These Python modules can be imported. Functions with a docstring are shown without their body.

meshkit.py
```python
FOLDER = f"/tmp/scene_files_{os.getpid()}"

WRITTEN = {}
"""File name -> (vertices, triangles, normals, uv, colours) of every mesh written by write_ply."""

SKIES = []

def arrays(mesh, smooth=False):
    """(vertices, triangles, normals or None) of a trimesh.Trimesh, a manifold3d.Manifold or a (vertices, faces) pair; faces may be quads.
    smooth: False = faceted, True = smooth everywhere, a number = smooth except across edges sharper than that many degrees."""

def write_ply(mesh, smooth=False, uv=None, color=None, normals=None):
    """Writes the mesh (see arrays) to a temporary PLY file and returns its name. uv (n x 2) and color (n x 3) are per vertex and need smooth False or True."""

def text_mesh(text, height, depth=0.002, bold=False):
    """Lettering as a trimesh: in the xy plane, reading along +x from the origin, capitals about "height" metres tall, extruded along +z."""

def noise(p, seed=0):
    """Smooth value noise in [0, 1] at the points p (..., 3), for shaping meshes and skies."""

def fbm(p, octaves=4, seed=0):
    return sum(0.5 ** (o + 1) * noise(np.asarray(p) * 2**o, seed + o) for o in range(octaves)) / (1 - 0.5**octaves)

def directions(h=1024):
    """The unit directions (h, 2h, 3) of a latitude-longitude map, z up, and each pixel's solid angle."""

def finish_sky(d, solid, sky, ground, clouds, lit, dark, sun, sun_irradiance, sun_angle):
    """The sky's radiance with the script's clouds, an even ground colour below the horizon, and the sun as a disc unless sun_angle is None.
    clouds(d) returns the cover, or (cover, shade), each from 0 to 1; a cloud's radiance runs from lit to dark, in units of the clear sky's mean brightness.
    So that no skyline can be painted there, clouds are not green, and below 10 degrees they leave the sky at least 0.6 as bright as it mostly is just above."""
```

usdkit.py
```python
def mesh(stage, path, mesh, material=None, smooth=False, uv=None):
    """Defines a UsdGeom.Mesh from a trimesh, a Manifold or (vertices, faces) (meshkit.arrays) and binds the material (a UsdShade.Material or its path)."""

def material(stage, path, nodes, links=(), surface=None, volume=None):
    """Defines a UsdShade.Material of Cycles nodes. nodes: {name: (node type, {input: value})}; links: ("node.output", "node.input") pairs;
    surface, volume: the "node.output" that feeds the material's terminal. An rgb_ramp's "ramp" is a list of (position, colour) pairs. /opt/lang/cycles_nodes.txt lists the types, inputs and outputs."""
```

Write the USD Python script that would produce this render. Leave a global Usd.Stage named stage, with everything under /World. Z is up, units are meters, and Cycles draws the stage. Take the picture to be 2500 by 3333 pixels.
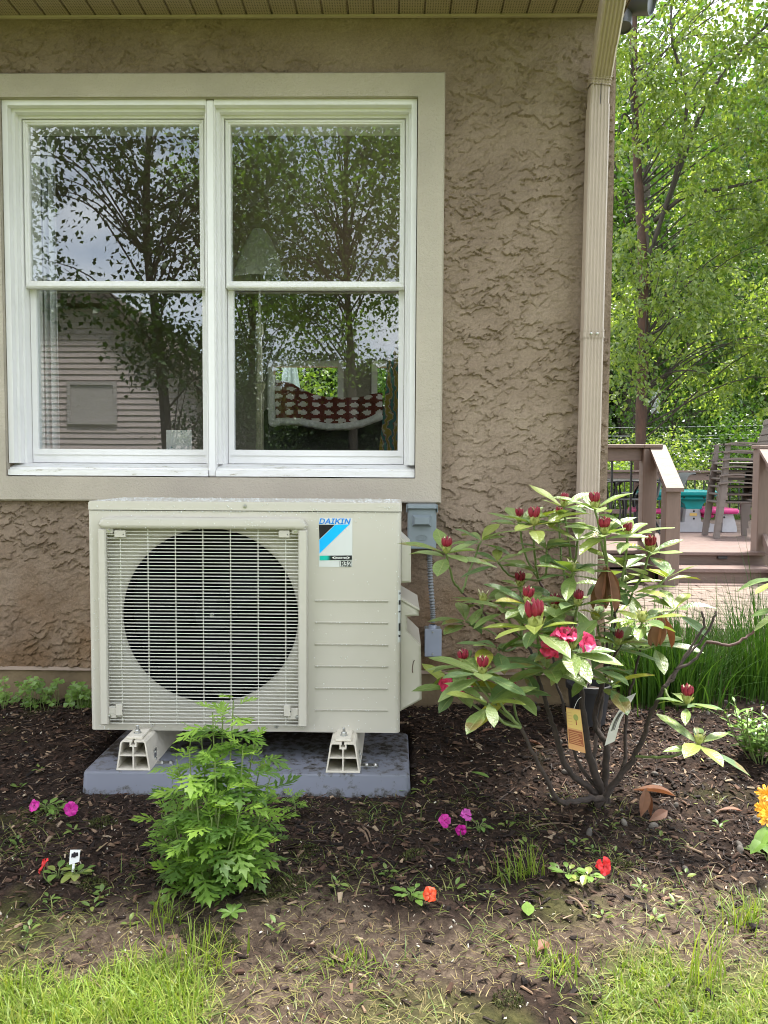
import math, random
import numpy as np
import trimesh
from shapely.geometry import Polygon, Point, box as sbox
import meshkit, usdkit
from pxr import Usd, UsdGeom, UsdLux, UsdShade, Gf, Sdf, Vt

stage = Usd.Stage.CreateInMemory()
UsdGeom.SetStageUpAxis(stage, 'Z')
UsdGeom.Xform.Define(stage, '/World')
PI = math.pi

# ---------------------------------------------------------------- camera
CAM = np.array([0.0, -3.0, 1.016])
YAW, PITCH, ROLL = math.radians(0.90), math.radians(3.12), math.radians(0.33)
EXPOSURE = 3.13
_r = np.array([math.cos(YAW), math.sin(YAW), 0]); _f = np.array([-math.sin(YAW), math.cos(YAW), 0]); _u = np.array([0, 0, 1.0])
FWD = _f * math.cos(PITCH) - _u * math.sin(PITCH)
_u2 = _u * math.cos(PITCH) + _f * math.sin(PITCH)
RIGHT = _r * math.cos(ROLL) + _u2 * math.sin(ROLL)
UP = _u2 * math.cos(ROLL) - _r * math.sin(ROLL)
cam = UsdGeom.Camera.Define(stage, '/World/camera')
m = Gf.Matrix4d(*RIGHT, 0, *UP, 0, *(-FWD), 0, *CAM, 1)
cam.AddTransformOp().Set(m)
cam.CreateHorizontalApertureAttr(24.0); cam.CreateVerticalApertureAttr(32.0); cam.CreateFocalLengthAttr(24.0)
cam.CreateClippingRangeAttr(Gf.Vec2f(0.05, 2000))
cam.CreateExposureAttr(EXPOSURE)

# ---------------------------------------------------------------- sky and sun
SUN_EL, SUN_ROT = math.radians(70), math.radians(36)     # behind the house, a little to the right
SKY = 0.05
usdkit.material(stage, '/World/Looks/sky', {
    'tc': ('texture_coordinate', {}),
    'sky': ('sky_texture', {'sky_type': 'single_scattering', 'sun_disc': False, 'sun_elevation': SUN_EL, 'sun_rotation': SUN_ROT, 'aerosol_density': 2.0}),
    'map': ('mapping', {'scale': (1.6, 1.6, 3.5)}),
    'n': ('noise_texture', {'scale': 1.5, 'detail': 7.0, 'roughness': 0.58, 'distortion': 0.4}),
    'cov': ('map_range', {'from_min': 0.36, 'from_max': 0.56, 'to_min': 0.35, 'to_max': 1.0, 'clamp': True}),
    'n2': ('noise_texture', {'scale': 3.1, 'detail': 5.0}),
    'shade': ('rgb_ramp', {'ramp': [(0.3, (4.6, 4.85, 5.3)), (0.7, (7.2, 7.4, 7.7))]}),
    'mix': ('mix_color', {}),
    'bg': ('background_shader', {'strength': SKY})},
    [('tc.generated', 'map.vector'), ('map.vector', 'n.vector'), ('map.vector', 'n2.vector'), ('n.fac', 'cov.value'), ('n2.fac', 'shade.fac'),
     ('cov.result', 'mix.fac'), ('sky.color', 'mix.a'), ('shade.color', 'mix.b'), ('mix.result', 'bg.color')], surface='bg.background')
dome = UsdLux.DomeLight.Define(stage, '/World/sky')
UsdShade.MaterialBindingAPI.Apply(dome.GetPrim()).Bind(UsdShade.Material.Get(stage, '/World/Looks/sky'))
dome.GetPrim().SetCustomDataByKey('kind', 'structure')
sun = UsdLux.DistantLight.Define(stage, '/World/sun')
sun.CreateNormalizeAttr(True); sun.CreateIntensityAttr(0.4); sun.CreateAngleAttr(11.0); sun.CreateColorAttr(Gf.Vec3f(1.0, 0.95, 0.87))
sd = np.array([math.sin(SUN_ROT) * math.cos(SUN_EL), math.cos(SUN_ROT) * math.cos(SUN_EL), math.sin(SUN_EL)])
zc = sd / np.linalg.norm(sd); xc = np.cross([0, 0, 1.0], zc); xc /= np.linalg.norm(xc); yc = np.cross(zc, xc)
sun.AddTransformOp().Set(Gf.Matrix4d(*xc, 0, *yc, 0, *zc, 0, 0, 0, 20, 1))

# ---------------------------------------------------------------- helpers
def at(px, py, Y):
    """the point of the plane y = Y that a position of the picture shows"""
    d = RIGHT * ((px - 1250) / 2500) - UP * ((py - 1666.5) / 2500) + FWD
    return CAM + d * ((Y - CAM[1]) / d[1])
def atz(px, py, Z=0.0):
    d = RIGHT * ((px - 1250) / 2500) - UP * ((py - 1666.5) / 2500) + FWD
    return CAM + d * ((Z - CAM[2]) / d[2])

from scipy.sparse import coo_matrix
from scipy.sparse.csgraph import connected_components
ISL = {'chips', 'fibre'}
isl_rng = np.random.default_rng(99)
used = {}
base_of = {}
def path_for(parent, name):
    n = used.get((parent, name), 0); used[(parent, name)] = n + 1
    return f'{parent}/{name}' + (f'_{n:03d}' if n else '')
def keys(path, label=None, cat=None, group=None, kind=None):
    p = stage.GetPrimAtPath(path)
    for k, v in (('label', label), ('category', cat), ('group', group), ('kind', kind)):
        if v: p.SetCustomDataByKey(k, v)
def thing(name, label, cat, loc=(0, 0, 0), group=None):
    p = path_for('/World', name)
    x = UsdGeom.Xform.Define(stage, p); x.AddTranslateOp().Set(Gf.Vec3d(*map(float, loc)))
    base_of[p] = np.array(loc, float)
    keys(p, label, cat, group)
    return p
def copy_of(src, name, label, loc, rz=0.0, group=None, cat=None, scale=None):
    p = path_for('/World', name)
    x = UsdGeom.Xform.Define(stage, p)
    x.GetPrim().GetReferences().AddInternalReference(src)
    x.ClearXformOpOrder()
    x.AddTranslateOp().Set(Gf.Vec3d(*map(float, loc)))
    if rz: x.AddRotateZOp().Set(math.degrees(rz))
    if scale: x.AddScaleOp().Set(Gf.Vec3f(*scale))
    x.GetPrim().SetInstanceable(True)
    keys(p, label, cat, group)
    return p
def mesh_of(x):
    if isinstance(x, list): x = cat(x)
    if hasattr(x, 'vertices'): return np.array(x.vertices), np.array(x.faces)
    return np.asarray(x[0], float), np.asarray(x[1], int)
def obj(parent, name, mesh, mat, smooth=False, label=None, kind=None, category=None, group=None):
    parent = parent or '/World'
    p = path_for(parent, name)
    v, f = mesh_of(mesh)
    top = '/'.join(parent.split('/')[:3])
    if top in base_of: v = v - base_of[top]
    usdkit.mesh(stage, p, (v, f), '/World/Looks/' + mat, smooth=smooth)
    if mat in ISL and smooth in (True, False):       # a random tone for every separate piece
        n_, lab_ = connected_components(coo_matrix((np.ones(2 * len(f)), (np.r_[f[:, 0], f[:, 0]], np.r_[f[:, 1], f[:, 2]])), shape=(len(v), len(v))), directed=False)
        UsdGeom.PrimvarsAPI(stage.GetPrimAtPath(p)).CreatePrimvar('isl', Sdf.ValueTypeNames.Color3fArray, 'vertex').Set(Vt.Vec3fArray.FromNumpy(np.repeat(isl_rng.random(n_)[lab_][:, None], 3, 1).astype(np.float32)))
    keys(p, label, category, group, kind)
    return p
def tri(f):
    f = np.asarray(f, int)
    return np.vstack([f[:, [0, 1, 2]], f[:, [0, 2, 3]]]) if f.shape[1] == 4 else f
def cat(ms):
    vs, fs, n = [], [], 0
    for m_ in ms:
        v, f = mesh_of(m_); vs.append(v); fs.append(tri(f) + n); n += len(v)
    return np.vstack(vs), np.vstack(fs)
BF = np.array([[0, 2, 3, 1], [4, 5, 7, 6], [0, 1, 5, 4], [2, 6, 7, 3], [0, 4, 6, 2], [1, 3, 7, 5]])
def box(x0, x1, y0, y1, z0, z1):
    v = np.array([[x, y, z] for z in (z0, z1) for y in (y0, y1) for x in (x0, x1)], float)
    return v, tri(BF)
def bbox(x0, x1, y0, y1, z0, z1, b=0.004):
    """box with bevelled edges"""
    b = min(b, (x1 - x0) * .45, (y1 - y0) * .45, (z1 - z0) * .45)
    pts = []
    for sx in (0, 1):
        for sy in (0, 1):
            for sz in (0, 1):
                c = np.array([x1 if sx else x0, y1 if sy else y0, z1 if sz else z0])
                s = np.array([-1 if sx else 1, -1 if sy else 1, -1 if sz else 1]) * b
                for k in range(3):
                    q = c + s; q[k] = c[k]; pts.append(q)
    h = trimesh.Trimesh(pts).convex_hull
    return np.array(h.vertices), np.array(h.faces)
def xf(m_, M=None, t=(0, 0, 0)):
    v, f = mesh_of(m_)
    return ((v @ np.asarray(M).T) if M is not None else v) + np.asarray(t, float), f
def rotz(a): c, s = math.cos(a), math.sin(a); return np.array([[c, -s, 0], [s, c, 0], [0, 0, 1.0]])
def rotx(a): c, s = math.cos(a), math.sin(a); return np.array([[1, 0, 0], [0, c, -s], [0, s, c]])
def roty(a): c, s = math.cos(a), math.sin(a); return np.array([[c, 0, s], [0, 1, 0], [-s, 0, c]])
def tube(points, radii, sides=6, caps=True):
    p = np.asarray(points, float); n = len(p)
    t = np.gradient(p, axis=0); t /= np.linalg.norm(t, axis=1, keepdims=True) + 1e-12
    ref = np.array([0, 0, 1.0]) if abs(t[:, 2]).mean() < 0.8 else np.array([1.0, 0, 0])
    a = np.cross(t, ref); a /= np.linalg.norm(a, axis=1, keepdims=True) + 1e-12
    b = np.cross(t, a); ang = np.arange(sides) * 2 * PI / sides
    r = np.broadcast_to(np.asarray(radii, float), (n,))[:, None, None]
    v = (p[:, None] + r * (np.cos(ang)[None, :, None] * a[:, None] + np.sin(ang)[None, :, None] * b[:, None])).reshape(-1, 3)
    i, j = np.meshgrid(np.arange(n - 1), np.arange(sides), indexing='ij')
    q = np.stack([i * sides + j, (i + 1) * sides + j, (i + 1) * sides + (j + 1) % sides, i * sides + (j + 1) % sides], -1).reshape(-1, 4)
    f = tri(q)
    if caps:
        v = np.vstack([v, p[0], p[-1]]); c0 = n * sides
        k = np.arange(sides); k2 = (k + 1) % sides
        f = np.vstack([f, np.stack([np.full(sides, c0), k, k2], 1), np.stack([np.full(sides, c0 + 1), (n - 1) * sides + k2, (n - 1) * sides + k], 1)])
    return v, f
def curve(pts, n=10):
    """Catmull-Rom through the points"""
    p = np.asarray(pts, float)
    if len(p) == 2: return p[0] + (p[1] - p[0]) * np.linspace(0, 1, n)[:, None]
    q = np.vstack([2 * p[0] - p[1], p, 2 * p[-1] - p[-2]]); out = []
    for i in range(1, len(q) - 2):
        t = np.linspace(0, 1, n, endpoint=i == len(q) - 3)[:, None]
        out.append(.5 * ((2 * q[i]) + (q[i + 1] - q[i - 1]) * t + (2 * q[i - 1] - 5 * q[i] + 4 * q[i + 1] - q[i + 2]) * t**2 + (3 * q[i] - q[i - 1] - 3 * q[i + 1] + q[i + 2]) * t**3))
    return np.vstack(out)
def prism(poly, y0, y1):
    """a shapely polygon in x, z, extruded along y"""
    if hasattr(poly, 'geoms'): return cat([prism(g, y0, y1) for g in poly.geoms if g.area > 1e-9])
    g = trimesh.creation.extrude_polygon(poly, y1 - y0, engine='earcut')
    v = np.array(g.vertices); return np.stack([v[:, 0], y1 - v[:, 2], v[:, 1]], 1), np.array(g.faces)
def prismx(poly, x0, x1):
    """a polygon in y, z, extruded along x"""
    g = trimesh.creation.extrude_polygon(poly, x1 - x0, engine='earcut')
    v = np.array(g.vertices); return np.stack([x0 + v[:, 2], v[:, 0], v[:, 1]], 1), np.array(g.faces)
def prismz(poly, z0, z1):
    if hasattr(poly, 'geoms'): return cat([prismz(g, z0, z1) for g in poly.geoms if g.area > 1e-9])
    g = trimesh.creation.extrude_polygon(poly, z1 - z0, engine='earcut')
    v = np.array(g.vertices); return v + [0, 0, z0], np.array(g.faces)
def lathe(profile, sides=32, axis='z', c=(0, 0, 0)):
    """(radius, height) profile turned about an axis"""
    p = np.asarray(profile, float); n = len(p); a = np.arange(sides) * 2 * PI / sides
    v = np.stack([p[:, None, 0] * np.cos(a), p[:, None, 0] * np.sin(a), np.broadcast_to(p[:, None, 1], (n, sides))], -1).reshape(-1, 3)
    i, j = np.meshgrid(np.arange(n - 1), np.arange(sides), indexing='ij')
    f = tri(np.stack([i * sides + j, i * sides + (j + 1) % sides, (i + 1) * sides + (j + 1) % sides, (i + 1) * sides + j], -1).reshape(-1, 4))
    if axis == 'y': v = np.stack([v[:, 0], -v[:, 2], v[:, 1]], 1)
    if axis == 'x': v = np.stack([v[:, 2], v[:, 0], v[:, 1]], 1)
    return v + np.asarray(c, float), f
def basis(d, up=(0, 0, 1)):
    """columns: along d, sideways, and the normal nearest to up"""
    x = np.asarray(d, float); x = x / np.linalg.norm(x); y = np.cross(up, x)
    if np.linalg.norm(y) < 1e-4: y = np.cross([0.3, 1, 0], x)
    y /= np.linalg.norm(y); return np.stack([x, y, np.cross(x, y)], 1)
def scatter(tv, tf, M, T):
    """many copies of a small mesh as one: M (n,3,3), T (n,3)"""
    v = np.einsum('nij,vj->nvi', M, tv) + T[:, None, :]; n, k = len(T), len(tv)
    return v.reshape(-1, 3), (np.asarray(tf)[None] + (np.arange(n) * k)[:, None, None]).reshape(-1, 3)
def rand_rot(rng, n, tilt=PI):
    """n random frames: any heading, tilted up to tilt from level"""
    a, t, s = rng.uniform(0, 2 * PI, n), rng.uniform(-tilt, tilt, n), rng.uniform(-tilt, tilt, n)
    ca, sa, ct, st, cs, ss = np.cos(a), np.sin(a), np.cos(t), np.sin(t), np.cos(s), np.sin(s); z, o = np.zeros(n), np.ones(n)
    A = np.stack([ca, -sa, z, sa, ca, z, z, z, o], 1).reshape(-1, 3, 3); B = np.stack([ct, z, st, z, o, z, -st, z, ct], 1).reshape(-1, 3, 3)
    C = np.stack([o, z, z, z, cs, -ss, z, ss, cs], 1).reshape(-1, 3, 3); return A @ B @ C
def sr(r, g, b, k=1.0):
    return tuple(k * (c / 255 / 12.92 if c < 11 else ((c / 255 + .055) / 1.055) ** 2.4) for c in (r, g, b))

# ---------------------------------------------------------------- materials
def mat(name, col, rough=0.6, vary=0.12, scale=6.0, bump=0.0, bscale=60.0, metal=0.0, spec=0.5, stretch=(1, 1, 1), island=0.0, detail=5.0, **extra):
    """a plain surface with uneven tone, fine relief and uneven gloss"""
    lo = tuple(c * (1 - vary) for c in col); hi = tuple(min(1, c * (1 + vary)) for c in col)
    n = {'tc': ('texture_coordinate', {}), 'map': ('mapping', {'scale': stretch}), 'n': ('noise_texture', {'scale': scale, 'detail': detail, 'roughness': .6}),
         'r': ('rgb_ramp', {'ramp': [(0.3, lo), (0.7, hi)]}),
         'rr': ('map_range', {'from_min': .3, 'from_max': .7, 'to_min': max(.02, rough - .08), 'to_max': min(1, rough + .08)}),
         'p': ('principled_bsdf', {'metallic': metal, 'specular_ior_level': spec, **extra})}
    l = [('tc.object', 'map.vector'), ('map.vector', 'n.vector'), ('n.fac', 'r.fac'), ('n.fac', 'rr.value'), ('rr.result', 'p.roughness')]
    if island:
        ISL.add(name); n['g'] = ('attribute', {'attribute': 'isl'}); n['im'] = ('map_range', {'to_min': 1 - island, 'to_max': 1 + island}); n['hv'] = ('hsv', {})
        l += [('g.fac', 'im.value'), ('im.result', 'hv.value'), ('r.color', 'hv.color'), ('hv.color', 'p.base_color')]
    else: l += [('r.color', 'p.base_color')]
    if bump:
        n['bn'] = ('noise_texture', {'scale': bscale, 'detail': 6.0, 'roughness': .65}); n['b'] = ('bump', {'strength': 1.0, 'distance': bump})
        l += [('map.vector', 'bn.vector'), ('bn.fac', 'b.height'), ('b.normal', 'p.normal')]
    usdkit.material(stage, '/World/Looks/' + name, n, l, surface='p.BSDF')
def leafmat(name, cols, rough=0.45, trans=0.35, tcol=None, island=True, spec=0.5, nscale=30.0, patch=None, rib=None):
    """leaf: per-leaf tone, veins of tone, light through it. patch: colour of blotches"""
    ISL.add(name); q_ = 1.12 * sum(cols[0]) / (sum(map(sum, cols)) / len(cols)); cols = [tuple(q_ * x for x in c) for c in cols]
    n = {'g': ('attribute', {'attribute': 'isl'}), 'r': ('rgb_ramp', {'ramp': [(i / max(1, len(cols) - 1), c) for i, c in enumerate(cols)]}),
         'tc': ('texture_coordinate', {}), 'n': ('noise_texture', {'scale': nscale, 'detail': 3.0}), 'mr': ('map_range', {'from_min': .3, 'from_max': .7, 'to_min': .82, 'to_max': 1.18}),
         'hv': ('hsv', {}), 'p': ('principled_bsdf', {'roughness': rough, 'specular_ior_level': spec}), 't': ('translucent_bsdf', {}), 'tm': ('mix_color', {'blend_type': 'multiply', 'fac': 1.0, 'b': tcol or (1.6, 1.75, .7)}),
         'm': ('mix_closure', {'fac': trans})}
    l = [('tc.object', 'n.vector'), ('n.fac', 'mr.value'), ('mr.result', 'hv.value'), ('r.color', 'hv.color'), ('p.BSDF', 'm.closure1'), ('t.BSDF', 'm.closure2'), ('tm.result', 't.color')]
    if island: l += [('g.fac', 'r.fac')]
    else:
        n['oi'] = ('object_info', {}); l += [('oi.random', 'r.fac')]
    src = 'hv.color'
    if patch:
        n['pn'] = ('noise_texture', {'scale': nscale * .5, 'detail': 2.0}); n['pm'] = ('map_range', {'from_min': .62, 'from_max': .68, 'clamp': True}); n['px'] = ('mix_color', {'b': patch})
        l += [('tc.object', 'pn.vector'), ('pn.fac', 'pm.value'), ('pm.result', 'px.fac'), ('hv.color', 'px.a')]; src = 'px.result'
    if rib:
        n['at'] = ('attribute', {'attribute': 'rib'}); n['rx'] = ('mix_color', {'b': rib}); n['bm'] = ('bump', {'strength': .8, 'distance': .003}); n['wv'] = ('noise_texture', {'scale': 130.0, 'detail': 2.0})
        l += [('at.fac', 'rx.fac'), (src, 'rx.a'), ('tc.object', 'wv.vector'), ('wv.fac', 'bm.height'), ('bm.normal', 'p.normal')]; src = 'rx.result'
    l += [(src, 'p.base_color'), (src, 'tm.a')]
    usdkit.material(stage, '/World/Looks/' + name, n, l, surface='m.closure')

# stucco: uneven weathered colour; browner towards the base, part damp, part painted-in shade
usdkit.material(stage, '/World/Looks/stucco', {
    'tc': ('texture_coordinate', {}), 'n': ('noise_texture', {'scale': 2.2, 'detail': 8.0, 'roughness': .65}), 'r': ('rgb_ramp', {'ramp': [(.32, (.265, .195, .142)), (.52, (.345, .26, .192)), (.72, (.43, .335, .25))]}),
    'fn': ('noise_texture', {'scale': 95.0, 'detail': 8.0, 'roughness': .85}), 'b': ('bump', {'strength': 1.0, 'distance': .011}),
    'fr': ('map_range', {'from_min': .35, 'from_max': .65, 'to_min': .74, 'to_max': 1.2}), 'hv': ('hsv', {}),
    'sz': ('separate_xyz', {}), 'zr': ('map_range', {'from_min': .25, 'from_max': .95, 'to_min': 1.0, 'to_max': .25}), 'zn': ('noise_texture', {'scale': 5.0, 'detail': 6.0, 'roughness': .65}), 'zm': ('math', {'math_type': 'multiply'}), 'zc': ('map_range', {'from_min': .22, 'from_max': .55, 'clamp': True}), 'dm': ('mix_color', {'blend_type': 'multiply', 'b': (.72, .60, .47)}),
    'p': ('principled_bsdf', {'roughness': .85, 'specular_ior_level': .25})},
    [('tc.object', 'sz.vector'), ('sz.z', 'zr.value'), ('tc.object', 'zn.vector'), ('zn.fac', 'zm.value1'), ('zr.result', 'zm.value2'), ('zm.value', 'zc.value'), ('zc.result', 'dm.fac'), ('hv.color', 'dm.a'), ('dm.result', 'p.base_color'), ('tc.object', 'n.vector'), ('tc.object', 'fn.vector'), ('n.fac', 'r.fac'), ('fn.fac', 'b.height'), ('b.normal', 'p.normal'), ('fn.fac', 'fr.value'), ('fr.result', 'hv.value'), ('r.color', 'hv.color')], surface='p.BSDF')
mat('surround', (.41, .365, .30), .85, .10, 3.0, .004, 130, spec=.25)
mat('foundation', (.17, .125, .075), .9, .3, 5.0, .004, 60, spec=.2)
mat('white_vinyl', (.72, .71, .71), .38, .035, 4.0, .0004, 30)
# the sill: white with worn, dirty patches
usdkit.material(stage, '/World/Looks/worn_white', {
    'tc': ('texture_coordinate', {}), 'map': ('mapping', {'scale': (3.0, 12.0, 14.0)}), 'n': ('noise_texture', {'scale': 4.0, 'detail': 8.0, 'roughness': .7}),
    'r': ('rgb_ramp', {'ramp': [(.40, (.73, .72, .72)), (.60, (.66, .65, .62)), (.66, (.36, .33, .26)), (.72, (.6, .58, .53))]}), 'p': ('principled_bsdf', {'roughness': .5})},
    [('tc.object', 'map.vector'), ('map.vector', 'n.vector'), ('n.fac', 'r.fac'), ('r.color', 'p.base_color')], surface='p.BSDF')
usdkit.material(stage, '/World/Looks/window_glass', {
    'tc': ('texture_coordinate', {}), 'n': ('noise_texture', {'scale': 3.2, 'detail': 1.0}), 'b': ('bump', {'strength': .04, 'distance': .002}),
    'fr': ('layer_weight', {'blend': .5}), 'pw': ('math', {'math_type': 'power', 'value2': 5.0}), 'ma': ('math', {'math_type': 'multiply_add', 'value2': .9, 'value3': .105}), 't': ('transparent_bsdf', {'color': (.95, .97, .96)}), 'g': ('glossy_bsdf', {'roughness': 0.0, 'color': (.95, .97, 1.0)}), 'm': ('mix_closure', {})},
    [('tc.object', 'n.vector'), ('n.fac', 'b.height'), ('b.normal', 'g.normal'), ('fr.facing', 'pw.value1'), ('pw.value', 'ma.value1'), ('ma.value', 'm.fac'), ('t.BSDF', 'm.closure1'), ('g.BSDF', 'm.closure2')], surface='m.closure')
mat('soffit', (.34, .255, .205), .55, .06, 3.0)
# perforated soffit centre
usdkit.material(stage, '/World/Looks/soffit_vent', {
    'tc': ('texture_coordinate', {}), 'v': ('voronoi_texture', {'scale': 105.0, 'randomness': .12}), 'r': ('rgb_ramp', {'ramp': [(.22, (.07, .055, .04)), (.34, (.32, .245, .195))]}), 'p': ('principled_bsdf', {'roughness': .55})},
    [('tc.object', 'v.vector'), ('v.distance', 'r.fac'), ('r.color', 'p.base_color')], surface='p.BSDF')
mat('gutter', (.40, .325, .265), .42, .07, 5.0, .0006, 40)
mat('shingle', (.12, .1, .085), .9, .3, 20, .004, 80)
mat('dark_plastic', (.02, .02, .022), .5, .1, spec=.25)
mat('lens', (.5, .5, .5), .1, .02)
mat('grey_enamel', (.20, .235, .255), .42, .06, 6.0, .0005, 60)
mat('conduit_grey', (.22, .23, .25), .5, .1, 20)
mat('pipe_grey', (.30, .33, .42), .45, .06)
mat('steel', (.55, .55, .53), .32, .1, 40, metal=.9)
mat('ac_paint', (.47, .445, .385), .42, .02, 3.0, .00025, 300)
mat('ac_wire', (.62, .61, .55), .4, .02)
mat('fan_black', (.006, .006, .008), .6, .2, spec=.12)
mat('coil', (.010, .009, .014), .6, .3, 200, stretch=(1, 1, 12), spec=.2)
mat('print_blue', sr(0, 118, 205), .4, .02); mat('print_cyan', sr(0, 172, 238), .4, .02); mat('print_black', (.006, .006, .01), .35, .02)
mat('print_white', (.78, .79, .78), .4, .02); mat('sticker', (.56, .58, .57), .25, .02); mat('print_teal', sr(0, 175, 160), .4, .02)
mat('foot_cream', (.62, .575, .49), .5, .10, 25, .0006, 120)
# moulded grey slab with dirt on it
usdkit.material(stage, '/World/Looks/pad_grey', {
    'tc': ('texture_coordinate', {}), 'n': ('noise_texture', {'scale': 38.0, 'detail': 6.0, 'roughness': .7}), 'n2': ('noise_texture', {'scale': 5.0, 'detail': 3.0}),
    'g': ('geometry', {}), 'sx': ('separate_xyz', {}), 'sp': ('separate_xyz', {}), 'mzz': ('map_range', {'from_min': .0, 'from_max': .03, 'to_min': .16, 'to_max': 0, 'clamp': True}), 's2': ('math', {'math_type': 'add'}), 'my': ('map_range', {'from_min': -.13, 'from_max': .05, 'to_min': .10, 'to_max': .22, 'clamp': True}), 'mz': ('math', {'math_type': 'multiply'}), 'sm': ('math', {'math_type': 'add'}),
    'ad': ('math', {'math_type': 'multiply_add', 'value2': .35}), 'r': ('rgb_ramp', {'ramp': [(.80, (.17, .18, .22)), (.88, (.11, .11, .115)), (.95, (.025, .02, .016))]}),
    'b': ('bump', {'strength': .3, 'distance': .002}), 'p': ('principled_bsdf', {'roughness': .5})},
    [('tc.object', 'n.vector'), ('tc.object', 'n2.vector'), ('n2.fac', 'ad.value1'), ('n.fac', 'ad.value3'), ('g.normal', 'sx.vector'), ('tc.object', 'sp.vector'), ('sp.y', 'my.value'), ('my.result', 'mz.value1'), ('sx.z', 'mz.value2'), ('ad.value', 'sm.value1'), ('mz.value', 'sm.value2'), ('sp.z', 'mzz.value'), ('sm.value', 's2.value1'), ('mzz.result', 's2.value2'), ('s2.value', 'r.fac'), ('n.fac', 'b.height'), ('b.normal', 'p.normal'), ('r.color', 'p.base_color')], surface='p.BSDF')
usdkit.material(stage, '/World/Looks/water', {'p': ('principled_bsdf', {'base_color': (.90, .92, .90), 'roughness': .05, 'transmission_weight': .25, 'ior': 1.33})}, [], surface='p.BSDF')  # whitish base colour painted in for the sky light that drops refract
mat('deck_wood', (.145, .098, .077), .6, .16, 9, .0008, 60, stretch=(1, 6, 6))
mat('deck_floor', (.165, .112, .096), .55, .14, 9, .0008, 60, stretch=(6, 1, 6))
mat('deck_post', (.15, .103, .08), .6, .14, 9, .0008, 60, stretch=(6, 6, .7))
mat('riser_wood', (.13, .09, .072), .65, .2, 8, .0008, 50, stretch=(1, 6, 6))
mat('black_metal', (.02, .02, .02), .4, .1)
mat('paver', (.17, .13, .105), .85, .22, 14, .002, 90, island=.15)
mat('bark', (.065, .034, .024), .9, .45, 16, .012, 22, stretch=(1, 1, .35))
mat('bark_grey', (.045, .036, .028), .9, .4, 12, .01, 22, stretch=(1, 1, .35))
mat('twig_bark', (.040, .028, .022), .85, .45, 60, .0015, 110)
mat('twig_red', (.075, .034, .028), .7, .4, 50, .001, 110)
mat('stem_green', (.14, .19, .055), .6, .2, 40)
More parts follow.
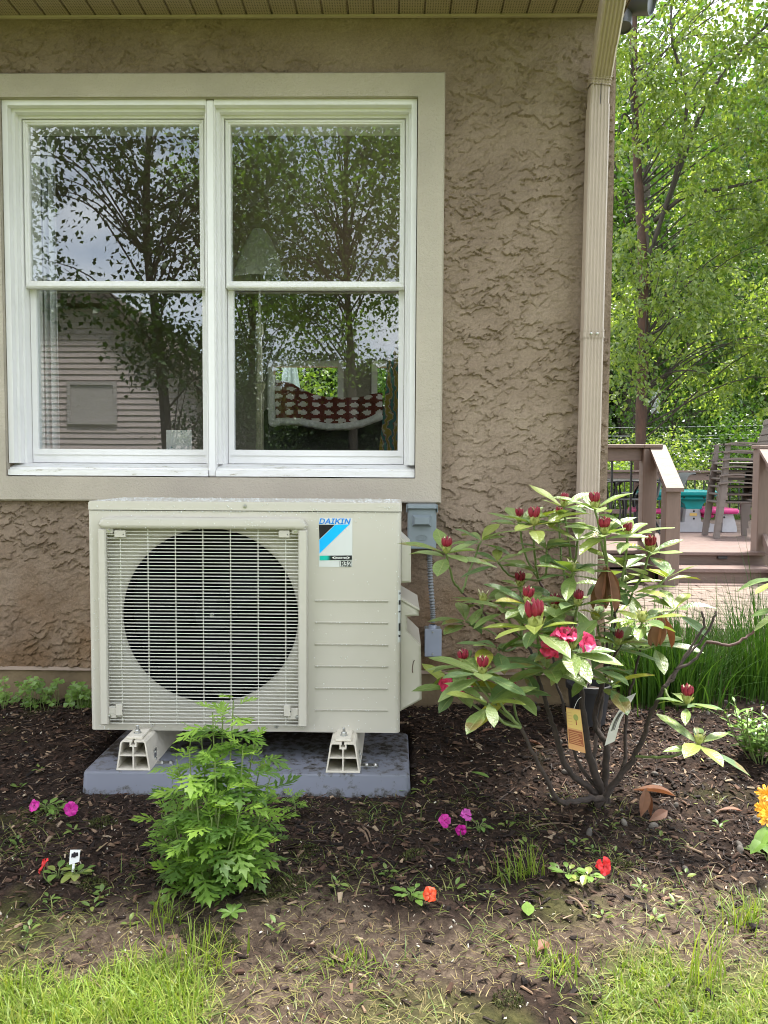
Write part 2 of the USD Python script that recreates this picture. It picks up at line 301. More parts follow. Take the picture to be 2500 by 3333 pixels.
# ---------------------------------------------------------------- ground
def sstep(a, b, x): t = np.clip((x - a) / (b - a), 0, 1); return t * t * (3 - 2 * t)
XC = float(at(1991, 900, 0)[0])                       # the house corner
PADP = dict(x0=float(at(262, 2600, -.645)[0]), x1=float(at(1338, 2600, -.645)[0]), y0=-.645, y1=-.235, h=.061)
def gz(x, y, fine=True):
    x, y = np.asarray(x, float), np.asarray(y, float)
    rise = .105 * sstep(-.80, -.06, y) * (1 - sstep(.3, 1.7, y))
    z = rise + .03 * (meshkit.fbm(np.stack([x * 1.1, y * 1.1, 0 * x], -1), 3, 5) - .5)
    far = sstep(14, 40, np.hypot(x, y)); z = z * (1 - far)
    if fine:
        near = (1 - sstep(2.2, 4.0, np.abs(x))) * (1 - sstep(1.5, 3.5, np.abs(y + .8)))
        z = z + near * (.038 * (meshkit.fbm(np.stack([x * 11, y * 11, 0 * x], -1), 4, 11) - .5) + .016 * (meshkit.fbm(np.stack([x * 45, y * 45, 0 * x], -1), 3, 21) - .5))
    inpad = sstep(PADP['x0'] - .05, PADP['x0'] + .02, x) * (1 - sstep(PADP['x1'] - .02, PADP['x1'] + .01, x)) * sstep(PADP['y0'] - .04, PADP['y0'] + .03, y) * (1 - sstep(PADP['y1'] - .02, PADP['y1'] + .02, y))
    z = z * (1 - inpad) + inpad * np.minimum(z, .004)
    z = z - .018
    path = (1 - sstep(2.4, 2.7, np.abs(x - 2.6))) * sstep(1.75, 1.95, y) * (1 - sstep(6, 6.2, y))
    return z * (1 - path) - .012 * path
LAWN_L = Polygon([atz(px, py)[:2] for px, py in ((-900, 3110), (-200, 3115), (0, 3140), (150, 3140), (280, 3165), (420, 3125), (560, 3130), (660, 3150), (680, 3230), (640, 3400), (600, 4200), (-900, 4200))])
LAWN_R = Polygon([atz(px, py)[:2] for px, py in ((1960, 4200), (1950, 3333), (1930, 3290), (1930, 3215), (1980, 3155), (2050, 3105), (2160, 3100), (2260, 3150), (2420, 3130), (2700, 3100), (3500, 3050), (3500, 4200))])
import shapely
def lawn_at(x, y, w=.12):
    p = shapely.points(np.asarray(x, float), np.asarray(y, float)); d = np.full(np.shape(p), 9.0)
    for g in (LAWN_L, LAWN_R):
        s = np.where(shapely.contains(g, p), -1, 1) * shapely.distance(g.exterior, p); d = np.minimum(d, s)
    d = np.where(np.asarray(y) < -1.95, np.minimum(d, -.05), d)
    d = d + .10 * (meshkit.fbm(np.stack([np.asarray(x) * 7, np.asarray(y) * 7, 0 * np.asarray(x)], -1), 3, 3) - .5)
    return 1 - sstep(-w / 2, w / 2, d)
def bare_at(x, y):
    n = meshkit.fbm(np.stack([np.asarray(x) * 3.2, np.asarray(y) * 4.5, 0 * np.asarray(x)], -1), 3, 8)
    return sstep(.42, .60, n + .28 * sstep(-1.05, -1.45, np.asarray(y)) * 1.0 - .05) * sstep(-.85, -1.35, np.asarray(y) + .25 * np.clip(np.asarray(x) - .5, 0, 2) * -1) 
gx = np.unique(np.concatenate([[-400, -150, -60, -30, -18, -10, -6, -4], np.arange(-3, -1.7, .08), np.arange(-1.7, 1.9, .014), np.arange(1.9, 4, .08), [4.5, 6, 10, 18, 30, 60, 150, 400]]))
gy = np.unique(np.concatenate([[-400, -150, -60, -30, -18, -10, -6, -4, -3], np.arange(-2.4, -2.0, .05), np.arange(-2.0, .12, .014), np.arange(.12, 6.4, .1), [8, 12, 18, 30, 60, 150, 400]]))
X, Y = np.meshgrid(gx, gy, indexing='ij'); Z = gz(X, Y)
nx, ny = X.shape; i, j = np.meshgrid(np.arange(nx - 1), np.arange(ny - 1), indexing='ij')
gf = tri(np.stack([i * ny + j, (i + 1) * ny + j, (i + 1) * ny + j + 1, i * ny + j + 1], -1).reshape(-1, 4))
gp = obj(None, 'ground', (np.stack([X, Y, Z], -1).reshape(-1, 3), gf), 'foundation', smooth=True, kind='structure', label='dark mulched flower bed running into bare soil and lawn')
far_lawn = np.maximum(lawn_at(X, Y), np.maximum(sstep(2.2, 4, np.abs(X)), sstep(6.5, 8, Y)) * (1 - .0 * X))
reg = np.stack([bare_at(X, Y), far_lawn, sstep(.55, .75, meshkit.fbm(np.stack([X * 5, Y * 5, 0 * X], -1), 4, 31) + .18 * sstep(-.9, -1.2, Y) - .12)], -1).reshape(-1, 3)
UsdGeom.PrimvarsAPI(stage.GetPrimAtPath(gp)).CreatePrimvar('region', Sdf.ValueTypeNames.Color3fArray, 'vertex').Set(Vt.Vec3fArray.FromNumpy(reg.astype(np.float32)))
usdkit.material(stage, '/World/Looks/ground', {
    'a': ('attribute', {'attribute': 'region'}), 'sep': ('separate_color', {}), 'tc': ('texture_coordinate', {}),
    'n': ('noise_texture', {'scale': 38.0, 'detail': 8.0, 'roughness': .7}), 'v': ('voronoi_texture', {'scale': 85.0}),
    'mulch': ('rgb_ramp', {'ramp': [(.3, (.010, .006, .005)), (.5, (.028, .017, .012)), (.66, (.06, .037, .026)), (.75, (.10, .064, .045))]}),
    'soil': ('rgb_ramp', {'ramp': [(.3, (.035, .024, .017)), (.5, (.09, .064, .046)), (.62, (.15, .112, .08)), (.75, (.22, .17, .12))]}),
    'turf': ('rgb_ramp', {'ramp': [(.3, (.05, .07, .012)), (.55, (.11, .14, .03)), (.75, (.20, .20, .06))]}),
    'moss': ('rgb_ramp', {'ramp': [(.35, (.035, .04, .01)), (.65, (.09, .10, .02))]}),
    'm1': ('mix_color', {}), 'm2': ('mix_color', {}), 'm3': ('mix_color', {}), 'k': ('math', {'math_type': 'multiply', 'value2': .55}),
    'b': ('bump', {'strength': 1.0, 'distance': .02}), 'p': ('principled_bsdf', {'roughness': .85, 'specular_ior_level': .2})},
    [('a.color', 'sep.color'), ('tc.object', 'n.vector'), ('tc.object', 'v.vector'), ('n.fac', 'mulch.fac'), ('n.fac', 'soil.fac'), ('n.fac', 'turf.fac'), ('n.fac', 'moss.fac'),
     ('sep.r', 'm1.fac'), ('mulch.color', 'm1.a'), ('soil.color', 'm1.b'), ('sep.b', 'k.value1'), ('k.value', 'm2.fac'), ('m1.result', 'm2.a'), ('moss.color', 'm2.b'),
     ('sep.g', 'm3.fac'), ('m2.result', 'm3.a'), ('turf.color', 'm3.b'), ('m3.result', 'p.base_color'), ('n.fac', 'b.height'), ('b.normal', 'p.normal')], surface='p.BSDF')
UsdShade.MaterialBindingAPI.Apply(stage.GetPrimAtPath(gp)).Bind(UsdShade.Material.Get(stage, '/World/Looks/ground'))

# ---------------------------------------------------------------- house
house = thing('house', 'brown stucco house with white paired window and pale stucco window surround', 'house')
ZS = float(at(900, 57, 0)[2]); ZB = float(at(1500, 2184, 0)[2])          # soffit and lower edge of the stucco
XL = -4.2; YB = 4.3
SX0, SX1 = float(at(0, 945, -.03)[0]) - .075, float(at(1443, 945, -.03)[0]); SZ0, SZ1 = float(at(750, 1634, -.03)[2]), float(at(750, 235, -.03)[2])
OX0, OX1 = float(at(18, 945, -.01)[0]), float(at(1355, 945, -.01)[0]); OZ0, OZ1 = float(at(750, 1553, -.01)[2]), float(at(750, 325, -.01)[2])
# the trowelled stucco face is real relief: ragged overlapping ledges
def dabs(xs, zs, seed):
    """trowel dabs laid one over the other: each thin at its top and breaking off in a ragged lower edge"""
    r = np.random.default_rng(seed); nx, nz = len(xs), len(zs); h = np.zeros((nx, nz)); x0, x1, z0, z1 = xs[0], xs[-1], zs[0], zs[-1]
    n = int((x1 - x0) * (z1 - z0) * 2000); ux, uz = r.uniform(x0, x1, n), r.uniform(z0, z1, n); lo = meshkit.fbm(np.stack([ux * 2.6, uz * 3.6, 0 * ux], -1), 3, seed); nzf = r.normal(0, 1, (nx, nz))
    for c in zip(ux, uz, r.uniform(0, 1, n), r.uniform(-.6, .6, n), r.uniform(0, 6.28, (n, 3)), r.random(n) * sstep(.30, .62, lo) * 1.7):
        cx_, cz_, u, sl, ph, th = c; a, b = .008 + .034 * u ** 2.4, .0055 + .016 * u ** 1.9
        i0, i1 = np.searchsorted(xs, (cx_ - 1.5 * a, cx_ + 1.5 * a)); j0, j1 = np.searchsorted(zs, (cz_ - 1.9 * b, cz_ + 1.9 * b))
        if i1 - i0 < 2 or j1 - j0 < 2: continue
        X_, Z_ = np.meshgrid(xs[i0:i1] - cx_, zs[j0:j1] - cz_, indexing='ij'); Z_ = Z_ - sl * X_
        an = np.arctan2(Z_ / b, X_ / a); rad = np.hypot(X_ / a, Z_ / b) / (1 + .24 * np.sin(3 * an + ph[0]) + .16 * np.sin(5 * an + ph[1]) + .12 * np.sin(9 * an + ph[2]) + .05 * nzf[i0:i1, j0:j1])
        w = h[i0:i1, j0:j1]; t = (.0016 + .0046 * th) * np.clip(.55 - .5 * Z_ / b, 0, 1.15); base = w.mean()
        h[i0:i1, j0:j1] = np.where(rad < 1, np.maximum(base * .75 + t, w * .6 + t * .5), w)
    return h
def stucco_relief(xs, zs, seed=41):
    X_, Z_ = np.meshgrid(xs, zs, indexing='ij'); p = np.stack([X_, Z_, 0 * X_], -1)
    return np.minimum(dabs(xs, zs, seed), .013) + .0035 * (meshkit.fbm(p * 60, 2, 71) - .5) + .008 * (meshkit.fbm(p * 2.5, 2, 81) - .5)
wx = np.unique(np.concatenate([np.arange(XL, -1.7, .05), np.arange(-1.7, XC, .0042), [XC]])); wz = np.unique(np.concatenate([np.arange(ZB, ZS, .0042), [ZS]]))
X, Z = np.meshgrid(wx, wz, indexing='ij'); D = stucco_relief(wx, wz); D = np.where(X > XC - .004, 0, D)
nx, nz = X.shape; i, j = np.meshgrid(np.arange(nx - 1), np.arange(nz - 1), indexing='ij')
cx, cz = (X[1:, 1:] + X[:-1, :-1]) / 2, (Z[1:, 1:] + Z[:-1, :-1]) / 2
keep = ~((cx > SX0 + .03) & (cx < SX1 - .03) & (cz > SZ0 + .03) & (cz < SZ1 - .03))
q = np.stack([i * nz + j, (i + 1) * nz + j, (i + 1) * nz + j + 1, i * nz + j + 1], -1)[keep]
face = (np.stack([X, -D, Z], -1).reshape(-1, 3), tri(q))
uq = np.unique(face[1]); rm = np.full(nx * nz, -1); rm[uq] = np.arange(len(uq)); face = (face[0][uq], rm[face[1]])
hole = sbox(OX0 - .001, OZ0 - .001, OX1 + .001, OZ1 + .001)
core = prism(sbox(XL, ZB, XC - .004, ZS + .1).difference(hole), .012, .20)
lip = box(XL, XC, -.004, .02, ZB - .012, ZB + .002)
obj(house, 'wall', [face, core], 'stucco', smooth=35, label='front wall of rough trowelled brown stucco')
sx, sz = np.meshgrid(np.arange(0, YB + .01, .03), np.arange(ZB, ZS + .1, .03), indexing='ij'); sD = stucco_relief(sx[:, 0], sz[0], 43); n2 = sx.shape
i, j = np.meshgrid(np.arange(n2[0] - 1), np.arange(n2[1] - 1), indexing='ij')
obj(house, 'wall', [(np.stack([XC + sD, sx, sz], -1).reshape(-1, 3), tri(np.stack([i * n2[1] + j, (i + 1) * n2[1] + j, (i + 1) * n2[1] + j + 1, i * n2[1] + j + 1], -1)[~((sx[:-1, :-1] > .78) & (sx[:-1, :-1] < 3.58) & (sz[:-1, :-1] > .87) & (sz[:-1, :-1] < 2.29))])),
    box(XC - .16, XC - .003, .201, YB, ZB, .9), box(XC - .16, XC - .003, .201, YB, 2.3, ZS + .1), box(XC - .16, XC - .003, .201, .8, .9, 2.3), box(XC - .16, XC - .003, 3.6, YB, .9, 2.3)], 'stucco', smooth=35, label='side wall of brown stucco round the corner')  # gap in this unseen wall is added to let light into the room
BW = [at(885, 1187, YB), at(1107, 1187, YB), at(1222, 1187, YB)]
bz1 = float(BW[0][2]); bz0 = .62
backhole = sbox(BW[0][0], bz0, BW[1][0], bz1).union(sbox(BW[2][0], bz0, .55, bz1))
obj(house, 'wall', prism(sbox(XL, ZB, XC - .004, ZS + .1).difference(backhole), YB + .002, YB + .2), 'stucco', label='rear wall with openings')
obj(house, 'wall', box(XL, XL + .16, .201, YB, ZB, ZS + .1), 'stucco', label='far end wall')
obj(house, 'drip_edge', lip, 'soffit')
obj(house, 'foundation', [box(XL, XC - .03, .004, .2, -.4, ZB - .013), box(XC - .19, XC - .03, .201, YB, -.4, ZB - .013), box(XL, XC - .191, YB + .01, YB + .2, -.4, ZB - .013)], 'foundation')
mat('room_wall', (.26, .24, .20), .9, .05); mat('room_floor', (.10, .06, .035), .5, .2, 8)
obj(house, 'room_floor', box(XL + .17, XC - .17, .21, YB, .30, .36), 'room_floor')
obj(house, 'room_ceiling', box(XL + .17, XC - .17, .21, YB, ZS - .1, ZS - .05), 'room_wall')
obj(house, 'room_lining', [prism(sbox(XL + .165, .37, XC - .165, ZS - .11).difference(hole.buffer(.002, join_style=2)), .205, .22), *[box(XC - .175, XC - .162, *q) for q in ((.225, YB - .01, .37, .9), (.225, YB - .01, 2.3, ZS - .11), (.225, .8, .9, 2.3), (3.6, YB - .01, .9, 2.3))], box(XL + .162, XL + .175, .225, YB - .01, .37, ZS - .11),
    prism(sbox(XL + .18, .37, XC - .18, ZS - .11).difference(backhole.buffer(.002, join_style=2)), YB - .02, YB - .004)], 'room_wall')
fr = []
for a in (backhole.geoms):
    x0, z0, x1, z1 = a.bounds; fr.append(prism(a.buffer(.035, join_style=2).difference(a.buffer(-.02, join_style=2)), YB - .035, YB - .022))
obj(house, 'rear_window_frame', fr, 'white_vinyl')
# eave: soffit panels, fascia, gutter, roof
OV = .42; x = XL; PW = .0955; k = 0
XE = XC + .02
while x < XE - .01:
    x1 = min(x + PW, XE)
    a = box(x + .001, x1 - .0075, -OV, -.001, ZS, ZS + .004)
    rib = prism(Polygon([(x1 - .0075, ZS), (x1 - .0075, ZS + .012), (x1 + .001, ZS + .012), (x1 + .001, ZS), (x1 - .0005, ZS + .009), (x1 - .006, ZS + .009)]), -OV, -.001)
    obj(house, 'soffit_panel', [a, rib], 'soffit_vent' if k % 2 == 0 else 'soffit_vent')
    x = x1; k += 1
obj(house, 'soffit_trim', box(XL, XE, -.022, -.010, ZS - .009, ZS - .001), 'gutter')
obj(house, 'fascia', box(XL, XE, -OV - .022, -OV - .002, ZS - .02, ZS + .17), 'gutter')
gpoly = Polygon([(-OV - .024, ZS + .02), (-OV - .09, ZS + .02), (-OV - .15, ZS + .09), (-OV - .15, ZS + .15), (-OV - .145, ZS + .15), (-OV - .143, ZS + .092), (-OV - .087, ZS + .026), (-OV - .03, ZS + .026), (-OV - .03, ZS + .15), (-OV - .024, ZS + .15)])
obj(house, 'gutter', prismx(gpoly, XL, XE + .01), 'gutter')
RY = YB / 2 + .1; RZ = ZS + .2 + (RY + OV) * .42
rp = Polygon([(-OV - .05, ZS + .175), (RY, RZ), (YB + OV, ZS + .175), (YB + OV, ZS + .23), (RY, RZ + .06), (-OV - .05, ZS + .23)])
obj(house, 'roof', prismx(rp, XL - .3, XE + .06), 'shingle')
gab = Polygon([(0, ZS + .1), (RY, RZ - .02), (YB, ZS + .1)])
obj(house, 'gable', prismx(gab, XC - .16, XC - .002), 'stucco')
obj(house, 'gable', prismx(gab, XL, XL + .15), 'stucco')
obj(house, 'rear_soffit', box(XL, XE, YB + .21, YB + OV - .01, ZS + .11, ZS + .14), 'soffit')
# stucco window surround
ring = sbox(SX0, SZ0, SX1, SZ1).difference(hole)
def bevel_frame(outer, inner, y0, y1, b=.006):
    a = prism(outer.difference(inner), y0 + b, y1); v = []
    o2, i2 = outer.buffer(-b, join_style=2), inner
    top = prism(o2.difference(i2), y0, y0 + .0005)
    ox0, oz0, ox1, oz1 = outer.bounds; px0, pz0, px1, pz1 = o2.bounds
    c = np.array([[ox0, y0 + b, oz0], [ox1, y0 + b, oz0], [ox1, y0 + b, oz1], [ox0, y0 + b, oz1], [px0, y0, pz0], [px1, y0, pz0], [px1, y0, pz1], [px0, y0, pz1]])
    f = tri(np.array([[k, (k + 1) % 4, 4 + (k + 1) % 4, 4 + k] for k in range(4)]))
    return cat([a, top, (c, f)])
surround = obj(house, 'window_surround', bevel_frame(sbox(SX0, SZ0, SX1, SZ1), hole, -.033, .0), 'surround', label='raised smooth pale stucco band round the window')
# window: two double-hung units beside a mullion
def ringbox(x0, x1, z0, z1, w, y0, y1, wb=None, wt=None):
    wb = w if wb is None else wb; wt = w if wt is None else wt
    return prism(sbox(x0, z0, x1, z1).difference(sbox(x0 + w, z0 + wb, x1 - w, z1 - wt)), y0, y1)
MX0, MX1 = float(at(673, 945, -.02)[0]), float(at(699, 945, -.02)[0])
SILL = .050
def window(x0, x1, left):
    z0, z1 = OZ0 + SILL, OZ1
    o, i_ = ('l', 'r') if left else ('r', 'l')
    a0, a1 = (.021, .002) if left else (.002, .021)
    def stepring(d0, d1, t, e, y):
        return prism(sbox(x0, z0, x1, z1).difference(sbox(x0 + d0, z0, x1 - d1, z1 - t)).difference(sbox(0, 0, 0, 0)), y, e)
    w = obj(house, 'window', [stepring(a0, a1, .020, .015, -.014), stepring(a0 + .012, a1 + .010, .032, .045, .016), stepring(a0 + .022, a1 + .02, .042, .205, .046)], 'white_vinyl',
            label='white double-hung window unit, ' + ('left' if left else 'right') + ' of the pair')
    u0, u1, ut = x0 + a0 + .024, x1 - a1 - .022, z1 - .044
    zm = float(at(600, 928, .07)[2])
    sw = .020
    us = obj(w, 'sash', [ringbox(u0, u1, zm - .014, ut, sw, .056, .085, .026, .017), ringbox(u0 + .004, u1 - .004, zm - .010, ut - .003, .008, .052, .0565)], 'white_vinyl', label='upper sash')
    obj(w, 'pane', box(u0 + sw - .004, u1 - sw + .004, .0680, .0682, zm + .008, ut - .013), 'window_glass', label='upper pane')
    obj(w, 'sash', [ringbox(u0, u1, z0 + .004, zm + .012, sw + .002, .092, .122, .055, .022), box(u0 + .01, u1 - .01, .0885, .0925, z0 + .036, z0 + .040)], 'white_vinyl', label='lower sash')
    obj(w, 'pane', box(u0 + sw - .004, u1 - sw + .004, .1055, .1057, z0 + .055, zm - .008), 'window_glass', label='lower pane')
window(OX0 + .002, MX0, True); window(MX1, OX1 - .002, False)
obj(house, 'mullion', [bbox(MX0 + .0005, MX1 - .0005, -.016, .2, OZ0 + .002, OZ1 - .002, .004)], 'white_vinyl')
sp = Polygon([(-.022, OZ0 + .003), (.19, OZ0 + .003), (.19, OZ0 + SILL + .003), (.05, OZ0 + SILL + .001), (-.005, OZ0 + SILL - .016), (-.005, OZ0 + SILL - .022), (-.022, OZ0 + SILL - .024)])
obj(house, 'window_sill', prismx(sp, OX0 + .001, MX0 - .0005), 'worn_white'); obj(house, 'window_sill', prismx(sp, MX1 + .0005, OX1 - .001), 'worn_white')

# ---------------------------------------------------------------- inside the room
def P(px, py, Y): return at(px, py, Y)
brass = mat('brass', (.33, .30, .22), .35, .1, 20, metal=.5)
lp = P(845, 1300, .75)
lamp = thing('floor_lamp', 'tall antique brass floor lamp with pale shade behind the right window', 'lamp', (lp[0], .75, .36))
pz = lambda py: float(P(845, py, .75)[2])
obj(lamp, 'pole', lathe([(0, .361), (.13, .361), (.13, .38), (.03, .41), (.014, .43), (.014, pz(1280)), (.026, pz(1265)), (.03, pz(1250)), (.017, pz(1238)), (.013, pz(1100)), (.022, pz(1085)), (.02, pz(1060)), (.006, pz(1045)), (.006, pz(880))], 14, c=(lp[0], .75, 0)), 'brass', smooth=40)
for a in range(6):
    aa = a * PI / 3; obj(lamp, 'reed', tube([(lp[0] + .014 * math.cos(aa), .75 + .014 * math.sin(aa), .45), (lp[0] + .014 * math.cos(aa), .75 + .014 * math.sin(aa), pz(1282))], .0045, 5), 'brass')
mat('shade_cloth', (.36, .35, .28), .8, .05)
obj(lamp, 'lamp_shade', lathe([(.135, pz(915)), (.12, pz(890)), (.085, pz(820)), (.05, pz(770)), (.03, pz(748)), (.028, pz(749)), (.082, pz(820)), (.133, pz(915))], 28, c=(lp[0], .75, 0)), 'shade_cloth', smooth=40)
# patterned throw over a sofa back
usdkit.material(stage, '/World/Looks/throw', {
    'tc': ('texture_coordinate', {}), 'sn': ('vector_math', {'math_type': 'snap', 'vector2': (.008, .5, .006)}), 'sep': ('separate_xyz', {}),
    'x': ('math', {'math_type': 'multiply', 'value2': 95.0}), 'z': ('math', {'math_type': 'multiply', 'value2': 150.0}), 'sx': ('math', {'math_type': 'sine'}), 'sz': ('math', {'math_type': 'sine'}), 'm': ('math', {'math_type': 'add'}),
    'n': ('noise_texture', {'scale': 60.0, 'detail': 1.0}), 'm2': ('math', {'math_type': 'multiply_add', 'value2': 2.2}), 'r': ('rgb_ramp', {'interpolate': False, 'ramp': [(0, (.13, .028, .026)), (.60, (.13, .028, .026)), (.62, (.62, .56, .52))]}), 'k': ('math', {'math_type': 'multiply', 'value2': .4}),
    'p': ('principled_bsdf', {'roughness': .95, 'specular_ior_level': .1})},
    [('tc.object', 'sn.vector1'), ('sn.vector', 'sep.vector'), ('sep.x', 'x.value1'), ('sep.z', 'z.value1'), ('x.value', 'sx.value1'), ('z.value', 'sz.value1'), ('sx.value', 'm.value1'), ('sz.value', 'm.value2'), ('sn.vector', 'n.vector'), ('n.fac', 'm2.value1'), ('m.value', 'm2.value3'), ('m2.value', 'k.value1'), ('k.value', 'r.fac'), ('r.color', 'p.base_color')], surface='p.BSDF')
mat('fleece', (.66, .63, .60), .95, .2, 60, .004, 90); mat('sofa_cloth', (.05, .045, .04), .9, .2)
TY = .95
tp = [(885, 1225), (905, 1238), (945, 1245), (985, 1268), (1030, 1285), (1075, 1292), (1130, 1294), (1180, 1290), (1215, 1282), (1245, 1278)]
lo = [(887, 1375), (905, 1374), (945, 1372), (985, 1376), (1030, 1384), (1075, 1390), (1130, 1388), (1180, 1378), (1215, 1366), (1245, 1352)]
T_, L_ = np.array([P(*q, TY + .08) for q in tp]), np.array([P(*q, TY) for q in lo])
T_, L_ = curve(T_, 5), curve(L_, 5); n = len(T_); rows = []
for k in range(9):
    s = k / 8; r = L_ * (1 - s) + T_ * s; r = r.copy(); r[:, 1] += .012 * np.sin(np.arange(n) * .55 + s * 2) - .02 * math.sin(PI * s); rows.append(r)
V = np.vstack(rows); i, j = np.meshgrid(np.arange(8), np.arange(n - 1), indexing='ij'); F = tri(np.stack([i * n + j, i * n + j + 1, (i + 1) * n + j + 1, (i + 1) * n + j], -1).reshape(-1, 4))
V2 = V + [0, .012, 0]
throw = thing('throw_blanket', 'dark red patterned throw with white fleece border over the sofa back indoors', 'blanket', tuple(L_.mean(0)))
obj(throw, 'cloth', [(V, F), (V2, F[:, ::-1])], 'throw', smooth=True)
edge = np.vstack([T_[:1] * .0 + T_[0], L_]); ee = curve(np.vstack([T_[0], (T_[0] + L_[0]) / 2, L_[0], L_[4], L_[8], L_[12], L_[16], L_[20], L_[24], L_[28], L_[32], L_[36], L_[-1]]), 5)
ee[:, 1] -= .008; rg = np.random.default_rng(4); obj(throw, 'fleece_border', tube(ee, .017 + .004 * rg.random(len(ee)), 8), 'fleece', smooth=True)
sofa = thing('sofa', 'dark sofa indoors under the patterned throw', 'sofa', (float(T_[:, 0].mean()), TY + .3, .36))
sx0, sx1 = T_[0, 0] - .05, T_[-1, 0] + .35
obj(sofa, 'sofa_back', bbox(sx0, sx1, TY + .095, TY + .28, .45, float(T_[:, 2].min()) - .04, .03), 'sofa_cloth')
obj(sofa, 'sofa_seat', bbox(sx0, sx1, TY + .285, TY + 1.0, .40, .72, .05), 'sofa_cloth')
for q in (sx0 - .14, sx1 + .005): obj(sofa, 'sofa_arm', bbox(q, q + .135, TY + .1, TY + 1.0, .38, .85, .04), 'sofa_cloth')
# ikat armchair at the right edge
usdkit.material(stage, '/World/Looks/ikat', {
    'tc': ('texture_coordinate', {}), 'w': ('wave_texture', {'scale': 9.0, 'distortion': 7.0, 'detail': 2.0, 'detail_scale': 2.0}), 'r': ('rgb_ramp', {'ramp': [(.2, (.25, .17, .03)), (.45, (.38, .34, .28)), (.6, (.2, .04, .03)), (.8, (.05, .14, .14))]}), 'p': ('principled_bsdf', {'roughness': .9})},
    [('tc.object', 'w.vector'), ('w.fac', 'r.fac'), ('r.color', 'p.base_color')], surface='p.BSDF')
a0, a1 = P(1238, 1455, .62), P(1292, 1130, .62)
chair = thing('armchair', 'tall armchair in multicoloured ikat cloth at the right edge of the window', 'armchair', ((a0[0] + a1[0]) / 2, .7, .36))
cp = [P(1232, 1480, .6), P(1250, 1330, .6), P(1262, 1170, .62), P(1290, 1120, .64), P(1360, 1130, .64), P(1400, 1480, .6)]
obj(chair, 'chair_back', prism(Polygon([(q[0], q[2]) for q in cp]), .58, .74), 'ikat')
obj(chair, 'chair_seat', bbox(cp[0][0], cp[-1][0], .745, 1.2, .5, .8, .05), 'ikat')
for q in ((cp[0][0] + .03, .62), (cp[-1][0] - .08, .62), (cp[0][0] + .03, 1.12), (cp[-1][0] - .08, 1.12)): obj(chair, 'leg', box(q[0], q[0] + .05, q[1], q[1] + .05, .361, .499), 'room_floor')
# sheer curtain and a card on the inside sill
mat('curtain', (.55, .55, .56), .9, .05, 3); c0, c1 = P(100, 900, .3)[0], P(182, 900, .3)[0]
xs = np.linspace(c0, c1, 60); prof = np.stack([xs, .3 + .022 * np.sin(np.linspace(0, 9 * PI, 60))], 1)
cv = np.vstack([np.column_stack([prof, np.full(60, z)]) for z in (.95, 2.45)]); k = np.arange(59)
cur = obj(None, 'curtain', (cv, tri(np.stack([k, k + 1, 61 + k, 60 + k], 1))), 'curtain', smooth=True, category='curtain', label='pale curtain hanging at the left edge of the left window indoors')
usdkit.material(stage, '/World/Looks/leaf_print', {
    'tc': ('texture_coordinate', {}), 'v': ('voronoi_texture', {'scale': 55.0, 'feature': 'f1', 'metric': 'minkowski', 'exponent': .7}), 'r': ('rgb_ramp', {'interpolate': False, 'ramp': [(0, (.16, .27, .25)), (.33, (.40, .27, .30)), (.40, (.5, .48, .47))]}), 'p': ('principled_bsdf', {'roughness': .6})},
    [('tc.object', 'v.vector'), ('v.distance', 'r.fac'), ('r.color', 'p.base_color')], surface='p.BSDF')
q0, q1 = P(542, 1456, .19), P(625, 1400, .19)
obj(None, 'greeting_card', [bbox(q0[0], q1[0], .186, .192, q0[2] - .01, q1[2], .001)], 'leaf_print', category='card', label='leaf-patterned card standing inside on the left window sill')
obj(house, 'inner_sill', box(OX0 + .02, OX1 - .02, .207, .26, OZ0 + .03, OZ0 + .05), 'white_vinyl')
# ---------------------------------------------------------------- downspout
d0, d1 = at(1946, 350, -.06), at(1913, 1610, -.06); dd = (d1 - d0) / (d0[2] - d1[2])
dbot = d0 + dd * (d0[2] - .16)
down = thing('downspout', 'beige fluted metal downspout with elbow and strap at the house corner', 'downspout', dbot)
def pipe_profile(w=.074, d=.066):
    pts = [(-w / 2 + .006, d / 2), (-w / 2, d / 2 - .006), (-w / 2, -d / 2 + .006), (-w / 2 + .006, -d / 2)]
    n = 5; xs = np.linspace(-w / 2 + .006, w / 2 - .006, n * 4 + 1)
    for k, xx in enumerate(xs[1:-1]): pts.append((xx, -d / 2 + (.0028 if k % 4 in (1, 2) else 0)))
    pts += [(w / 2 - .006, -d / 2), (w / 2, -d / 2 + .006), (w / 2, d / 2 - .006), (w / 2 - .006, d / 2)]
    return np.array(pts)
def sweep(prof, path, scales=None, ux=(1, 0, 0)):
    p = np.asarray(path, float); n, k = len(p), len(prof); t = np.gradient(p, axis=0); t /= np.linalg.norm(t, axis=1, keepdims=True)
    rows = []
    for i in range(n):
        x = np.asarray(ux, float) - t[i] * (np.dot(ux, t[i])); x /= np.linalg.norm(x); y = np.cross(t[i], x); s = 1 if scales is None else scales[i]
        rows.append(p[i] + s * (prof[:, :1] * x + prof[:, 1:] * y))
    v = np.vstack(rows); i, j = np.meshgrid(np.arange(n - 1), np.arange(k), indexing='ij')
    return v, tri(np.stack([i * k + j, i * k + (j + 1) % k, (i + 1) * k + (j + 1) % k, (i + 1) * k + j], -1).reshape(-1, 4))
prof = pipe_profile()
off = np.array([0, 0, 0])
obj(down, 'pipe', sweep(prof, [dbot, d0]), 'gutter', smooth=30)
topz = d0[2]
e0 = d0 + np.array([0, 0, .0]); e1 = at(1949, 285, -.06); e2 = at(1957, 235, -.075); e3 = at(1975, 120, -.20); e4 = at(2004, -60, -.38); e5 = at(2010, -150, -.45)
cw = curve([e1, (e1 + e2) / 2 + [0, .004, 0], e2], 8)
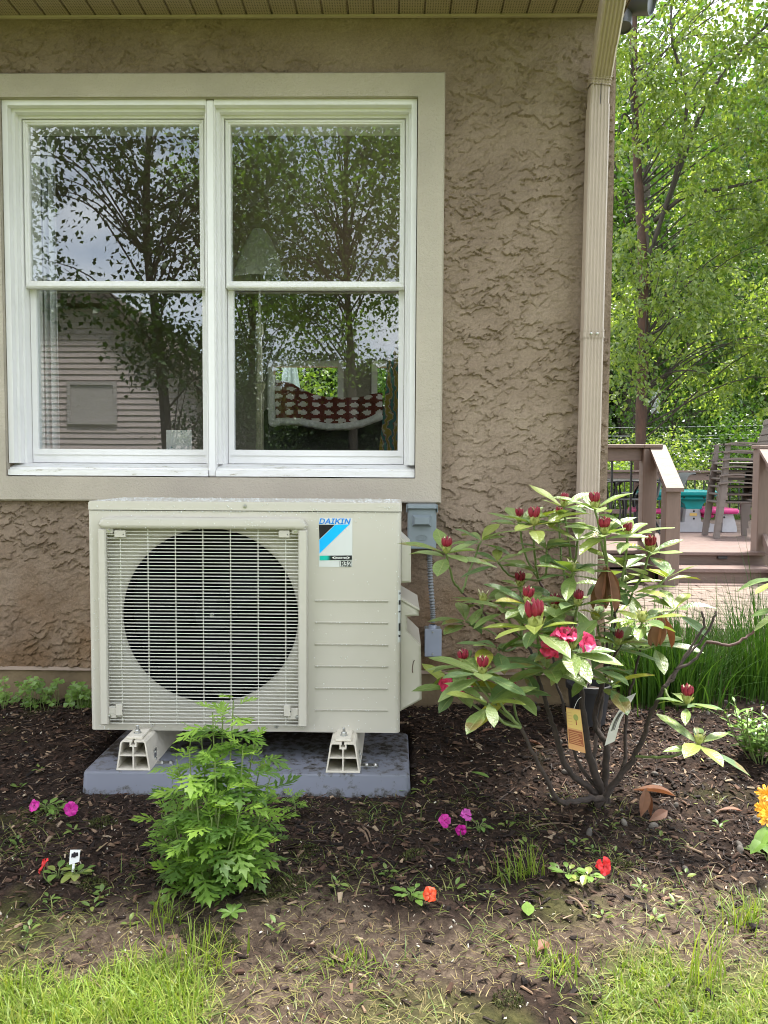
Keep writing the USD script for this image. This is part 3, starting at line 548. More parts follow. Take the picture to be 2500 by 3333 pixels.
obj(down, 'elbow', sweep(prof, np.vstack([e0, e1]), [.93, .93]), 'gutter', smooth=30)
obj(down, 'elbow', [sweep(prof, cw, [.97 if k % 3 else 1.06 for k in range(len(cw))])], 'gutter', smooth=30, label='corrugated bend of the elbow')
obj(down, 'elbow', sweep(prof, np.vstack([e2, e3])), 'gutter', smooth=30)
obj(down, 'elbow', sweep(prof, np.vstack([e3 - (e4 - e3) * .04, e4, e5]), [1.05, 1.05, 1.05]), 'gutter', smooth=30)
seam = np.array([0, -.0345, 0]); obj(down, 'seam', [tube([d0 + seam + [.0, 0, -.002], e1 + seam + [0, -.0005, 0]], .0012, 4)], 'dark_plastic')
s0 = at(1925, 1091, -.06); st = d0 + dd * (d0[2] - s0[2])
obj(down, 'strap', [sweep(prof * 1.045, [st - [0, 0, .017], st + [0, 0, .017]]), sweep(prof * 1.075, [st + [0, 0, .010], st + [0, 0, .014]]), sweep(prof * 1.075, [st - [0, 0, .014], st - [0, 0, .010]])], 'gutter')
for q in (-.013, .010): obj(down, 'screw', lathe([(0, .007), (.0045, .006), (.005, .0)], 8, 'y', st + [q, -.036, 0]), 'steel')
# ---------------------------------------------------------------- floodlight
fl = at(2052, 20, .10)
flood = thing('floodlight', 'dark grey twin-head security floodlight under the eave behind the downspout elbow', 'floodlight', fl)
mat('flood_grey', (.10, .105, .115), .4, .08)
obj(flood, 'mount', [lathe([(0, .02), (.05, .018), (.055, 0), (.055, -.01)], 16, 'x', fl + [-.03, .05, .03]), box(fl[0] - .13, fl[0] - .03, .11, .17, fl[2] - .0, fl[2] + .05)], 'flood_grey', smooth=35)
def head(c, d, k=1.0):
    B = basis(d); prof_ = [(0, -.05), (.03, -.045), (.042, -.02), (.045, .03), (.045, .055), (.041, .056), (.04, .045), (0, .044)]
    v, f = lathe(np.array(prof_) * k, 18); R = np.stack([B[:, 1], B[:, 2], B[:, 0]], 1)
    return v @ R.T + c, f
obj(flood, 'lamp_head', head(at(2078, 10, .02), (.75, -.5, -.25), .95), 'flood_grey', smooth=35)
obj(flood, 'lamp_head', head(at(2030, 62, .03), (-.1, -.25, -.9), .72), 'flood_grey', smooth=35)
# ---------------------------------------------------------------- electrical boxes
def px_box(x0, y0, x1, y1, Y): a, b = at(x0, y1, Y), at(x1, y0, Y); return a[0], b[0], a[2], b[2]
bx0, bx1, bz0_, bz1_ = px_box(1325, 1642, 1423, 1789, -.105)
ebox = thing('disconnect_box', 'grey electrical disconnect box with raised handle below the window surround corner', 'electrical box', ((bx0 + bx1) / 2, -.05, bz0_))
obj(ebox, 'body', bbox(bx0 + .002, bx1 - .002, -.103, -.004, bz0_ + .002, bz1_ - .004, .003), 'grey_enamel')
obj(ebox, 'lid', [bbox(bx0 - .001, bx1 + .001, -.112, -.003, bz1_ - .018, bz1_, .004), box(bx0 - .003, bx0 - .001, -.112, -.02, bz1_ - .03, bz1_ - .002), box(bx1 + .001, bx1 + .003, -.112, -.02, bz1_ - .03, bz1_ - .002)], 'grey_enamel')
def frustum(x0, x1, z0, z1, y0, y1, s):
    v = np.array([[x0, y0, z0], [x1, y0, z0], [x1, y0, z1], [x0, y0, z1], [x0 + s, y1, z0 + s], [x1 - s, y1, z0 + s], [x1 - s, y1, z1 - s], [x0 + s, y1, z1 - s]])
    return v, tri(np.array([[4, 5, 6, 7], [0, 1, 5, 4], [1, 2, 6, 5], [2, 3, 7, 6], [3, 0, 4, 7]]))
hx0, hx1, hz0, hz1 = px_box(1341, 1676, 1404, 1714, -.11); obj(ebox, 'raised_handle', frustum(hx0, hx1, hz0, hz1, -.1028, -.118, .010), 'grey_enamel')
oc = at(1372, 1750, -.104); rw, rh = .021, .0095; aa = np.linspace(0, 2 * PI, 29)
obj(ebox, 'embossed_oval', [tube(np.stack([oc[0] + rw * np.cos(aa), 0 * aa - .1035, oc[2] + rh * np.sin(aa)], 1), .0009, 5, False)] + [tube([(oc[0] + q, -.1035, oc[2] - .004), (oc[0] + q, -.1035, oc[2] + .004)], .0008, 4) for q in (-.010, -.003, .004, .010)], 'grey_enamel', smooth=True)
cpath = curve([at(1398, 1790, -.06), at(1399, 1830, -.055), at(1402, 1900, -.05), at(1408, 1980, -.05), at(1409, 2026, -.05)], 40)
conduit = thing('flexible_conduit', 'grey ribbed flexible conduit running down between two electrical boxes', 'conduit', cpath[-1])
rr = .0098 + .0017 * np.sin(np.linspace(0, 2 * PI * 32, len(cpath) * 4)); pp = np.stack([np.interp(np.linspace(0, 1, len(cpath) * 4), np.linspace(0, 1, len(cpath)), cpath[:, k]) for k in range(3)], 1)
obj(conduit, 'pipe', tube(pp, rr, 12), 'conduit_grey', smooth=True)
ce = at(1408, 2045, -.05)
obj(conduit, 'connector', lathe([(.012, .014), (.0152, .013), (.0152, -.002), (.0135, -.003), (.0135, -.014), (.0115, -.015), (.0115, -.024)], 10, c=ce), 'pipe_grey')
jx0, jx1, jz0, jz1 = px_box(1382, 2049, 1438, 2138, -.085)
jbox = thing('junction_box', 'small grey junction box with flat screwed cover low on the wall', 'electrical box', ((jx0 + jx1) / 2, -.04, jz0))
obj(jbox, 'body', bbox(jx0 + .002, jx1 - .002, -.078, -.004, jz0 + .002, jz1 - .002, .003), 'grey_enamel')
obj(jbox, 'cover', bbox(jx0, jx1, -.084, -.079, jz0, jz1, .002), 'pipe_grey')
for q in (jz0 + .011, jz1 - .011): obj(jbox, 'screw', lathe([(0, .003), (.003, .0025), (.0035, 0)], 8, 'y', ((jx0 + jx1) / 2 - .002, -.0842, q)), 'steel')

# ---------------------------------------------------------------- pad under the air conditioner
p_ = PADP
pad = thing('equipment_pad', 'grey moulded plastic pad under the air conditioner', 'pad', ((p_['x0'] + p_['x1']) / 2, (p_['y0'] + p_['y1']) / 2, 0))
def loft(rects, cap=True, r=.02, n=4):
    rows = []
    for (x0, x1, y0, y1, z) in rects:
        pts = []
        for cx_, cy_, a in ((x1 - r, y1 - r, 0), (x0 + r, y1 - r, PI / 2), (x0 + r, y0 + r, PI), (x1 - r, y0 + r, 1.5 * PI)):
            for k in range(n + 1): t = a + k / n * PI / 2; pts.append((cx_ + r * math.cos(t), cy_ + r * math.sin(t), z))
        rows.append(pts)
    v = np.array(rows).reshape(-1, 3); k = len(rows[0]); i, j = np.meshgrid(np.arange(len(rows) - 1), np.arange(k), indexing='ij')
    f = tri(np.stack([i * k + j, i * k + (j + 1) % k, (i + 1) * k + (j + 1) % k, (i + 1) * k + j], -1).reshape(-1, 4))
    if cap: f = np.vstack([f, [[(len(rows) - 1) * k, (len(rows) - 1) * k + q, (len(rows) - 1) * k + q + 1] for q in range(1, k - 1)]])
    return v, f
h = p_['h']
obj(pad, 'slab', loft([(p_['x0'] - .0, p_['x1'] + .0, p_['y0'], p_['y1'], -.06), (p_['x0'], p_['x1'], p_['y0'], p_['y1'], -.018), (p_['x0'] + .004, p_['x1'] - .004, p_['y0'] + .004, p_['y1'] - .004, h - .010), (p_['x0'] + .006, p_['x1'] - .006, p_['y0'] + .006, p_['y1'] - .006, h - .004), (p_['x0'] + .012, p_['x1'] - .012, p_['y0'] + .012, p_['y1'] - .012, h)]), 'pad_grey', smooth=40)
# ---------------------------------------------------------------- feet
FY0, FY1 = -.628, -.262
def foot(cx0, label):
    zt = float(at(430, 2411, FY0)[2]); bw, tw = .0545, .0405; z0 = h + .001; z1 = zt
    t = thing('mounting_foot', label, 'mounting foot', (cx0, (FY0 + FY1) / 2, h), 'mounting feet under the air conditioner')
    out = Polygon([(cx0 - bw, z0), (cx0 + bw, z0), (cx0 + tw, z1 - .006), (cx0 + tw - .006, z1), (cx0 - tw + .006, z1), (cx0 - tw, z1 - .006)])
    zm = z0 + (z1 - z0) * .50; wl = .0048
    inn = out.buffer(-wl, join_style=2).intersection(sbox(-9, z0 + .006, 9, 9))
    rib = sbox(cx0 - .0022, z0, cx0 + .0022, z1).union(sbox(-9, zm - .0022, 9, zm + .0022))
    slot = sbox(cx0 - .011, z1 - .020, cx0 + .011, z1 - .003)
    shell = out.difference(inn.difference(rib)).union(slot.intersection(out)).difference(sbox(cx0 - .0065, z1 - .014, cx0 + .0065, z1 - .006)).difference(sbox(cx0 - .0035, z1 - .01, cx0 + .0035, z1 + .01))
    obj(t, 'block', prism(shell, FY0, FY1), 'foot_cream')
    obj(t, 'back_plate', prism(out.buffer(-.006), FY1 - .006, FY1 - .003), 'foot_cream')
    topb = float(at(430, 2379, -.53)[2]) - .003
    obj(t, 'top_plate', bbox(cx0 - .026, cx0 + .026, FY0 + .012, FY1 - .02, z1 + .0005, z1 + .009, .002), 'foot_cream')
    by = FY0 + .045; b0 = np.array([cx0, by, z1 + .009])
    obj(t, 'bolt', [lathe([(0, 0), (.0125, 0), (.0125, .002), (0, .002)], 16, c=b0), lathe([(.009, .002), (.0095, .003), (.0095, .010), (.008, .0115), (0, .0115)], 6, c=b0), lathe([(.0045, .0115), (.0045, .024), (.003, .026), (0, .026)], 10, c=b0)], 'steel')
    xr = cx0 + bw - .006
    obj(t, 'bracket', [box(xr + .0005, xr + .003, FY0 + .05, FY0 + .075, h + .004, h + .048), box(xr + .0005, xr + .062, FY0 + .05, FY0 + .075, h + .001, h + .0035)], 'steel')
    for q in (.024, .052): obj(t, 'screw', lathe([(0, .006), (.004, .005), (.0055, .001), (.0055, 0)], 8, c=(xr + q, FY0 + .0625, h + .0035)), 'steel')
    for q in (.016, .038): obj(t, 'screw', lathe([(0, .005), (.0045, .003), (.005, 0)], 8, 'x', (xr + .003, FY0 + .0625, h + q)), 'steel')
foot(float(at(434, 2515, FY0)[0]), 'cream plastic mounting foot under the fan grille, left of the leafy plant')
foot(float(at(1116, 2515, FY0)[0]), 'cream plastic mounting foot under the panel with embossed lines, right of the leafy plant')

# ---------------------------------------------------------------- air conditioner
AY = -.53; AYB = -.205
A0, A1, AZ0, AZ1 = px_box(295, 1637, 1307, 2375, AY)
ac = thing('air_conditioner', 'cream outdoor air conditioner unit with square fan grille and blue badge', 'air conditioner', ((A0 + A1) / 2, (AY + AYB) / 2, AZ0))
def ax(px): return float(at(px, 2000, AY)[0])
def az(py): return float(at(800, py, AY)[2])
GX0, GX1, GZ0, GZ1 = ax(344), ax(988), az(2357), az(1700)
cr = .016
def rrect(x0, x1, y0, y1, r, n=5, which=(1, 1, 1, 1)):
    pts = []
    for (cx_, cy_, a, w) in ((x1, y1, 0, which[0]), (x0, y1, PI / 2, which[1]), (x0, y0, PI, which[2]), (x1, y0, 1.5 * PI, which[3])):
        if not w: pts.append((cx_, cy_)); continue
        sx_, sy_ = (-1 if cx_ == x1 else 1), (-1 if cy_ == y1 else 1)
        for k in range(n + 1): t = a + k / n * PI / 2; pts.append((cx_ + sx_ * r + r * math.cos(t), cy_ + sy_ * r + r * math.sin(t)))
    return Polygon(pts)
LIDZ = az(1662)
outer = rrect(A0, A1, AY, AYB, cr); shell_z = outer.difference(outer.buffer(-.0025)).difference(sbox(A0 + cr, AY - .01, A1 - cr, AY + .012))
front = prism(sbox(A0 + cr, AZ0, A1 - cr, LIDZ - .0025).difference(sbox(GX0, GZ0, GX1, GZ1)), AY, AY + .002)
obj(ac, 'casing', [prismz(shell_z, AZ0, LIDZ - .0025), front, box(A0 + cr, A1 - cr, AY + .004, AYB - cr, AZ0 + .001, AZ0 + .003)], 'ac_paint', smooth=40)
obj(ac, 'top_cover', [prismz(rrect(A0 - .0015, A1 + .0015, AY - .0022, AYB + .002, cr), LIDZ, AZ1 - .004), prismz(rrect(A0 + .001, A1 - .001, AY + .0005, AYB, cr), AZ1 - .0041, AZ1)], 'ac_paint', smooth=40)
# recessed shroud with flared fan mouth
RYD = AY + .024
FC = at(681, 2008, AY + .03); FR = .2915
sheet = sbox(GX0, GZ0, GX1, GZ1).difference(Point(FC[0], FC[2]).buffer(FR + .045, 48))
fl_prof = [(FR + .045, .0), (FR + .022, -.004), (FR + .008, -.014), (FR + .001, -.022), (FR, -.026)]
obj(ac, 'fan_shroud', [prism(sheet, RYD, RYD + .002), lathe(fl_prof, 96, 'y', (FC[0], RYD, FC[2])), box(GX0 - .002, GX0, AY + .001, RYD + .001, GZ0, GZ1), box(GX1, GX1 + .002, AY + .001, RYD + .001, GZ0, GZ1), box(GX0, GX1, AY + .001, RYD + .001, GZ1, GZ1 + .002), box(GX0, GX1, AY + .001, RYD + .001, GZ0 - .002, GZ0)], 'ac_paint', smooth=40)
obj(ac, 'fan_duct', lathe([(FR - .0004, -.0255), (FR - .0008, -.04), (FR - .001, -.12)], 96, 'y', (FC[0], RYD, FC[2])), 'fan_black', smooth=40)
obj(ac, 'coil', [box(A0 + .03, A1 - .06, AYB - .03, AYB - .02, AZ0 + .03, LIDZ - .02)] + [box(A0 + .03, A1 - .06, AYB - .034, AYB - .0302, zz, zz + .003) for zz in np.arange(AZ0 + .04, LIDZ - .03, .021)], 'coil')
obj(ac, 'divider', box(GX1 + .01, GX1 + .012, RYD + .01, AYB - .035, AZ0 + .01, LIDZ - .01), 'fan_black')
hub = np.array([FC[0], RYD + .075, FC[2]])
fan = obj(ac, 'fan', lathe([(0, .022), (.06, .02), (.068, .005), (.068, -.06)], 32, 'y', hub), 'fan_black', smooth=35)
for k in range(3):
    a0 = k * 2 * PI / 3 + .3; nr, na = 8, 10; g = []
    for ir in range(nr):
        r = .06 + (FR - .075) * ir / (nr - 1)
        for ia in range(na):
            s = ia / (na - 1); a = a0 + s * (1.35 - .25 * ir / nr) + .35 * (ir / nr) ** 2; g.append((hub[0] + r * math.cos(a), hub[1] - .018 + .08 * s - .012 * (ir / nr), hub[2] + r * math.sin(a)))
    i, j = np.meshgrid(np.arange(nr - 1), np.arange(na - 1), indexing='ij'); bf = tri(np.stack([i * na + j, i * na + j + 1, (i + 1) * na + j + 1, (i + 1) * na + j], -1).reshape(-1, 4)); g = np.array(g)
    obj(fan, 'blade', [(g, bf), (g + [0, .004, 0], bf[:, ::-1])], 'fan_black', smooth=True)
obj(fan, 'hub_nut', [lathe([(.007, 0), (.0075, .004), (.0075, .010), (.005, .012), (0, .012)], 6, 'y', hub - [0, .022, 0]), lathe([(.004, .012), (.004, .02), (0, .021)], 8, 'y', hub - [0, .022, 0])], 'steel')
# guard: hood, side bars, wires
GY = AY - .030
hx0, hx1, htop, hlow = ax(331), ax(1003), az(1684), az(1722)
hood_p = [(hx0, hlow), (hx1, hlow)]
for k in range(7): t = k / 6 * PI / 2; hood_p.append((hx1 - .026 + .026 * math.cos(t), htop - .026 + .026 * math.sin(t)))
for k in range(7): t = PI / 2 + k / 6 * PI / 2; hood_p.append((hx0 + .026 + .026 * math.cos(t), htop - .026 + .026 * math.sin(t)))
hp = Polygon(hood_p)
layers = [prism(hp, GY + .010, AY - .0005)] + [prism(hp.buffer(-b).intersection(sbox(-9, hlow + .0003, 9, 9)), GY + y, GY + y + .004) for b, y in ((.0015, .007), (.0035, .0045), (.0065, .002), (.010, .0))]
def domed(poly_pts, insets):
    """rows of inset outlines joined, front face closed"""
    rows = []
    P0 = Polygon(poly_pts); n = 64
    for b, y in insets:
        q = P0.buffer(-b, join_style=1) if b else P0; L = q.exterior.length
        st_ = q.exterior.project(Point(P0.centroid.x, hlow + b)); rows.append([(q.exterior.interpolate((st_ + k / n * L) % L).x, y, q.exterior.interpolate((st_ + k / n * L) % L).y) for k in range(n)])
    v = np.array(rows).reshape(-1, 3); i, j = np.meshgrid(np.arange(len(rows) - 1), np.arange(n), indexing='ij')
    f = tri(np.stack([i * n + j, i * n + (j + 1) % n, (i + 1) * n + (j + 1) % n, (i + 1) * n + j], -1).reshape(-1, 4)); o = (len(rows) - 1) * n
    return v, np.vstack([f, [[o, o + q, o + q + 1] for q in range(1, n - 1)]])
gf_ = obj(ac, 'grille_frame', [domed(hood_p, [(0, AY - .0005), (0, GY + .012), (.0015, GY + .007), (.004, GY + .0035), (.008, GY + .001), (.012, GY)]),
    bbox(hx0, ax(357), GY + .004, AY - .0005, GZ0 + .0, hlow - .0003, .004), bbox(ax(974), hx1, GY + .004, AY - .0005, GZ0 + .0, hlow - .0003, .004)], 'ac_paint', smooth=35)
wy = GY + .014; wz0, wz1 = az(2353), az(1731)
for k in range(58):
    zz = wz1 + (wz0 - wz1) * k / 57; obj(gf_, 'wire', tube([(ax(357) + .001, wy, zz), (ax(974) - .001, wy, zz)], .00165, 6, False), 'ac_wire', smooth=True)
for k in range(7):
    xx = ax(399.5) + (ax(932) - ax(399.5)) * k / 6; obj(gf_, 'wire', tube([(xx, wy + .0033, wz0 - .001), (xx, wy + .0033, hlow + .001)], .0018, 6, False), 'ac_wire', smooth=True)
def screw(parent, px, py, y, r=.0042):
    c = (ax(px), y, az(py)); obj(parent, 'screw', [lathe([(0, .003), (r * .7, .0028), (r, .001), (r, -.001)], 10, 'y', c), lathe([(r * 1.7, .0002), (r * 1.7, .0006), (r, .0008)], 12, 'y', c)], 'steel', smooth=40)
def clip(p0, p1, b0, b1, s):
    c = obj(ac, 'corner_clip', [bbox(ax(p0[0]), ax(p1[0]), wy - .008, wy - .002, az(p1[1]), az(p0[1]), .0015), bbox(ax(b0[0]), ax(b1[0]), wy - .004, RYD, az(b1[1]), az(b0[1]), .0015)], 'ac_paint')
    screw(c, s[0], s[1], wy - .0045); k = ((p0[0] + p1[0]) / 2 + 11, (p0[1] + p1[1]) / 2 + 2); obj(c, 'hole', lathe([(0, .0003), (.0018, .0002)], 8, 'y', (ax(k[0]), wy - .0081, az(k[1]))), 'fan_black')
clip((384, 1727), (420, 1750), (350, 1718), (378, 1738), (366, 1727)); clip((911, 1724), (946, 1747), (952, 1715), (980, 1735), (964, 1724))
clip((381, 2290), (403, 2327), (357, 2301), (382, 2336), (358, 2329)); clip((927, 2287), (949, 2323), (940, 2298), (973, 2334), (971, 2326))
for q in ((492, 2363), (899, 2363)): screw(ac, q[0], q[1], AY - .0005)
screw(ac, 799, 1648, AY - .0025)
for py in (1953, 2024, 2095, 2166, 2237, 2308):
    z = az(py); x0, x1 = ax(1026), ax(1263); pr = Polygon([(AY + .0005, z - .0055), (AY - .0006, z - .0045), (AY - .0026, z + .0002), (AY - .0030, z + .0016), (AY + .0005, z + .0028)])
    obj(ac, 'embossed_line', prismx(pr, x0, x1), 'ac_paint', smooth=30)
# badge
by = AY - .0006
bad = obj(ac, 'badge', box(ax(1038), ax(1146), by, AY - .0001, az(1843), az(1684)), 'sticker')
def flat(parent, name, pts, mt, y, label=None): obj(parent, name, prism(Polygon([(ax(a), az(b)) for a, b in pts]), y, y + .0003), mt, label=label)
def text(parent, name, s, x0, base, capx, width, mt, y, slant=0.0, bold=True):
    g = meshkit.text_mesh(s, capx, .0003, bold); v = np.array(g.vertices); v[:, 0] -= v[:, 0].min(); v[:, 0] *= width / v[:, 0].max(); v[:, 0] += slant * v[:, 1]
    obj(parent, name, (np.stack([x0 + v[:, 0], y - v[:, 2], base + v[:, 1]], 1), np.array(g.faces)), mt)
text(bad, 'lettering', 'DAIKIN', ax(1038.5), az(1703), ax(1018) - ax(1000) - .001, ax(1137) - ax(1038.5), 'print_blue', by - .0003, .22)
flat(bad, 'black_triangle', [(1038, 1706), (1089, 1706), (1039, 1754)], 'print_black', by - .0004)
flat(bad, 'blue_band', [(1091, 1706), (1137, 1704), (1040, 1800), (1039, 1756)], 'print_cyan', by - .0004)
flat(bad, 'teal_strip', [(1040, 1807), (1063, 1806.5), (1063, 1821.5), (1040, 1822)], 'print_teal', by - .0004)
usdkit.material(stage, '/World/Looks/print_fade', {'g': ('geometry', {}), 's': ('separate_xyz', {}), 'mr': ('map_range', {'from_min': ax(1063), 'from_max': ax(1076), 'clamp': True}), 'mx': ('mix_color', {'a': sr(0, 175, 160), 'b': (.006, .006, .01)}), 'p': ('principled_bsdf', {'roughness': .35})},
    [('g.position', 's.vector'), ('s.x', 'mr.value'), ('mr.result', 'mx.fac'), ('mx.result', 'p.base_color')], surface='p.BSDF')
flat(bad, 'black_strip', [(1063, 1806.5), (1145, 1805), (1145, 1819.5), (1063, 1821.5)], 'print_fade', by - .0004)
text(bad, 'lettering', 'INVERTER', ax(1089), az(1816.5), .0060, ax(1128) - ax(1089), 'print_white', by - .0008, .18)
for sgn, xa in ((1, 1080), (-1, 1139)):
    z = az(1812.8); pts = [(ax(xa), z), (ax(xa + sgn * 12), z + .0056), (ax(xa + sgn * 5.5), z), (ax(xa + sgn * 12), z - .0056)]; obj(bad, 'swoosh', prism(Polygon(pts), by - .0010, by - .0006), 'print_white')
obj(bad, 'outline', prism(rrect(ax(1105), ax(1145), az(1842), az(1822), .002).difference(rrect(ax(1105) + .0008, ax(1145) - .0008, az(1842) + .0008, az(1822) - .0008, .0015)), by - .0005, by - .0002), 'print_black')
text(bad, 'lettering', 'R32', ax(1109.5), az(1840), .0162, ax(1141.5) - ax(1109.5), 'print_black', by - .0004)
# covers and handles on the right side
def ox(pts): return Polygon([(ax(a), az(b)) for a, b in pts])
def sidecover(name, pts, y0, y1, label):
    P0 = ox(pts); obj(ac, name, [prism(P0, y0 + .006, y1), prism(P0.buffer(-.003, join_style=2), y0 + .003, y0 + .0061), prism(P0.buffer(-.006, join_style=2), y0, y0 + .0031)], 'ac_paint', label=label)
sidecover('side_handle', [(1300, 1742), (1310, 1752), (1337, 1777), (1338, 1896), (1300, 1899)], AY + .03, AYB - .04, 'upper side handle')
sidecover('valve_cover', [(1300, 1945), (1311, 1952), (1363, 1982), (1364, 2004), (1325, 2007), (1325, 2056), (1372, 2100), (1376, 2278), (1300, 2320)], AY + .02, AYB - .03, 'stepped valve cover on the right side')
obj(ac, 'hood_top', prism(ox([(1300, 1941), (1311, 1948), (1366, 1980), (1366, 1986), (1300, 1949)]), AY + .018, AYB - .03), 'ac_paint')
cr_ = [(1351, 2148), (1347, 2154), (1344, 2172), (1344, 2184), (1346, 2190)]; obj(ac, 'cover_mark', tube([(ax(a), AY + .0195, az(b)) for a, b in cr_], .0013, 5), 'twig_red')
lx = A1 + .0004
obj(ac, 'side_label', [prismz(Polygon([(A1 - cr + cr * math.sin(t) + .0004 * math.sin(t), AY + cr - cr * math.cos(t) - .0004 * math.cos(t)) for t in np.linspace(.45, 1.5, 9)] + [(A1 - cr + (cr - .001) * math.sin(t), AY + cr - (cr - .001) * math.cos(t)) for t in np.linspace(1.5, .45, 9)]), az(2087), az(1918))], 'sticker')
for pz_ in ((1925, 1931), (1950, 1965), (1985, 1990), (2025, 2050), (2062, 2070)):
    obj(ac, 'side_label_mark', prismz(Polygon([(A1 - cr + (cr + .0008) * math.sin(t), AY + cr - (cr + .0008) * math.cos(t)) for t in np.linspace(.6, 1.2, 6)] + [(A1 - cr + cr * math.sin(t), AY + cr - cr * math.cos(t)) for t in np.linspace(1.2, .6, 6)]), az(pz_[1]), az(pz_[0])), 'print_black')
# rain drops
rg = np.random.default_rng(12)
ico = trimesh.creation.icosphere(1); iv, if_ = np.array(ico.vertices), np.array(ico.faces)
ps = []
for _ in range(1500):
    px, py = rg.uniform(298, 1304), rg.uniform(1640, 2370)
    edge = px < 335 or px > 1285 or py < 1725 or py > 2355
    if 340 < px < 995 and 1722 < py < 2357: continue
    if not edge and rg.random() > .16: continue
    if px > 1003 and 1038 < px < 1146 and py < 1843: continue
    y = AY - .0026 if py < 1660 else GY if (335 < px < 1000 and 1686 < py < 1722) else AY
    if 331 < px < 357 or 974 < px < 1003: y = GY + .004
    ps.append((ax(px), y, az(py)))
for px in rg.uniform(300, 1300, 90): ps.append((ax(px), AY - .001, az(1665) - .001))
for py in (1953, 2024, 2095, 2166, 2237, 2308):
    for px in rg.uniform(1028, 1262, 14): ps.append((ax(px), AY - .004, az(py) + .001))
ps = np.array(ps); k = rg.uniform(.0006, .0019, len(ps)) ** 1.0; M = np.eye(3)[None] * k[:, None, None] * np.array([1, .6, 1.15])[None, :, None]
obj(ac, 'rain_drops', scatter(iv, if_, M, ps), 'water', smooth=True, kind='stuff')
tp_ = np.stack([rg.uniform(A0 + .01, A1 - .01, 700), rg.uniform(AY + .003, AYB, 700), np.full(700, AZ1)], 1); k = rg.uniform(.0012, .0035, 700)
obj(ac, 'rain_drops', scatter(iv, if_, np.eye(3)[None] * k[:, None, None] * np.array([1, 1, .6])[None, :, None], tp_), 'water', smooth=True, kind='stuff')
def gpt(px, py):
    p = atz(px, py)
    for _ in range(4): p = atz(px, py, float(gz(p[0], p[1])))
    return p
# ---------------------------------------------------------------- mulch, litter and grass
rg = np.random.default_rng(77)
def ground_pts(n, x0, x1, y0, y1):
    x, y = rg.uniform(x0, x1, n), rg.uniform(y0, y1, n); return x, y
def on_pad(x, y, e=.0): return (x > PADP['x0'] - e) & (x < PADP['x1'] + e) & (y > PADP['y0'] - e) & (y < PADP['y1'] + e)
usdkit.material(stage, '/World/Looks/chips', {
    'g': ('attribute', {'attribute': 'isl'}), 'r': ('rgb_ramp', {'ramp': [(0, (.009, .006, .005)), (.35, (.018, .011, .008)), (.6, (.035, .019, .013)), (.8, (.065, .035, .023)), (.91, (.12, .07, .045)), (.97, (.21, .14, .09)), (1.0, (.33, .26, .18))]}),
    'tc': ('texture_coordinate', {}), 'n': ('noise_texture', {'scale': 160.0, 'detail': 4.0}), 'b': ('bump', {'strength': .6, 'distance': .002}), 'p': ('principled_bsdf', {'roughness': .75, 'specular_ior_level': .25})},
    [('g.fac', 'r.fac'), ('r.color', 'p.base_color'), ('tc.object', 'n.vector'), ('n.fac', 'b.height'), ('b.normal', 'p.normal')], surface='p.BSDF')
cv_, cf_ = bbox(-.5, .5, -.5, .5, -.5, .5, .22); cv_[:, 1] *= 1 - .5 * np.abs(cv_[:, 0]) ; cv_[:, 2] += .18 * cv_[:, 0] ** 2
cv_, cf_ = box(-.5, .5, -.5, .5, -.5, .5); cv_ = cv_ * np.array([1, 1, 1]); cv_[[1, 3, 5, 7], 1] *= .55; cv_[[4, 5, 6, 7], :2] *= .75
def chips(n, x0, x1, y0, y1, lmin, lmax, dens, name, label, mt, flatk=.35, tilt=.45):
    x, y = ground_pts(n, x0, x1, y0, y1); k = ~on_pad(x, y, .006) & (rg.random(n) < dens(x, y)); x, y = x[k], y[k]; n = len(x)
    L = lmin + (lmax - lmin) * rg.random(n) ** 2.6; W = L * rg.uniform(.18, .55, n); H = np.minimum(W * rg.uniform(.15, flatk + .1, n), .0055)
    M = rand_rot(rg, n, tilt) * np.stack([L, W, H], 1)[:, None, :]
    return obj(None, name, scatter(cv_, cf_, M, np.stack([x, y, gz(x, y) + H * .3 + .0035], 1)), mt, kind='stuff', label=label)
bed = lambda x, y: np.clip(1 - .85 * lawn_at(x, y) - .42 * bare_at(x, y), .05, 1) * (1 - .78 * sstep(-1.05, -1.35, y))
chips(46000, -1.75, 2.3, -1.75, .0, .004, .030, lambda x, y: bed(x, y) ** .8, 'mulch', 'dark shredded bark mulch covering the flower bed', 'chips')
chips(1500, -1.75, 1.9, -1.6, .0, .012, .036, lambda x, y: bed(x, y) ** 2, 'bark_pieces', 'larger splinters of bark lying on the mulch', 'chips', .25, .3)
def slivers(n, name, label, mt, lmin, lmax, dens):
    x, y = ground_pts(n, -1.75, 2.2, -1.75, .0); k = ~on_pad(x, y, .01) & (rg.random(n) < dens(x, y)); x, y = x[k], y[k]; n = len(x); L = rg.uniform(lmin, lmax, n) * rg.uniform(.5, 1, n)
    M = rand_rot(rg, n, .28) * np.stack([L, L * rg.uniform(.04, .12, n), .0012 + 0 * L], 1)[:, None, :]; v = cv_.copy(); v[:, 2] += .0
    obj(None, name, scatter(v, cf_, M, np.stack([x, y, gz(x, y) + .005 + .005 * rg.random(n)], 1)), mt, kind='stuff', label=label)
usdkit.material(stage, '/World/Looks/fibre', {'g': ('attribute', {'attribute': 'isl'}), 'r': ('rgb_ramp', {'ramp': [(0, (.016, .010, .008)), (.5, (.045, .024, .016)), (.85, (.11, .06, .036)), (1, (.28, .20, .12))]}), 'p': ('principled_bsdf', {'roughness': .6})}, [('g.fac', 'r.fac'), ('r.color', 'p.base_color')], surface='p.BSDF')
slivers(9000, 'bark_slivers', 'thin reddish brown bark slivers strewn over the mulch', 'fibre', .012, .05, lambda x, y: bed(x, y))
mat('leaf_scrap', (.24, .26, .07), .6, .3, 90, island=.4)
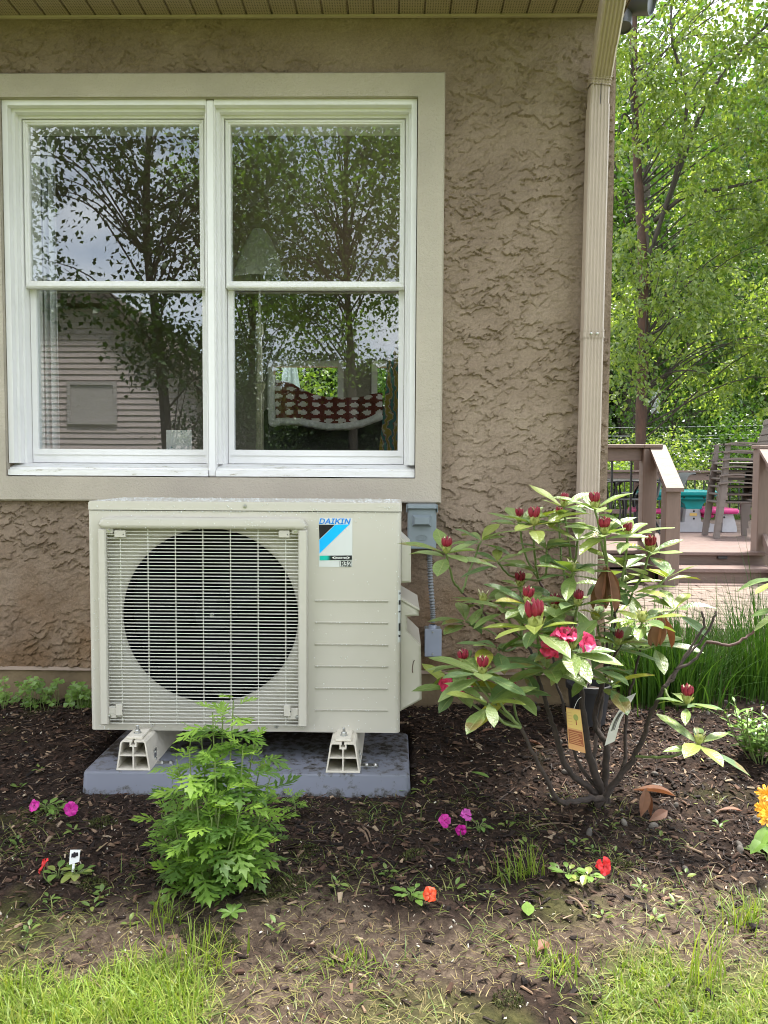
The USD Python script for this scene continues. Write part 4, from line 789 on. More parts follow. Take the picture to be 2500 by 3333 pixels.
mat('perlite', (.50, .46, .38), .8, .3, 200, island=.35)
chips(2600, -1.75, 1.9, -1.7, -.05, .003, .009, lambda x, y: .8 - .6 * lawn_at(x, y), 'pale_grit', 'tiny pale bits scattered in the mulch', 'perlite', .9, 1)
mat('stone', (.11, .095, .082), .8, .3, 40, .002, 80, island=.3)
mat('pale_wood', (.27, .19, .125), .7, .35, 90, island=.45)
chips(3600, -1.75, 2.2, -1.75, -.02, .004, .020, lambda x, y: bed(x, y) * .8, 'pale_chips', 'pale tan wood chips scattered among the dark mulch', 'pale_wood', .4, .5)
chips(900, -1.75, 2.2, -1.75, -.02, .006, .018, lambda x, y: bed(x, y) * .8, 'leaf_bits', 'yellow-green leaf scraps scattered over the mulch', 'leaf_scrap', .08, .5)
gi = trimesh.creation.icosphere(1); gv = np.array(gi.vertices) * (1 + .25 * (meshkit.noise(np.array(gi.vertices) * 2.2 + 7, 3)[:, None] - .5)); gfc = np.array(gi.faces)
x, y = ground_pts(420, .55, 2.4, -1.1, .5); s = .004 + .012 * rg.random(420) ** 2
obj(None, 'gravel', scatter(gv, gfc, rand_rot(rg, 420) * (s[:, None] * np.array([1, .8, .6]))[:, None, :], np.stack([x, y, gz(x, y) + s * .2], 1)), 'stone', smooth=True, kind='stuff', label='small stones in the brighter soil to the right of the shrub')
leafmat('grass', [(.155, .255, .03), (.22, .34, .04), (.28, .38, .052), (.40, .44, .10)], .5, .35, (1.5, 1.5, .7), nscale=8)
leafmat('sparse_blade', [(.10, .19, .03), (.17, .25, .045), (.27, .30, .07), (.33, .29, .11)], .5, .3, (1.4, 1.4, .7), nscale=8)
leafmat('straw', [(.22, .17, .06), (.32, .26, .12), (.17, .19, .05)], .6, .3, (1.2, 1.1, .8), nscale=8)
def blades(x, y, L, W, lean, head=None, z0=None, segs=3):
    n = len(x); a = rg.uniform(0, 2 * PI, n) if head is None else head; t = np.linspace(0, 1, segs + 1)
    z = gz(x, y) - .004 if z0 is None else z0
    hor = (L * np.sin(lean))[:, None] * t ** 1.7; ver = (L * np.cos(lean))[:, None] * t - (L * .25 * np.sin(lean))[:, None] * t ** 3
    c = np.stack([x[:, None] + np.cos(a)[:, None] * hor, y[:, None] + np.sin(a)[:, None] * hor, z[:, None] + ver], -1)
    b = a + PI / 2 + rg.uniform(-.8, .8, n); w = (W / 2)[:, None] * (1 - t ** 2.2)[None] + .0002
    s = np.stack([np.cos(b), np.sin(b), 0 * b], -1)[:, None, :] * w[..., None]
    v = np.stack([c - s, c + s], 2).reshape(n, -1, 3); k = np.arange(segs)
    f = tri(np.stack([2 * k, 2 * k + 1, 2 * k + 3, 2 * k + 2], 1)); m_ = 2 * (segs + 1)
    return v.reshape(-1, 3), (f[None] + (np.arange(n) * m_)[:, None, None]).reshape(-1, 3)
x, y = ground_pts(90000, -1.5, 1.9, -2.1, -1.05); k = rg.random(90000) < lawn_at(x, y) ** 1.3 * (.55 + .45 * sstep(.35, .6, meshkit.fbm(np.stack([x * 6, y * 6, 0 * x], -1), 2, 9))); x, y = x[k], y[k]; n = len(x)
edge = .45 + .55 * lawn_at(x, y, .35)
obj(None, 'lawn_grass', blades(x, y, rg.uniform(.022, .062, n) * edge * (.8 + .6 * (x < 0)), rg.uniform(.0015, .0034, n), rg.uniform(.15, 1.35, n)), 'grass', smooth=True, kind='stuff', label='short fresh lawn grass at the lower left and lower right')
x, y = ground_pts(34000, -1.3, 1.5, -2.0, -1.0); k = rg.random(34000) < np.clip(bare_at(x, y) * sstep(-1.15, -1.45, y), 0, 1) * .8; x, y = x[k], y[k]; n = len(x)
obj(None, 'dry_grass', blades(x, y, rg.uniform(.012, .04, n), rg.uniform(.001, .002, n), rg.uniform(.9, 1.5, n)), 'straw', smooth=True, kind='stuff', label='thin dry grass and thatch on the bare strip')
# sparse blades and seedlings through the bed
x, y = ground_pts(17000, -1.5, 1.8, -1.75, -.62); cl = meshkit.fbm(np.stack([x * 5, y * 6, 0 * x], -1), 3, 91); k = (rg.random(17000) < sstep(.50, .70, cl + .10 * sstep(-.8, -1.2, y))) & ~on_pad(x, y, .02); x, y = x[k], y[k]; n = len(x)
obj(None, 'sparse_grass', blades(x, y, rg.uniform(.015, .075, n), rg.uniform(.0012, .003, n), rg.uniform(.8, 1.6, n)), 'sparse_blade', smooth=True, kind='stuff', label='sparse grass blades coming up through the mulch')
# ---------------------------------------------------------------- leaves
def leaf_grid(L, W, droop=.15, fold=.25, rows=7, belly=.6, tip=.0, wave=0.0, ph=0.0):
    t = np.linspace(0, 1, rows); w = np.sin(PI * np.clip(t, 0, 1) ** (math.log(.5) / math.log(belly))) ** .72 * W / 2; w[0] = W * .03; w[-1] = W * .02
    x = L * t; z = -droop * L * t ** 2 + tip * L * t ** 3; r = []
    for s in (-1, -.6, -.09, 0, .09, .6, 1):
        r.append(np.stack([x, s * w, z + fold * np.abs(s) * w + wave * W * np.sin(t * 9 + ph + s) * abs(s)], 1))
    v = np.stack(r, 1).reshape(-1, 3); i, j = np.meshgrid(np.arange(rows - 1), np.arange(6), indexing='ij')
    return v, tri(np.stack([i * 7 + j, (i + 1) * 7 + j, (i + 1) * 7 + j + 1, i * 7 + j + 1], -1).reshape(-1, 4))
for k, c in enumerate([((.15, .22, .06), (.19, .26, .08)), ((.19, .26, .085), (.23, .30, .11)), ((.11, .185, .065), (.14, .215, .085)), ((.21, .26, .05), (.26, .31, .07)), ((.30, .31, .04), (.36, .33, .05))]):
    leafmat(f'rhododendron_leaf_{"abcde"[k]}', [c[0], c[1]], .36, .22, (1.5, 1.6, .5), nscale=22, spec=.6, patch=((.20, .16, .05) if k != 1 else None), rib=(.32, .36, .14))
leafmat('dry_leaf', [(.20, .085, .045), (.29, .145, .085)], .6, .2, (1.2, .9, .6), nscale=30)
mat('petal_red', (.19, .006, .022), .45, .35, 60); mat('petal_pink', (.56, .02, .10), .5, .45, 90, subsurface_weight=.0); mat('bract', (.62, .58, .36), .6, .2, 60); mat('bud_green', (.28, .30, .075), .55, .25, 60)
def vis(*q): return at(*q)
BASE = gpt(1960, 2622); BASE = np.array([BASE[0], BASE[1], float(gz(BASE[0], BASE[1]))])
rho = thing('rhododendron', 'leggy rhododendron shrub with dark red buds right of the air conditioner', 'shrub', BASE)
rr_ = random.Random(5)
# junctions and terminals: picture position and distance behind or before the stem base
J = {'m1': (1935, 2480, -.60), 'm2': (1960, 2280, -.52), 'm3': (1975, 2080, -.5), 'o1': (2030, 2500, -.62), 'o2': (2040, 2330, -.56), 'o3': (2085, 2100, -.55), 'p1': (1890, 2500, -.66), 'p2': (1840, 2330, -.6), 'p3': (1800, 2140, -.56), 'a': (1915, 2447, -.68), 'a2': (1893, 2266, -.66), 'b': (1972, 2432, -.62), 'b2': (1936, 2340, -.58), 'c': (2066, 2461, -.70), 'c2': (2112, 2340, -.72), 'c3': (2160, 2237, -.74),
     'd': (1878, 2606, -.80), 'd1': (1820, 2606, -.86), 'd2': (1763, 2505, -.9), 'd3': (1695, 2370, -.92), 'e': (1850, 2505, -.74), 'e1': (1806, 2382, -.76), 'e2': (1763, 2245, -.70), 'e3': (1742, 2170, -.66),
     'f': (1880, 2120, -.6), 'f2': (1870, 1990, -.55), 'g': (1700, 2080, -.6), 'g2': (1590, 2010, -.55), 'h': (1980, 2150, -.6), 'h2': (2010, 1960, -.58), 'i': (2030, 2080, -.66), 'k': (1780, 2000, -.5), 'k2': (1755, 1890, -.45), 'l': (1505, 1930, -.5), 'n': (2200, 2180, -.72), 'n2': (2300, 2090, -.7)}
def jp(k): return vis(*J[k])
def stem(name, pts, r0, r1, mt, sides=7, n=7, wob=.004):
    c = curve(pts, n); c[1:-1] += np.array([[rr_.gauss(0, wob) for _ in range(3)] for _ in range(len(c) - 2)]) * .5
    obj(rho, name, tube(c, np.linspace(r0, r1, len(c)), sides), mt, smooth=True)
B0 = BASE - [0, 0, .03]
for trunk, r in ((['a', 'a2', 'f'], .0125), (['b', 'b2', 'h'], .0115), (['c', 'c2', 'c3'], .0095), (['d', 'd1', 'd2', 'd3'], .0085), (['e', 'e1', 'e2', 'e3'], .009), (['m1', 'm2', 'm3'], .008), (['o1', 'o2', 'o3'], .007), (['p1', 'p2', 'p3'], .0065)):
    o = np.array([rr_.uniform(-.02, .02), rr_.uniform(-.015, .015), 0]); stem('stem', [B0 + o, B0 + o * 1.5 + [0, 0, .05]] + [jp(k) for k in trunk], r * 1.3, r * .55, 'twig_bark', 8, 9)
for a, b, r0, r1 in (('f', 'f2', .006, .005), ('f', 'k', .005, .0045), ('k', 'k2', .0045, .004), ('e3', 'g', .005, .004), ('g', 'g2', .004, .0038), ('g2', 'l', .0038, .0034), ('h', 'h2', .006, .0045), ('b2', 'i', .005, .004), ('c3', 'n', .006, .005), ('n', 'n2', .005, .0035)):
    A, B = jp(a), jp(b); stem('stem', [A, (A + B) / 2 + [rr_.uniform(-.02, .02), 0, rr_.uniform(-.01, .01)], B], r0, r1, 'twig_bark' if r0 > .0045 else 'twig_red')
def place_leaf(parent, pos, d, L, W, mt, name='leaf', up=(0, 0, 1), **kw):
    v, f = leaf_grid(L, W, ph=rr_.uniform(0, 6), **kw); B = basis(d, up); p = obj(parent, name, (v @ B.T + pos, f), mt, smooth=True)
    if mt.startswith('rhodo'):
        rib = np.zeros((len(v), 3)); rib[3::7] = .75; UsdGeom.PrimvarsAPI(stage.GetPrimAtPath(p)).CreatePrimvar('rib', Sdf.ValueTypeNames.Color3fArray, 'vertex').Set(Vt.Vec3fArray.FromNumpy(rib.astype(np.float32)))
    return p
def bud(pos, d, size, kind, parent=None):
    B = basis(d, (0.3, .2, 0)); R = np.stack([B[:, 1], B[:, 2], B[:, 0]], 1)
    def put(m_, o=(0, 0, 0)): return xf(((np.asarray(m_[0]) + o) * size, m_[1]), R, pos)
    base = lathe([(0, -.1), (.16, -.02), (.27, .18), (.30, .36), (.22, .56), (.12, .70)], 10)
    p = obj(parent or rho, 'flower_bud', put(base), 'bud_green', smooth=True)
    n = {'green': 0, 'red': 9, 'half': 6, 'open': 8}[kind]
    dr = lathe([(0, 0), (.07, .06), (.125, .24), (.12, .40), (.06, .58), (.0, .66)], 8)
    for k in range(n):
        a = k * 2.4 + rr_.uniform(-.2, .2); t = .08 + .27 * ((k + .5) / n) ** .5 * (1 if kind != 'half' else .75)
        D = basis((math.cos(a) * t, math.sin(a) * t, 1.0)); R2 = np.stack([D[:, 1], D[:, 2], D[:, 0]], 1)
        obj(p, 'petal', put((np.asarray(dr[0]) * (1.05 if k > 2 else 1.15) @ R2.T, dr[1]), (math.cos(a) * .14, math.sin(a) * .14, .36 + .08 * rr_.random())), 'petal_red', smooth=True)
    br = leaf_grid(.42, .2, -.25, .5, 5, .45)
    for k in range(10 if kind == 'green' else 7):
        a = k * 2.4 + .7; up_ = .12 + .055 * k if kind == 'green' else .05 + .05 * k; D = basis((math.cos(a) * .28, math.sin(a) * .28, 1.0), (math.cos(a), math.sin(a), 0))
        obj(p, 'bract', put((br[0] @ D.T, br[1]), (math.cos(a) * .20, math.sin(a) * .20, up_)), 'bud_green' if k < 6 else 'bract', smooth=True)
    if kind in ('red', 'half'):
        for k in range(4):
            a = k * 1.7; D = basis((math.cos(a) * .1, math.sin(a) * .1, 1.0), (math.cos(a), math.sin(a), 0)); obj(p, 'bract', put((br[0] * [1.0, 1.1, 1] @ D.T, br[1]), (math.cos(a) * .10, math.sin(a) * .10, .70)), 'bract', smooth=True)
    return p
def blossom(parent, pos, d, r, mt, n=5, cup=.35, w=1.25, name='petal', ruf=.12):
    B = basis(d, (0, 0, 1)); R = np.stack([B[:, 1], B[:, 2], B[:, 0]], 1)
    for k in range(n):
        a = k * 2 * PI / n + rr_.uniform(-.2, .2); v, f = leaf_grid(r * rr_.uniform(.85, 1.1), r * w * rr_.uniform(.75, .95), rr_.uniform(-.1, .45), rr_.uniform(-.35, .25), 7, .64, 0, ruf, rr_.uniform(0, 6)); v[:, 0] -= .16 * r * np.exp(-(v[:, 1] / (.13 * r)) ** 2) * (v[:, 0] > .8 * r); D = basis((math.cos(a), math.sin(a), cup + rr_.uniform(-.1, .3)), (0, 0, 1))
        obj(parent, name, xf((v @ D.T, f), R, pos), mt, smooth=True)
def whorl(px, py, Y, n, kind=None, L=.125, src=None, tone=0, spread=1.0, droop=.16, size=.052, lift=.25, axis=(0, 0, 1), green=True):
    c = vis(px, py, Y); ax_ = np.array(axis, float) + [rr_.uniform(-.12, .12), rr_.uniform(-.25, .05), 0]; ax_ /= np.linalg.norm(ax_)
    if src is not None:
        A = jp(src) if isinstance(src, str) else vis(*src); mid = A * .45 + c * .55 + np.array([rr_.uniform(-.015, .015), 0, -.02])
        stem('stem', [A, mid, c], .0042, .0036, 'stem_green' if green else 'twig_red', 6, 6, .002)
    B = basis(ax_, (0, 1, 0)); a0 = rr_.uniform(0, 6)
    for k in range(n):
        a = a0 + k * 2 * PI / n + rr_.uniform(-.25, .25); lf = lift + rr_.uniform(-.22, .22) - (.35 if k % 3 == 2 else 0)
        d = (B[:, 1] * math.cos(a) + B[:, 2] * math.sin(a)) * spread + B[:, 0] * lf; l = L * rr_.uniform(.72, 1.12)
        mt = 'rhododendron_leaf_' + 'abcde'[min(4, rr_.choices([0, 1, 2, 3, 4], [5, 5, 4, 1.2 + tone * 3, .25 + tone * 1.2])[0])]
        pet = B[:, 0] * (-.012 if k % 3 == 2 else .0)
        place_leaf(rho, c + pet + d / np.linalg.norm(d) * .006, d, l, l * rr_.uniform(.30, .40), mt, droop=droop + rr_.uniform(-.08, .18), fold=rr_.uniform(.05, .4), belly=.58, wave=.03, up=tuple(B[:, 0]))
    if kind: bud(c + ax_ * .004, ax_, size * rr_.uniform(.92, 1.08), kind)
    return c
W = [(1452, 1803, -.72, 9, 'red', .135, 'l', .25), (1567, 1760, -.45, 8, None, .115, 'l', .1), (1690, 1700, -.5, 8, 'half', .12, 'k2', .2), (1738, 1712, -.62, 9, 'red', .13, 'k2', .2),
     (1835, 1652, -.55, 8, 'half', .125, 'f2', .2), (1936, 1660, -.66, 9, 'red', .125, 'h2', .1), (1817, 1696, -.5, 7, 'half', .115, 'f2', .9), (1968, 1742, -.72, 9, 'red', .12, 'h2', .5),
     (2042, 1752, -.62, 8, 'half', .12, 'h2', .5), (2115, 1800, -.6, 9, 'red', .12, 'h2', .7), (1863, 1862, -.72, 13, 'green', .125, 'f2', .0), (1692, 1912, -.5, 7, 'red', .11, 'g', .2),
     (1716, 1968, -.78, 9, 'red', .125, 'g', .1), (1573, 1965, -.6, 8, 'green', .115, 'g2', .6), (1516, 2022, -.58, 9, None, .125, 'g2', .3), (1746, 2050, -.88, 11, 'red', .135, 'e3', .2),
     (1806, 1990, -.6, 7, 'red', .11, 'f', .1), (1850, 2120, -.9, 11, 'open', .135, 'f', .25), (1938, 2022, -.6, 7, 'green', .11, 'h', .4), (1568, 2196, -.92, 11, 'red', .14, 'd3', .1),
     (1512, 2172, -.8, 8, 'red', .13, 'd3', .2), (1480, 2250, -.75, 7, 'open', .12, 'd3', .3), (1662, 2262, -.85, 8, 'half', .12, 'd3', .1), (2090, 2026, -.82, 8, 'green', .125, 'i', .3),
     (2133, 2100, -.6, 6, 'red', .12, 'i', .6), (2236, 2292, -.82, 7, 'red', .12, 'c3', .2), (2273, 2424, -.9, 7, 'green', .125, 'c', .6), (2194, 1985, -.6, 8, None, .125, 'i', .4),
     (1620, 1830, -.55, 7, None, .115, 'k2', .5), (1780, 1790, -.6, 8, None, .12, 'k2', .2), (1880, 1760, -.6, 8, None, .115, 'f2', .3), (2010, 2100, -.72, 8, 'half', .12, 'i', .3), (1780, 2180, -.86, 8, None, .125, 'e3', .2), (1620, 2110, -.78, 7, None, .12, 'g', .3), (2060, 1930, -.68, 8, None, .12, 'h2', .5), (1880, 1975, -.76, 8, 'half', .12, 'f', .2), (1990, 2230, -.8, 7, None, .12, 'h', .4), (1590, 2290, -.98, 8, None, .125, 'd3', .4), (2035, 1850, -.55, 8, None, .115, 'h2', .5), (1990, 1905, -.6, 6, None, .11, 'h', .3), (2170, 1880, -.5, 7, None, .11, 'h2', .5), (1640, 1985, -.7, 6, None, .11, 'g', .9),
     (1930, 2180, -.75, 7, None, .125, 'f', .2), (1700, 2160, -.7, 6, None, .12, 'e3', .3)]
for (px, py, Y, n, kd, L, src, tone) in W:
    sz = .047 if kd in ('red', 'open') else .040
    if (px, py) == (1746, 2050): sz = .075
    whorl(px, py, Y, n, None if kd == 'open' else kd, L, src, tone, size=sz, lift=.36 if py < 1900 else .26, droop=.10 if py < 1900 else .17)
for px, py, Y, sc in ((1850, 2095, -.91, 1.0), (1478, 2228, -.76, .8)):
    c = vis(px, py, Y); b = bud(c - [0, 0, .02], (0, -.1, 1), .06 * sc, 'red')
    for k, (dx, dz) in enumerate(((-.45, .15), (.55, .12), (-.2, .5), (-.75, -.2))[: 4 if sc == 1 else 2]):
        q = c + np.array([dx * .07, -.02, dz * .05]) * sc; blossom(b, q, (dx, -.9, .3 + dz), .033 * sc, 'petal_pink', 5, .5)
for k, (px, py, Y) in enumerate(((1975, 1845, -.75), (2155, 2000, -.75))):            # dead leaves hanging
    c = vis(px, py, Y)
    for q in range(7 - 3 * k):
        a = q * 1.3; place_leaf(rho, c + [.006 * math.cos(a), .006 * math.sin(a), 0], (.18 * math.cos(a), .18 * math.sin(a), -1), .125 * rr_.uniform(.7, 1.1), .034, 'dry_leaf', droop=-.05, fold=.9, up=(math.cos(a), math.sin(a), 0), wave=.05)
# bare branch leaving to the right
o = jp('n2'); stem('stem', [o, vis(2390, 2215 - 120, -.72), vis(2470, 2040, -.7), vis(2560, 1960, -.7)], .005, .003, 'twig_red')
stem('stem', [jp('n'), vis(2300, 2060, -.66), vis(2330, 1990, -.64)], .004, .0035, 'twig_bark'); stem('stem', [jp('c3'), vis(2240, 2120, -.7), vis(2290, 2040, -.7), vis(2283, 1990, -.7)], .0045, .0035, 'twig_bark')
for px, py, n, ax_ in ((2540, 1885, 5, (-.5, 0, 1)), (2545, 1985, 6, (-.6, 0, .6))): whorl(px, py, -.7, n, None, .115, (2560, 1960, -.7), .9, axis=ax_)
# labels hanging in the shrub
mat('tag_orange', (.58, .30, .12), .45, .05, 8); mat('tag_yellow', (.66, .46, .14), .45, .05, 8); mat('tag_brown', (.30, .085, .03), .5, .05)
def quadpl(pts, th=.0008):
    v = np.array(pts); n_ = np.cross(v[1] - v[0], v[3] - v[0]); n_ /= np.linalg.norm(n_); w = np.vstack([v, v + n_ * th]); return w, tri(np.array([[0, 3, 2, 1], [4, 5, 6, 7], [0, 1, 5, 4], [1, 2, 6, 5], [2, 3, 7, 6], [3, 0, 4, 7]]))
TY_ = -.80
tg = thing('plant_tag', 'orange and yellow care tag hanging on a stem of the rhododendron', 'plant tag', vis(1868, 2302, TY_))
tc = [vis(1851, 2436, TY_), vis(1906, 2452, TY_), vis(1889, 2310, TY_ + .02), vis(1842, 2302, TY_ + .02)]
obj(tg, 'card', quadpl(tc), 'tag_orange')
def tagp(u, w): return (tc[0] * (1 - u) + tc[1] * u) * (1 - w) + (tc[3] * (1 - u) + tc[2] * u) * w + [0, -.0012, 0]
obj(tg, 'upper_panel', quadpl([tagp(.03, .52), tagp(.97, .52), tagp(.97, .98), tagp(.03, .98)], .0002), 'tag_yellow'); obj(tg, 'lower_panel', quadpl([tagp(.06, .14), tagp(.94, .14), tagp(.94, .48), tagp(.06, .48)], .0002), 'tag_brown')
for k in range(7): obj(tg, 'text_line', quadpl([tagp(.1, .17 + k * .042) + [0, -.0008, 0], tagp(.88 - .1 * (k % 3), .17 + k * .042) + [0, -.0008, 0], tagp(.88 - .1 * (k % 3), .184 + k * .042) + [0, -.0008, 0], tagp(.1, .184 + k * .042) + [0, -.0008, 0]], .0002), 'tag_orange')
a_ = np.linspace(0, 2 * PI, 11)[:-1]; cpt = [tagp(.62 + .17 * math.cos(t), .80 + .07 * math.sin(t) * 1.1) + [0, -.0008, 0] for t in a_]; obj(tg, 'tree_mark', (np.array(cpt), np.array([[0, q, q + 1] for q in range(1, 9)])), 'bud_green')
obj(tg, 'tree_mark', quadpl([tagp(.585, .62) + [0, -.0008, 0], tagp(.655, .62) + [0, -.0008, 0], tagp(.645, .74) + [0, -.0008, 0], tagp(.595, .74) + [0, -.0008, 0]], .0002), 'tag_brown')
for k in range(5): obj(tg, 'text_line', quadpl([tagp(.08, .60 + k * .07) + [0, -.0008, 0], tagp(.36, .60 + k * .07) + [0, -.0008, 0], tagp(.36, .615 + k * .07) + [0, -.0008, 0], tagp(.08, .615 + k * .07) + [0, -.0008, 0]], .0002), 'tag_orange')
obj(tg, 'loop', tube(curve([vis(1868, 2308, TY_ + .01), vis(1880, 2280, TY_ + .03), vis(1893, 2268, -.66)], 6), .0008, 4), 'print_white')
wt = thing('plant_tag', 'curved white plastic plant label fixed among the bare stems', 'plant tag', vis(2010, 2340, -.70))
cl_ = curve([vis(2055, 2262, -.66), vis(2034, 2300, -.69), vis(2005, 2350, -.71), vis(1985, 2420, -.72)], 6); sd_ = np.array([.0165, .004, .006]); vv = np.vstack([cl_ - sd_, cl_ + sd_]); n = len(cl_); k = np.arange(n - 1)
mat('label_white', (.62, .60, .55), .5, .06, 20)
obj(wt, 'strip', (vv, tri(np.stack([k, k + 1, n + k + 1, n + k], 1))), 'label_white', smooth=True)
for q in (-.35, -.1, .2): mm = cl_[8:15] + sd_ * q + [0, -.0012, 0]; obj(wt, 'text_line', tube(mm, .0008, 4), 'print_black')
# ---------------------------------------------------------------- leafy chrysanthemum before the pad
def finger(b, l, ang, w):
    c, q = math.cos(ang), math.sin(ang); pts = [(0, -w * .55), (l * .45, -w * .62), (l * .62, -w * 1.05), (l * .74, -w * .55), (l, 0), (l * .80, w * .6), (l * .60, w * 1.1), (l * .50, w * .6), (0, w * .55)]
    return Polygon([(b + x_ * c - y_ * q, x_ * q + y_ * c) for x_, y_ in pts])
import shapely.ops
lp_ = Polygon([(0, .011), (.3, .016), (.6, .04), (.6, -.04), (.3, -.016), (0, -.011)])
for b_, l_, a_, w_ in ((.24, .30, 1.15, .05), (.36, .44, .92, .062), (.53, .40, .72, .06), (.70, .22, .62, .045)):
    for sg in (1, -1): lp_ = lp_.union(finger(b_, l_, a_ * sg, w_))
lp_ = lp_.union(finger(.55, .46, 0, .075)).buffer(.008).buffer(-.008).simplify(.004)
lg = trimesh.creation.triangulate_polygon(lp_.segmentize(.12), engine='earcut'); LV, LF = np.column_stack([lg[0], np.zeros(len(lg[0]))]), np.array(lg[1])
if np.cross(LV[LF[0, 1]] - LV[LF[0, 0]], LV[LF[0, 2]] - LV[LF[0, 0]])[2] < 0: LF = LF[:, ::-1]
for k, c in enumerate([((.12, .225, .03), (.16, .28, .04)), ((.18, .31, .04), (.22, .35, .05)), ((.085, .17, .03), (.11, .20, .036))]): leafmat(f'chrysanthemum_leaf_{"abc"[k]}', [c[0], c[1]], .5, .32, (1.5, 1.6, .6), nscale=25)
def lobed(pos, d, L, droop, fold, up=(0, 0, 1)):
    v = LV * [L, L * 1.08, 1]; v[:, 2] = -droop * L * LV[:, 0] ** 2 + fold * L * np.abs(LV[:, 1]) + .03 * L * np.sin(LV[:, 0] * 9 + pos[0] * 99); return v @ basis(d, up).T + pos, LF
CB = gpt(700, 2830); CB[2] = float(gz(CB[0], CB[1])); CY = CB[1]
chry = thing('chrysanthemum', 'bushy bright green leafy plant with lobed leaves before the pad', 'plant', CB)
tops = [(760, 2281, .0), (692, 2318, -.02), (725, 2330, .05), (831, 2400, .03), (617, 2440, -.06), (655, 2392, .05), (575, 2470, .0), (790, 2440, -.06), (880, 2530, .02), (560, 2640, -.05), (850, 2480, .06), (700, 2480, -.1), (640, 2600, -.13), (780, 2640, -.13), (850, 2640, -.06), (525, 2650, .02), (560, 2560, .06), (720, 2590, -.12), (610, 2720, -.14), (750, 2740, -.15), (890, 2670, .05), (525, 2740, -.02), (840, 2740, -.1), (690, 2660, -.14), (570, 2770, -.1), (660, 2800, -.15), (790, 2810, -.13), (580, 2840, -.1)]
for si, (px, py, dy) in enumerate(tops):
    T = at(px, py, CY + dy); o = CB + [(T[0] - CB[0]) * .25 + rr_.uniform(-.02, .02), dy * .4 + rr_.uniform(-.015, .015), -.01]; mid = o * .5 + T * .5 + [(T[0] - CB[0]) * .12, dy * .15, .0]
    c = curve([o, mid, T], 12); obj(chry, 'stem', tube(c, np.linspace(.0034, .0015, len(c)), 6), 'stem_green', smooth=True)
    Ls = np.linalg.norm(T - o); nl = max(6, int(Ls / .0185)); ph = rr_.uniform(0, 6)
    for k in range(nl):
        s = 1.0 - (k / nl) ** 1.2 * .93; q = c[min(len(c) - 1, int(s * (len(c) - 1)))]; a = ph + k * 2.4; young = k / 3 if k < 3 else 1
        L = (.052 + .034 * young) * rr_.uniform(.75, 1.2); d = np.array([math.cos(a), math.sin(a), (1.1 - .9 * young) + rr_.uniform(-.25, .25)])
        dpt = d / np.linalg.norm(d); q2 = q + dpt * .008
        obj(chry, 'leaf', lobed(q2, d, L, rr_.uniform(.1, .55), rr_.uniform(-.05, .3)), 'chrysanthemum_leaf_' + ('b' if k < 3 else rr_.choice('aabc') if py < 2600 else rr_.choice('aacc')), smooth=True)
T0 = gpt(960, 2660); T0[2] = float(gz(T0[0], T0[1])); sp_ = thing('chrysanthemum_shoot', 'small separate lobed-leaf shoot to the right of the bushy leafy plant', 'plant', T0); T1 = at(953, 2590, T0[1])
obj(sp_, 'stem', tube(curve([T0 - [0, 0, .01], (T0 + T1) / 2 + [.004, 0, 0], T1], 6), .0018, 6), 'stem_green', smooth=True)
for k in range(9): a = k * 2.4; q = T1 - (T1 - T0) * (k / 14); obj(sp_, 'leaf', lobed(q, (math.cos(a), math.sin(a), .7 - k * .06), .05 * rr_.uniform(.8, 1.1), .3, .2), 'chrysanthemum_leaf_' + 'ab'[k % 2], smooth=True)
# ---------------------------------------------------------------- small flowers, weeds and litter as things
for k, c in enumerate([((.15, .26, .05), (.20, .32, .075)), ((.11, .20, .04), (.14, .24, .055)), ((.24, .30, .06), (.28, .33, .09))]): leafmat(f'small_leaf_{"abc"[k]}', [c[0], c[1]], .35, .3, (1.5, 1.6, .6), nscale=40)
mat('petal_magenta', (.50, .015, .27), .5, .42, 110); mat('petal_mauve', (.48, .06, .34), .5, .42, 110); mat('petal_scarlet', (.62, .018, .02), .5, .42, 110); mat('petal_orange', (.72, .07, .015), .5, .42, 110); mat('petal_yellow', (.78, .36, .015), .5, .25, 60)
def rosette(t, c, n, L, r, tones='aab', lift=.5, w=.62):
    for k in range(n):
        a = k * 2.4 + rr_.uniform(-.3, .3); q = c + np.array([math.cos(a), math.sin(a), 0]) * r * rr_.uniform(.2, 1) + [0, 0, rr_.uniform(.2, 1) * r * .7]
        obj(t, 'stem', tube([c - [0, 0, .01], (c + q) / 2 + [0, 0, .006], q], .0013, 4), 'stem_green')
        l = L * rr_.uniform(.65, 1.1); place_leaf(t, q, (math.cos(a), math.sin(a), rr_.uniform(-.1, lift)), l, l * w, 'small_leaf_' + rr_.choice(tones), droop=.25, fold=.2, belly=.5)
def impatiens(label, base, leaves, flowers, petal, fr=.019, n=10, L=.03, tones='aab', face=(0, -.8, .6), name='impatiens'):
    b = gpt(*base); t = thing(name, label, 'flower', b)
    for lx in leaves: rosette(t, gpt(*lx) + [0, 0, .004], n, L, .028, tones)
    for i_, (px, py, dh, *fc) in enumerate(flowers):
        c = gpt(px, py + dh); q = at(px, py, c[1]); obj(t, 'stem', tube(curve([b * .5 + c * .5 - [0, 0, .01], (q + c) / 2, q + [0, .004, 0]], 5), .0014, 5), 'stem_green')
        f_ = fc[0] if fc else face; blossom(t, q, f_, fr, petal if i_ != 1 or petal != 'petal_magenta' or len(flowers) < 3 else 'petal_mauve', 5, .28, 1.2)
        obj(t, 'flower_eye', xf(lathe([(0, .003), (.0015, .002), (.0015, 0)], 6), None, q), 'petal_yellow' if petal == 'petal_yellow' else 'petal_red')
    return t
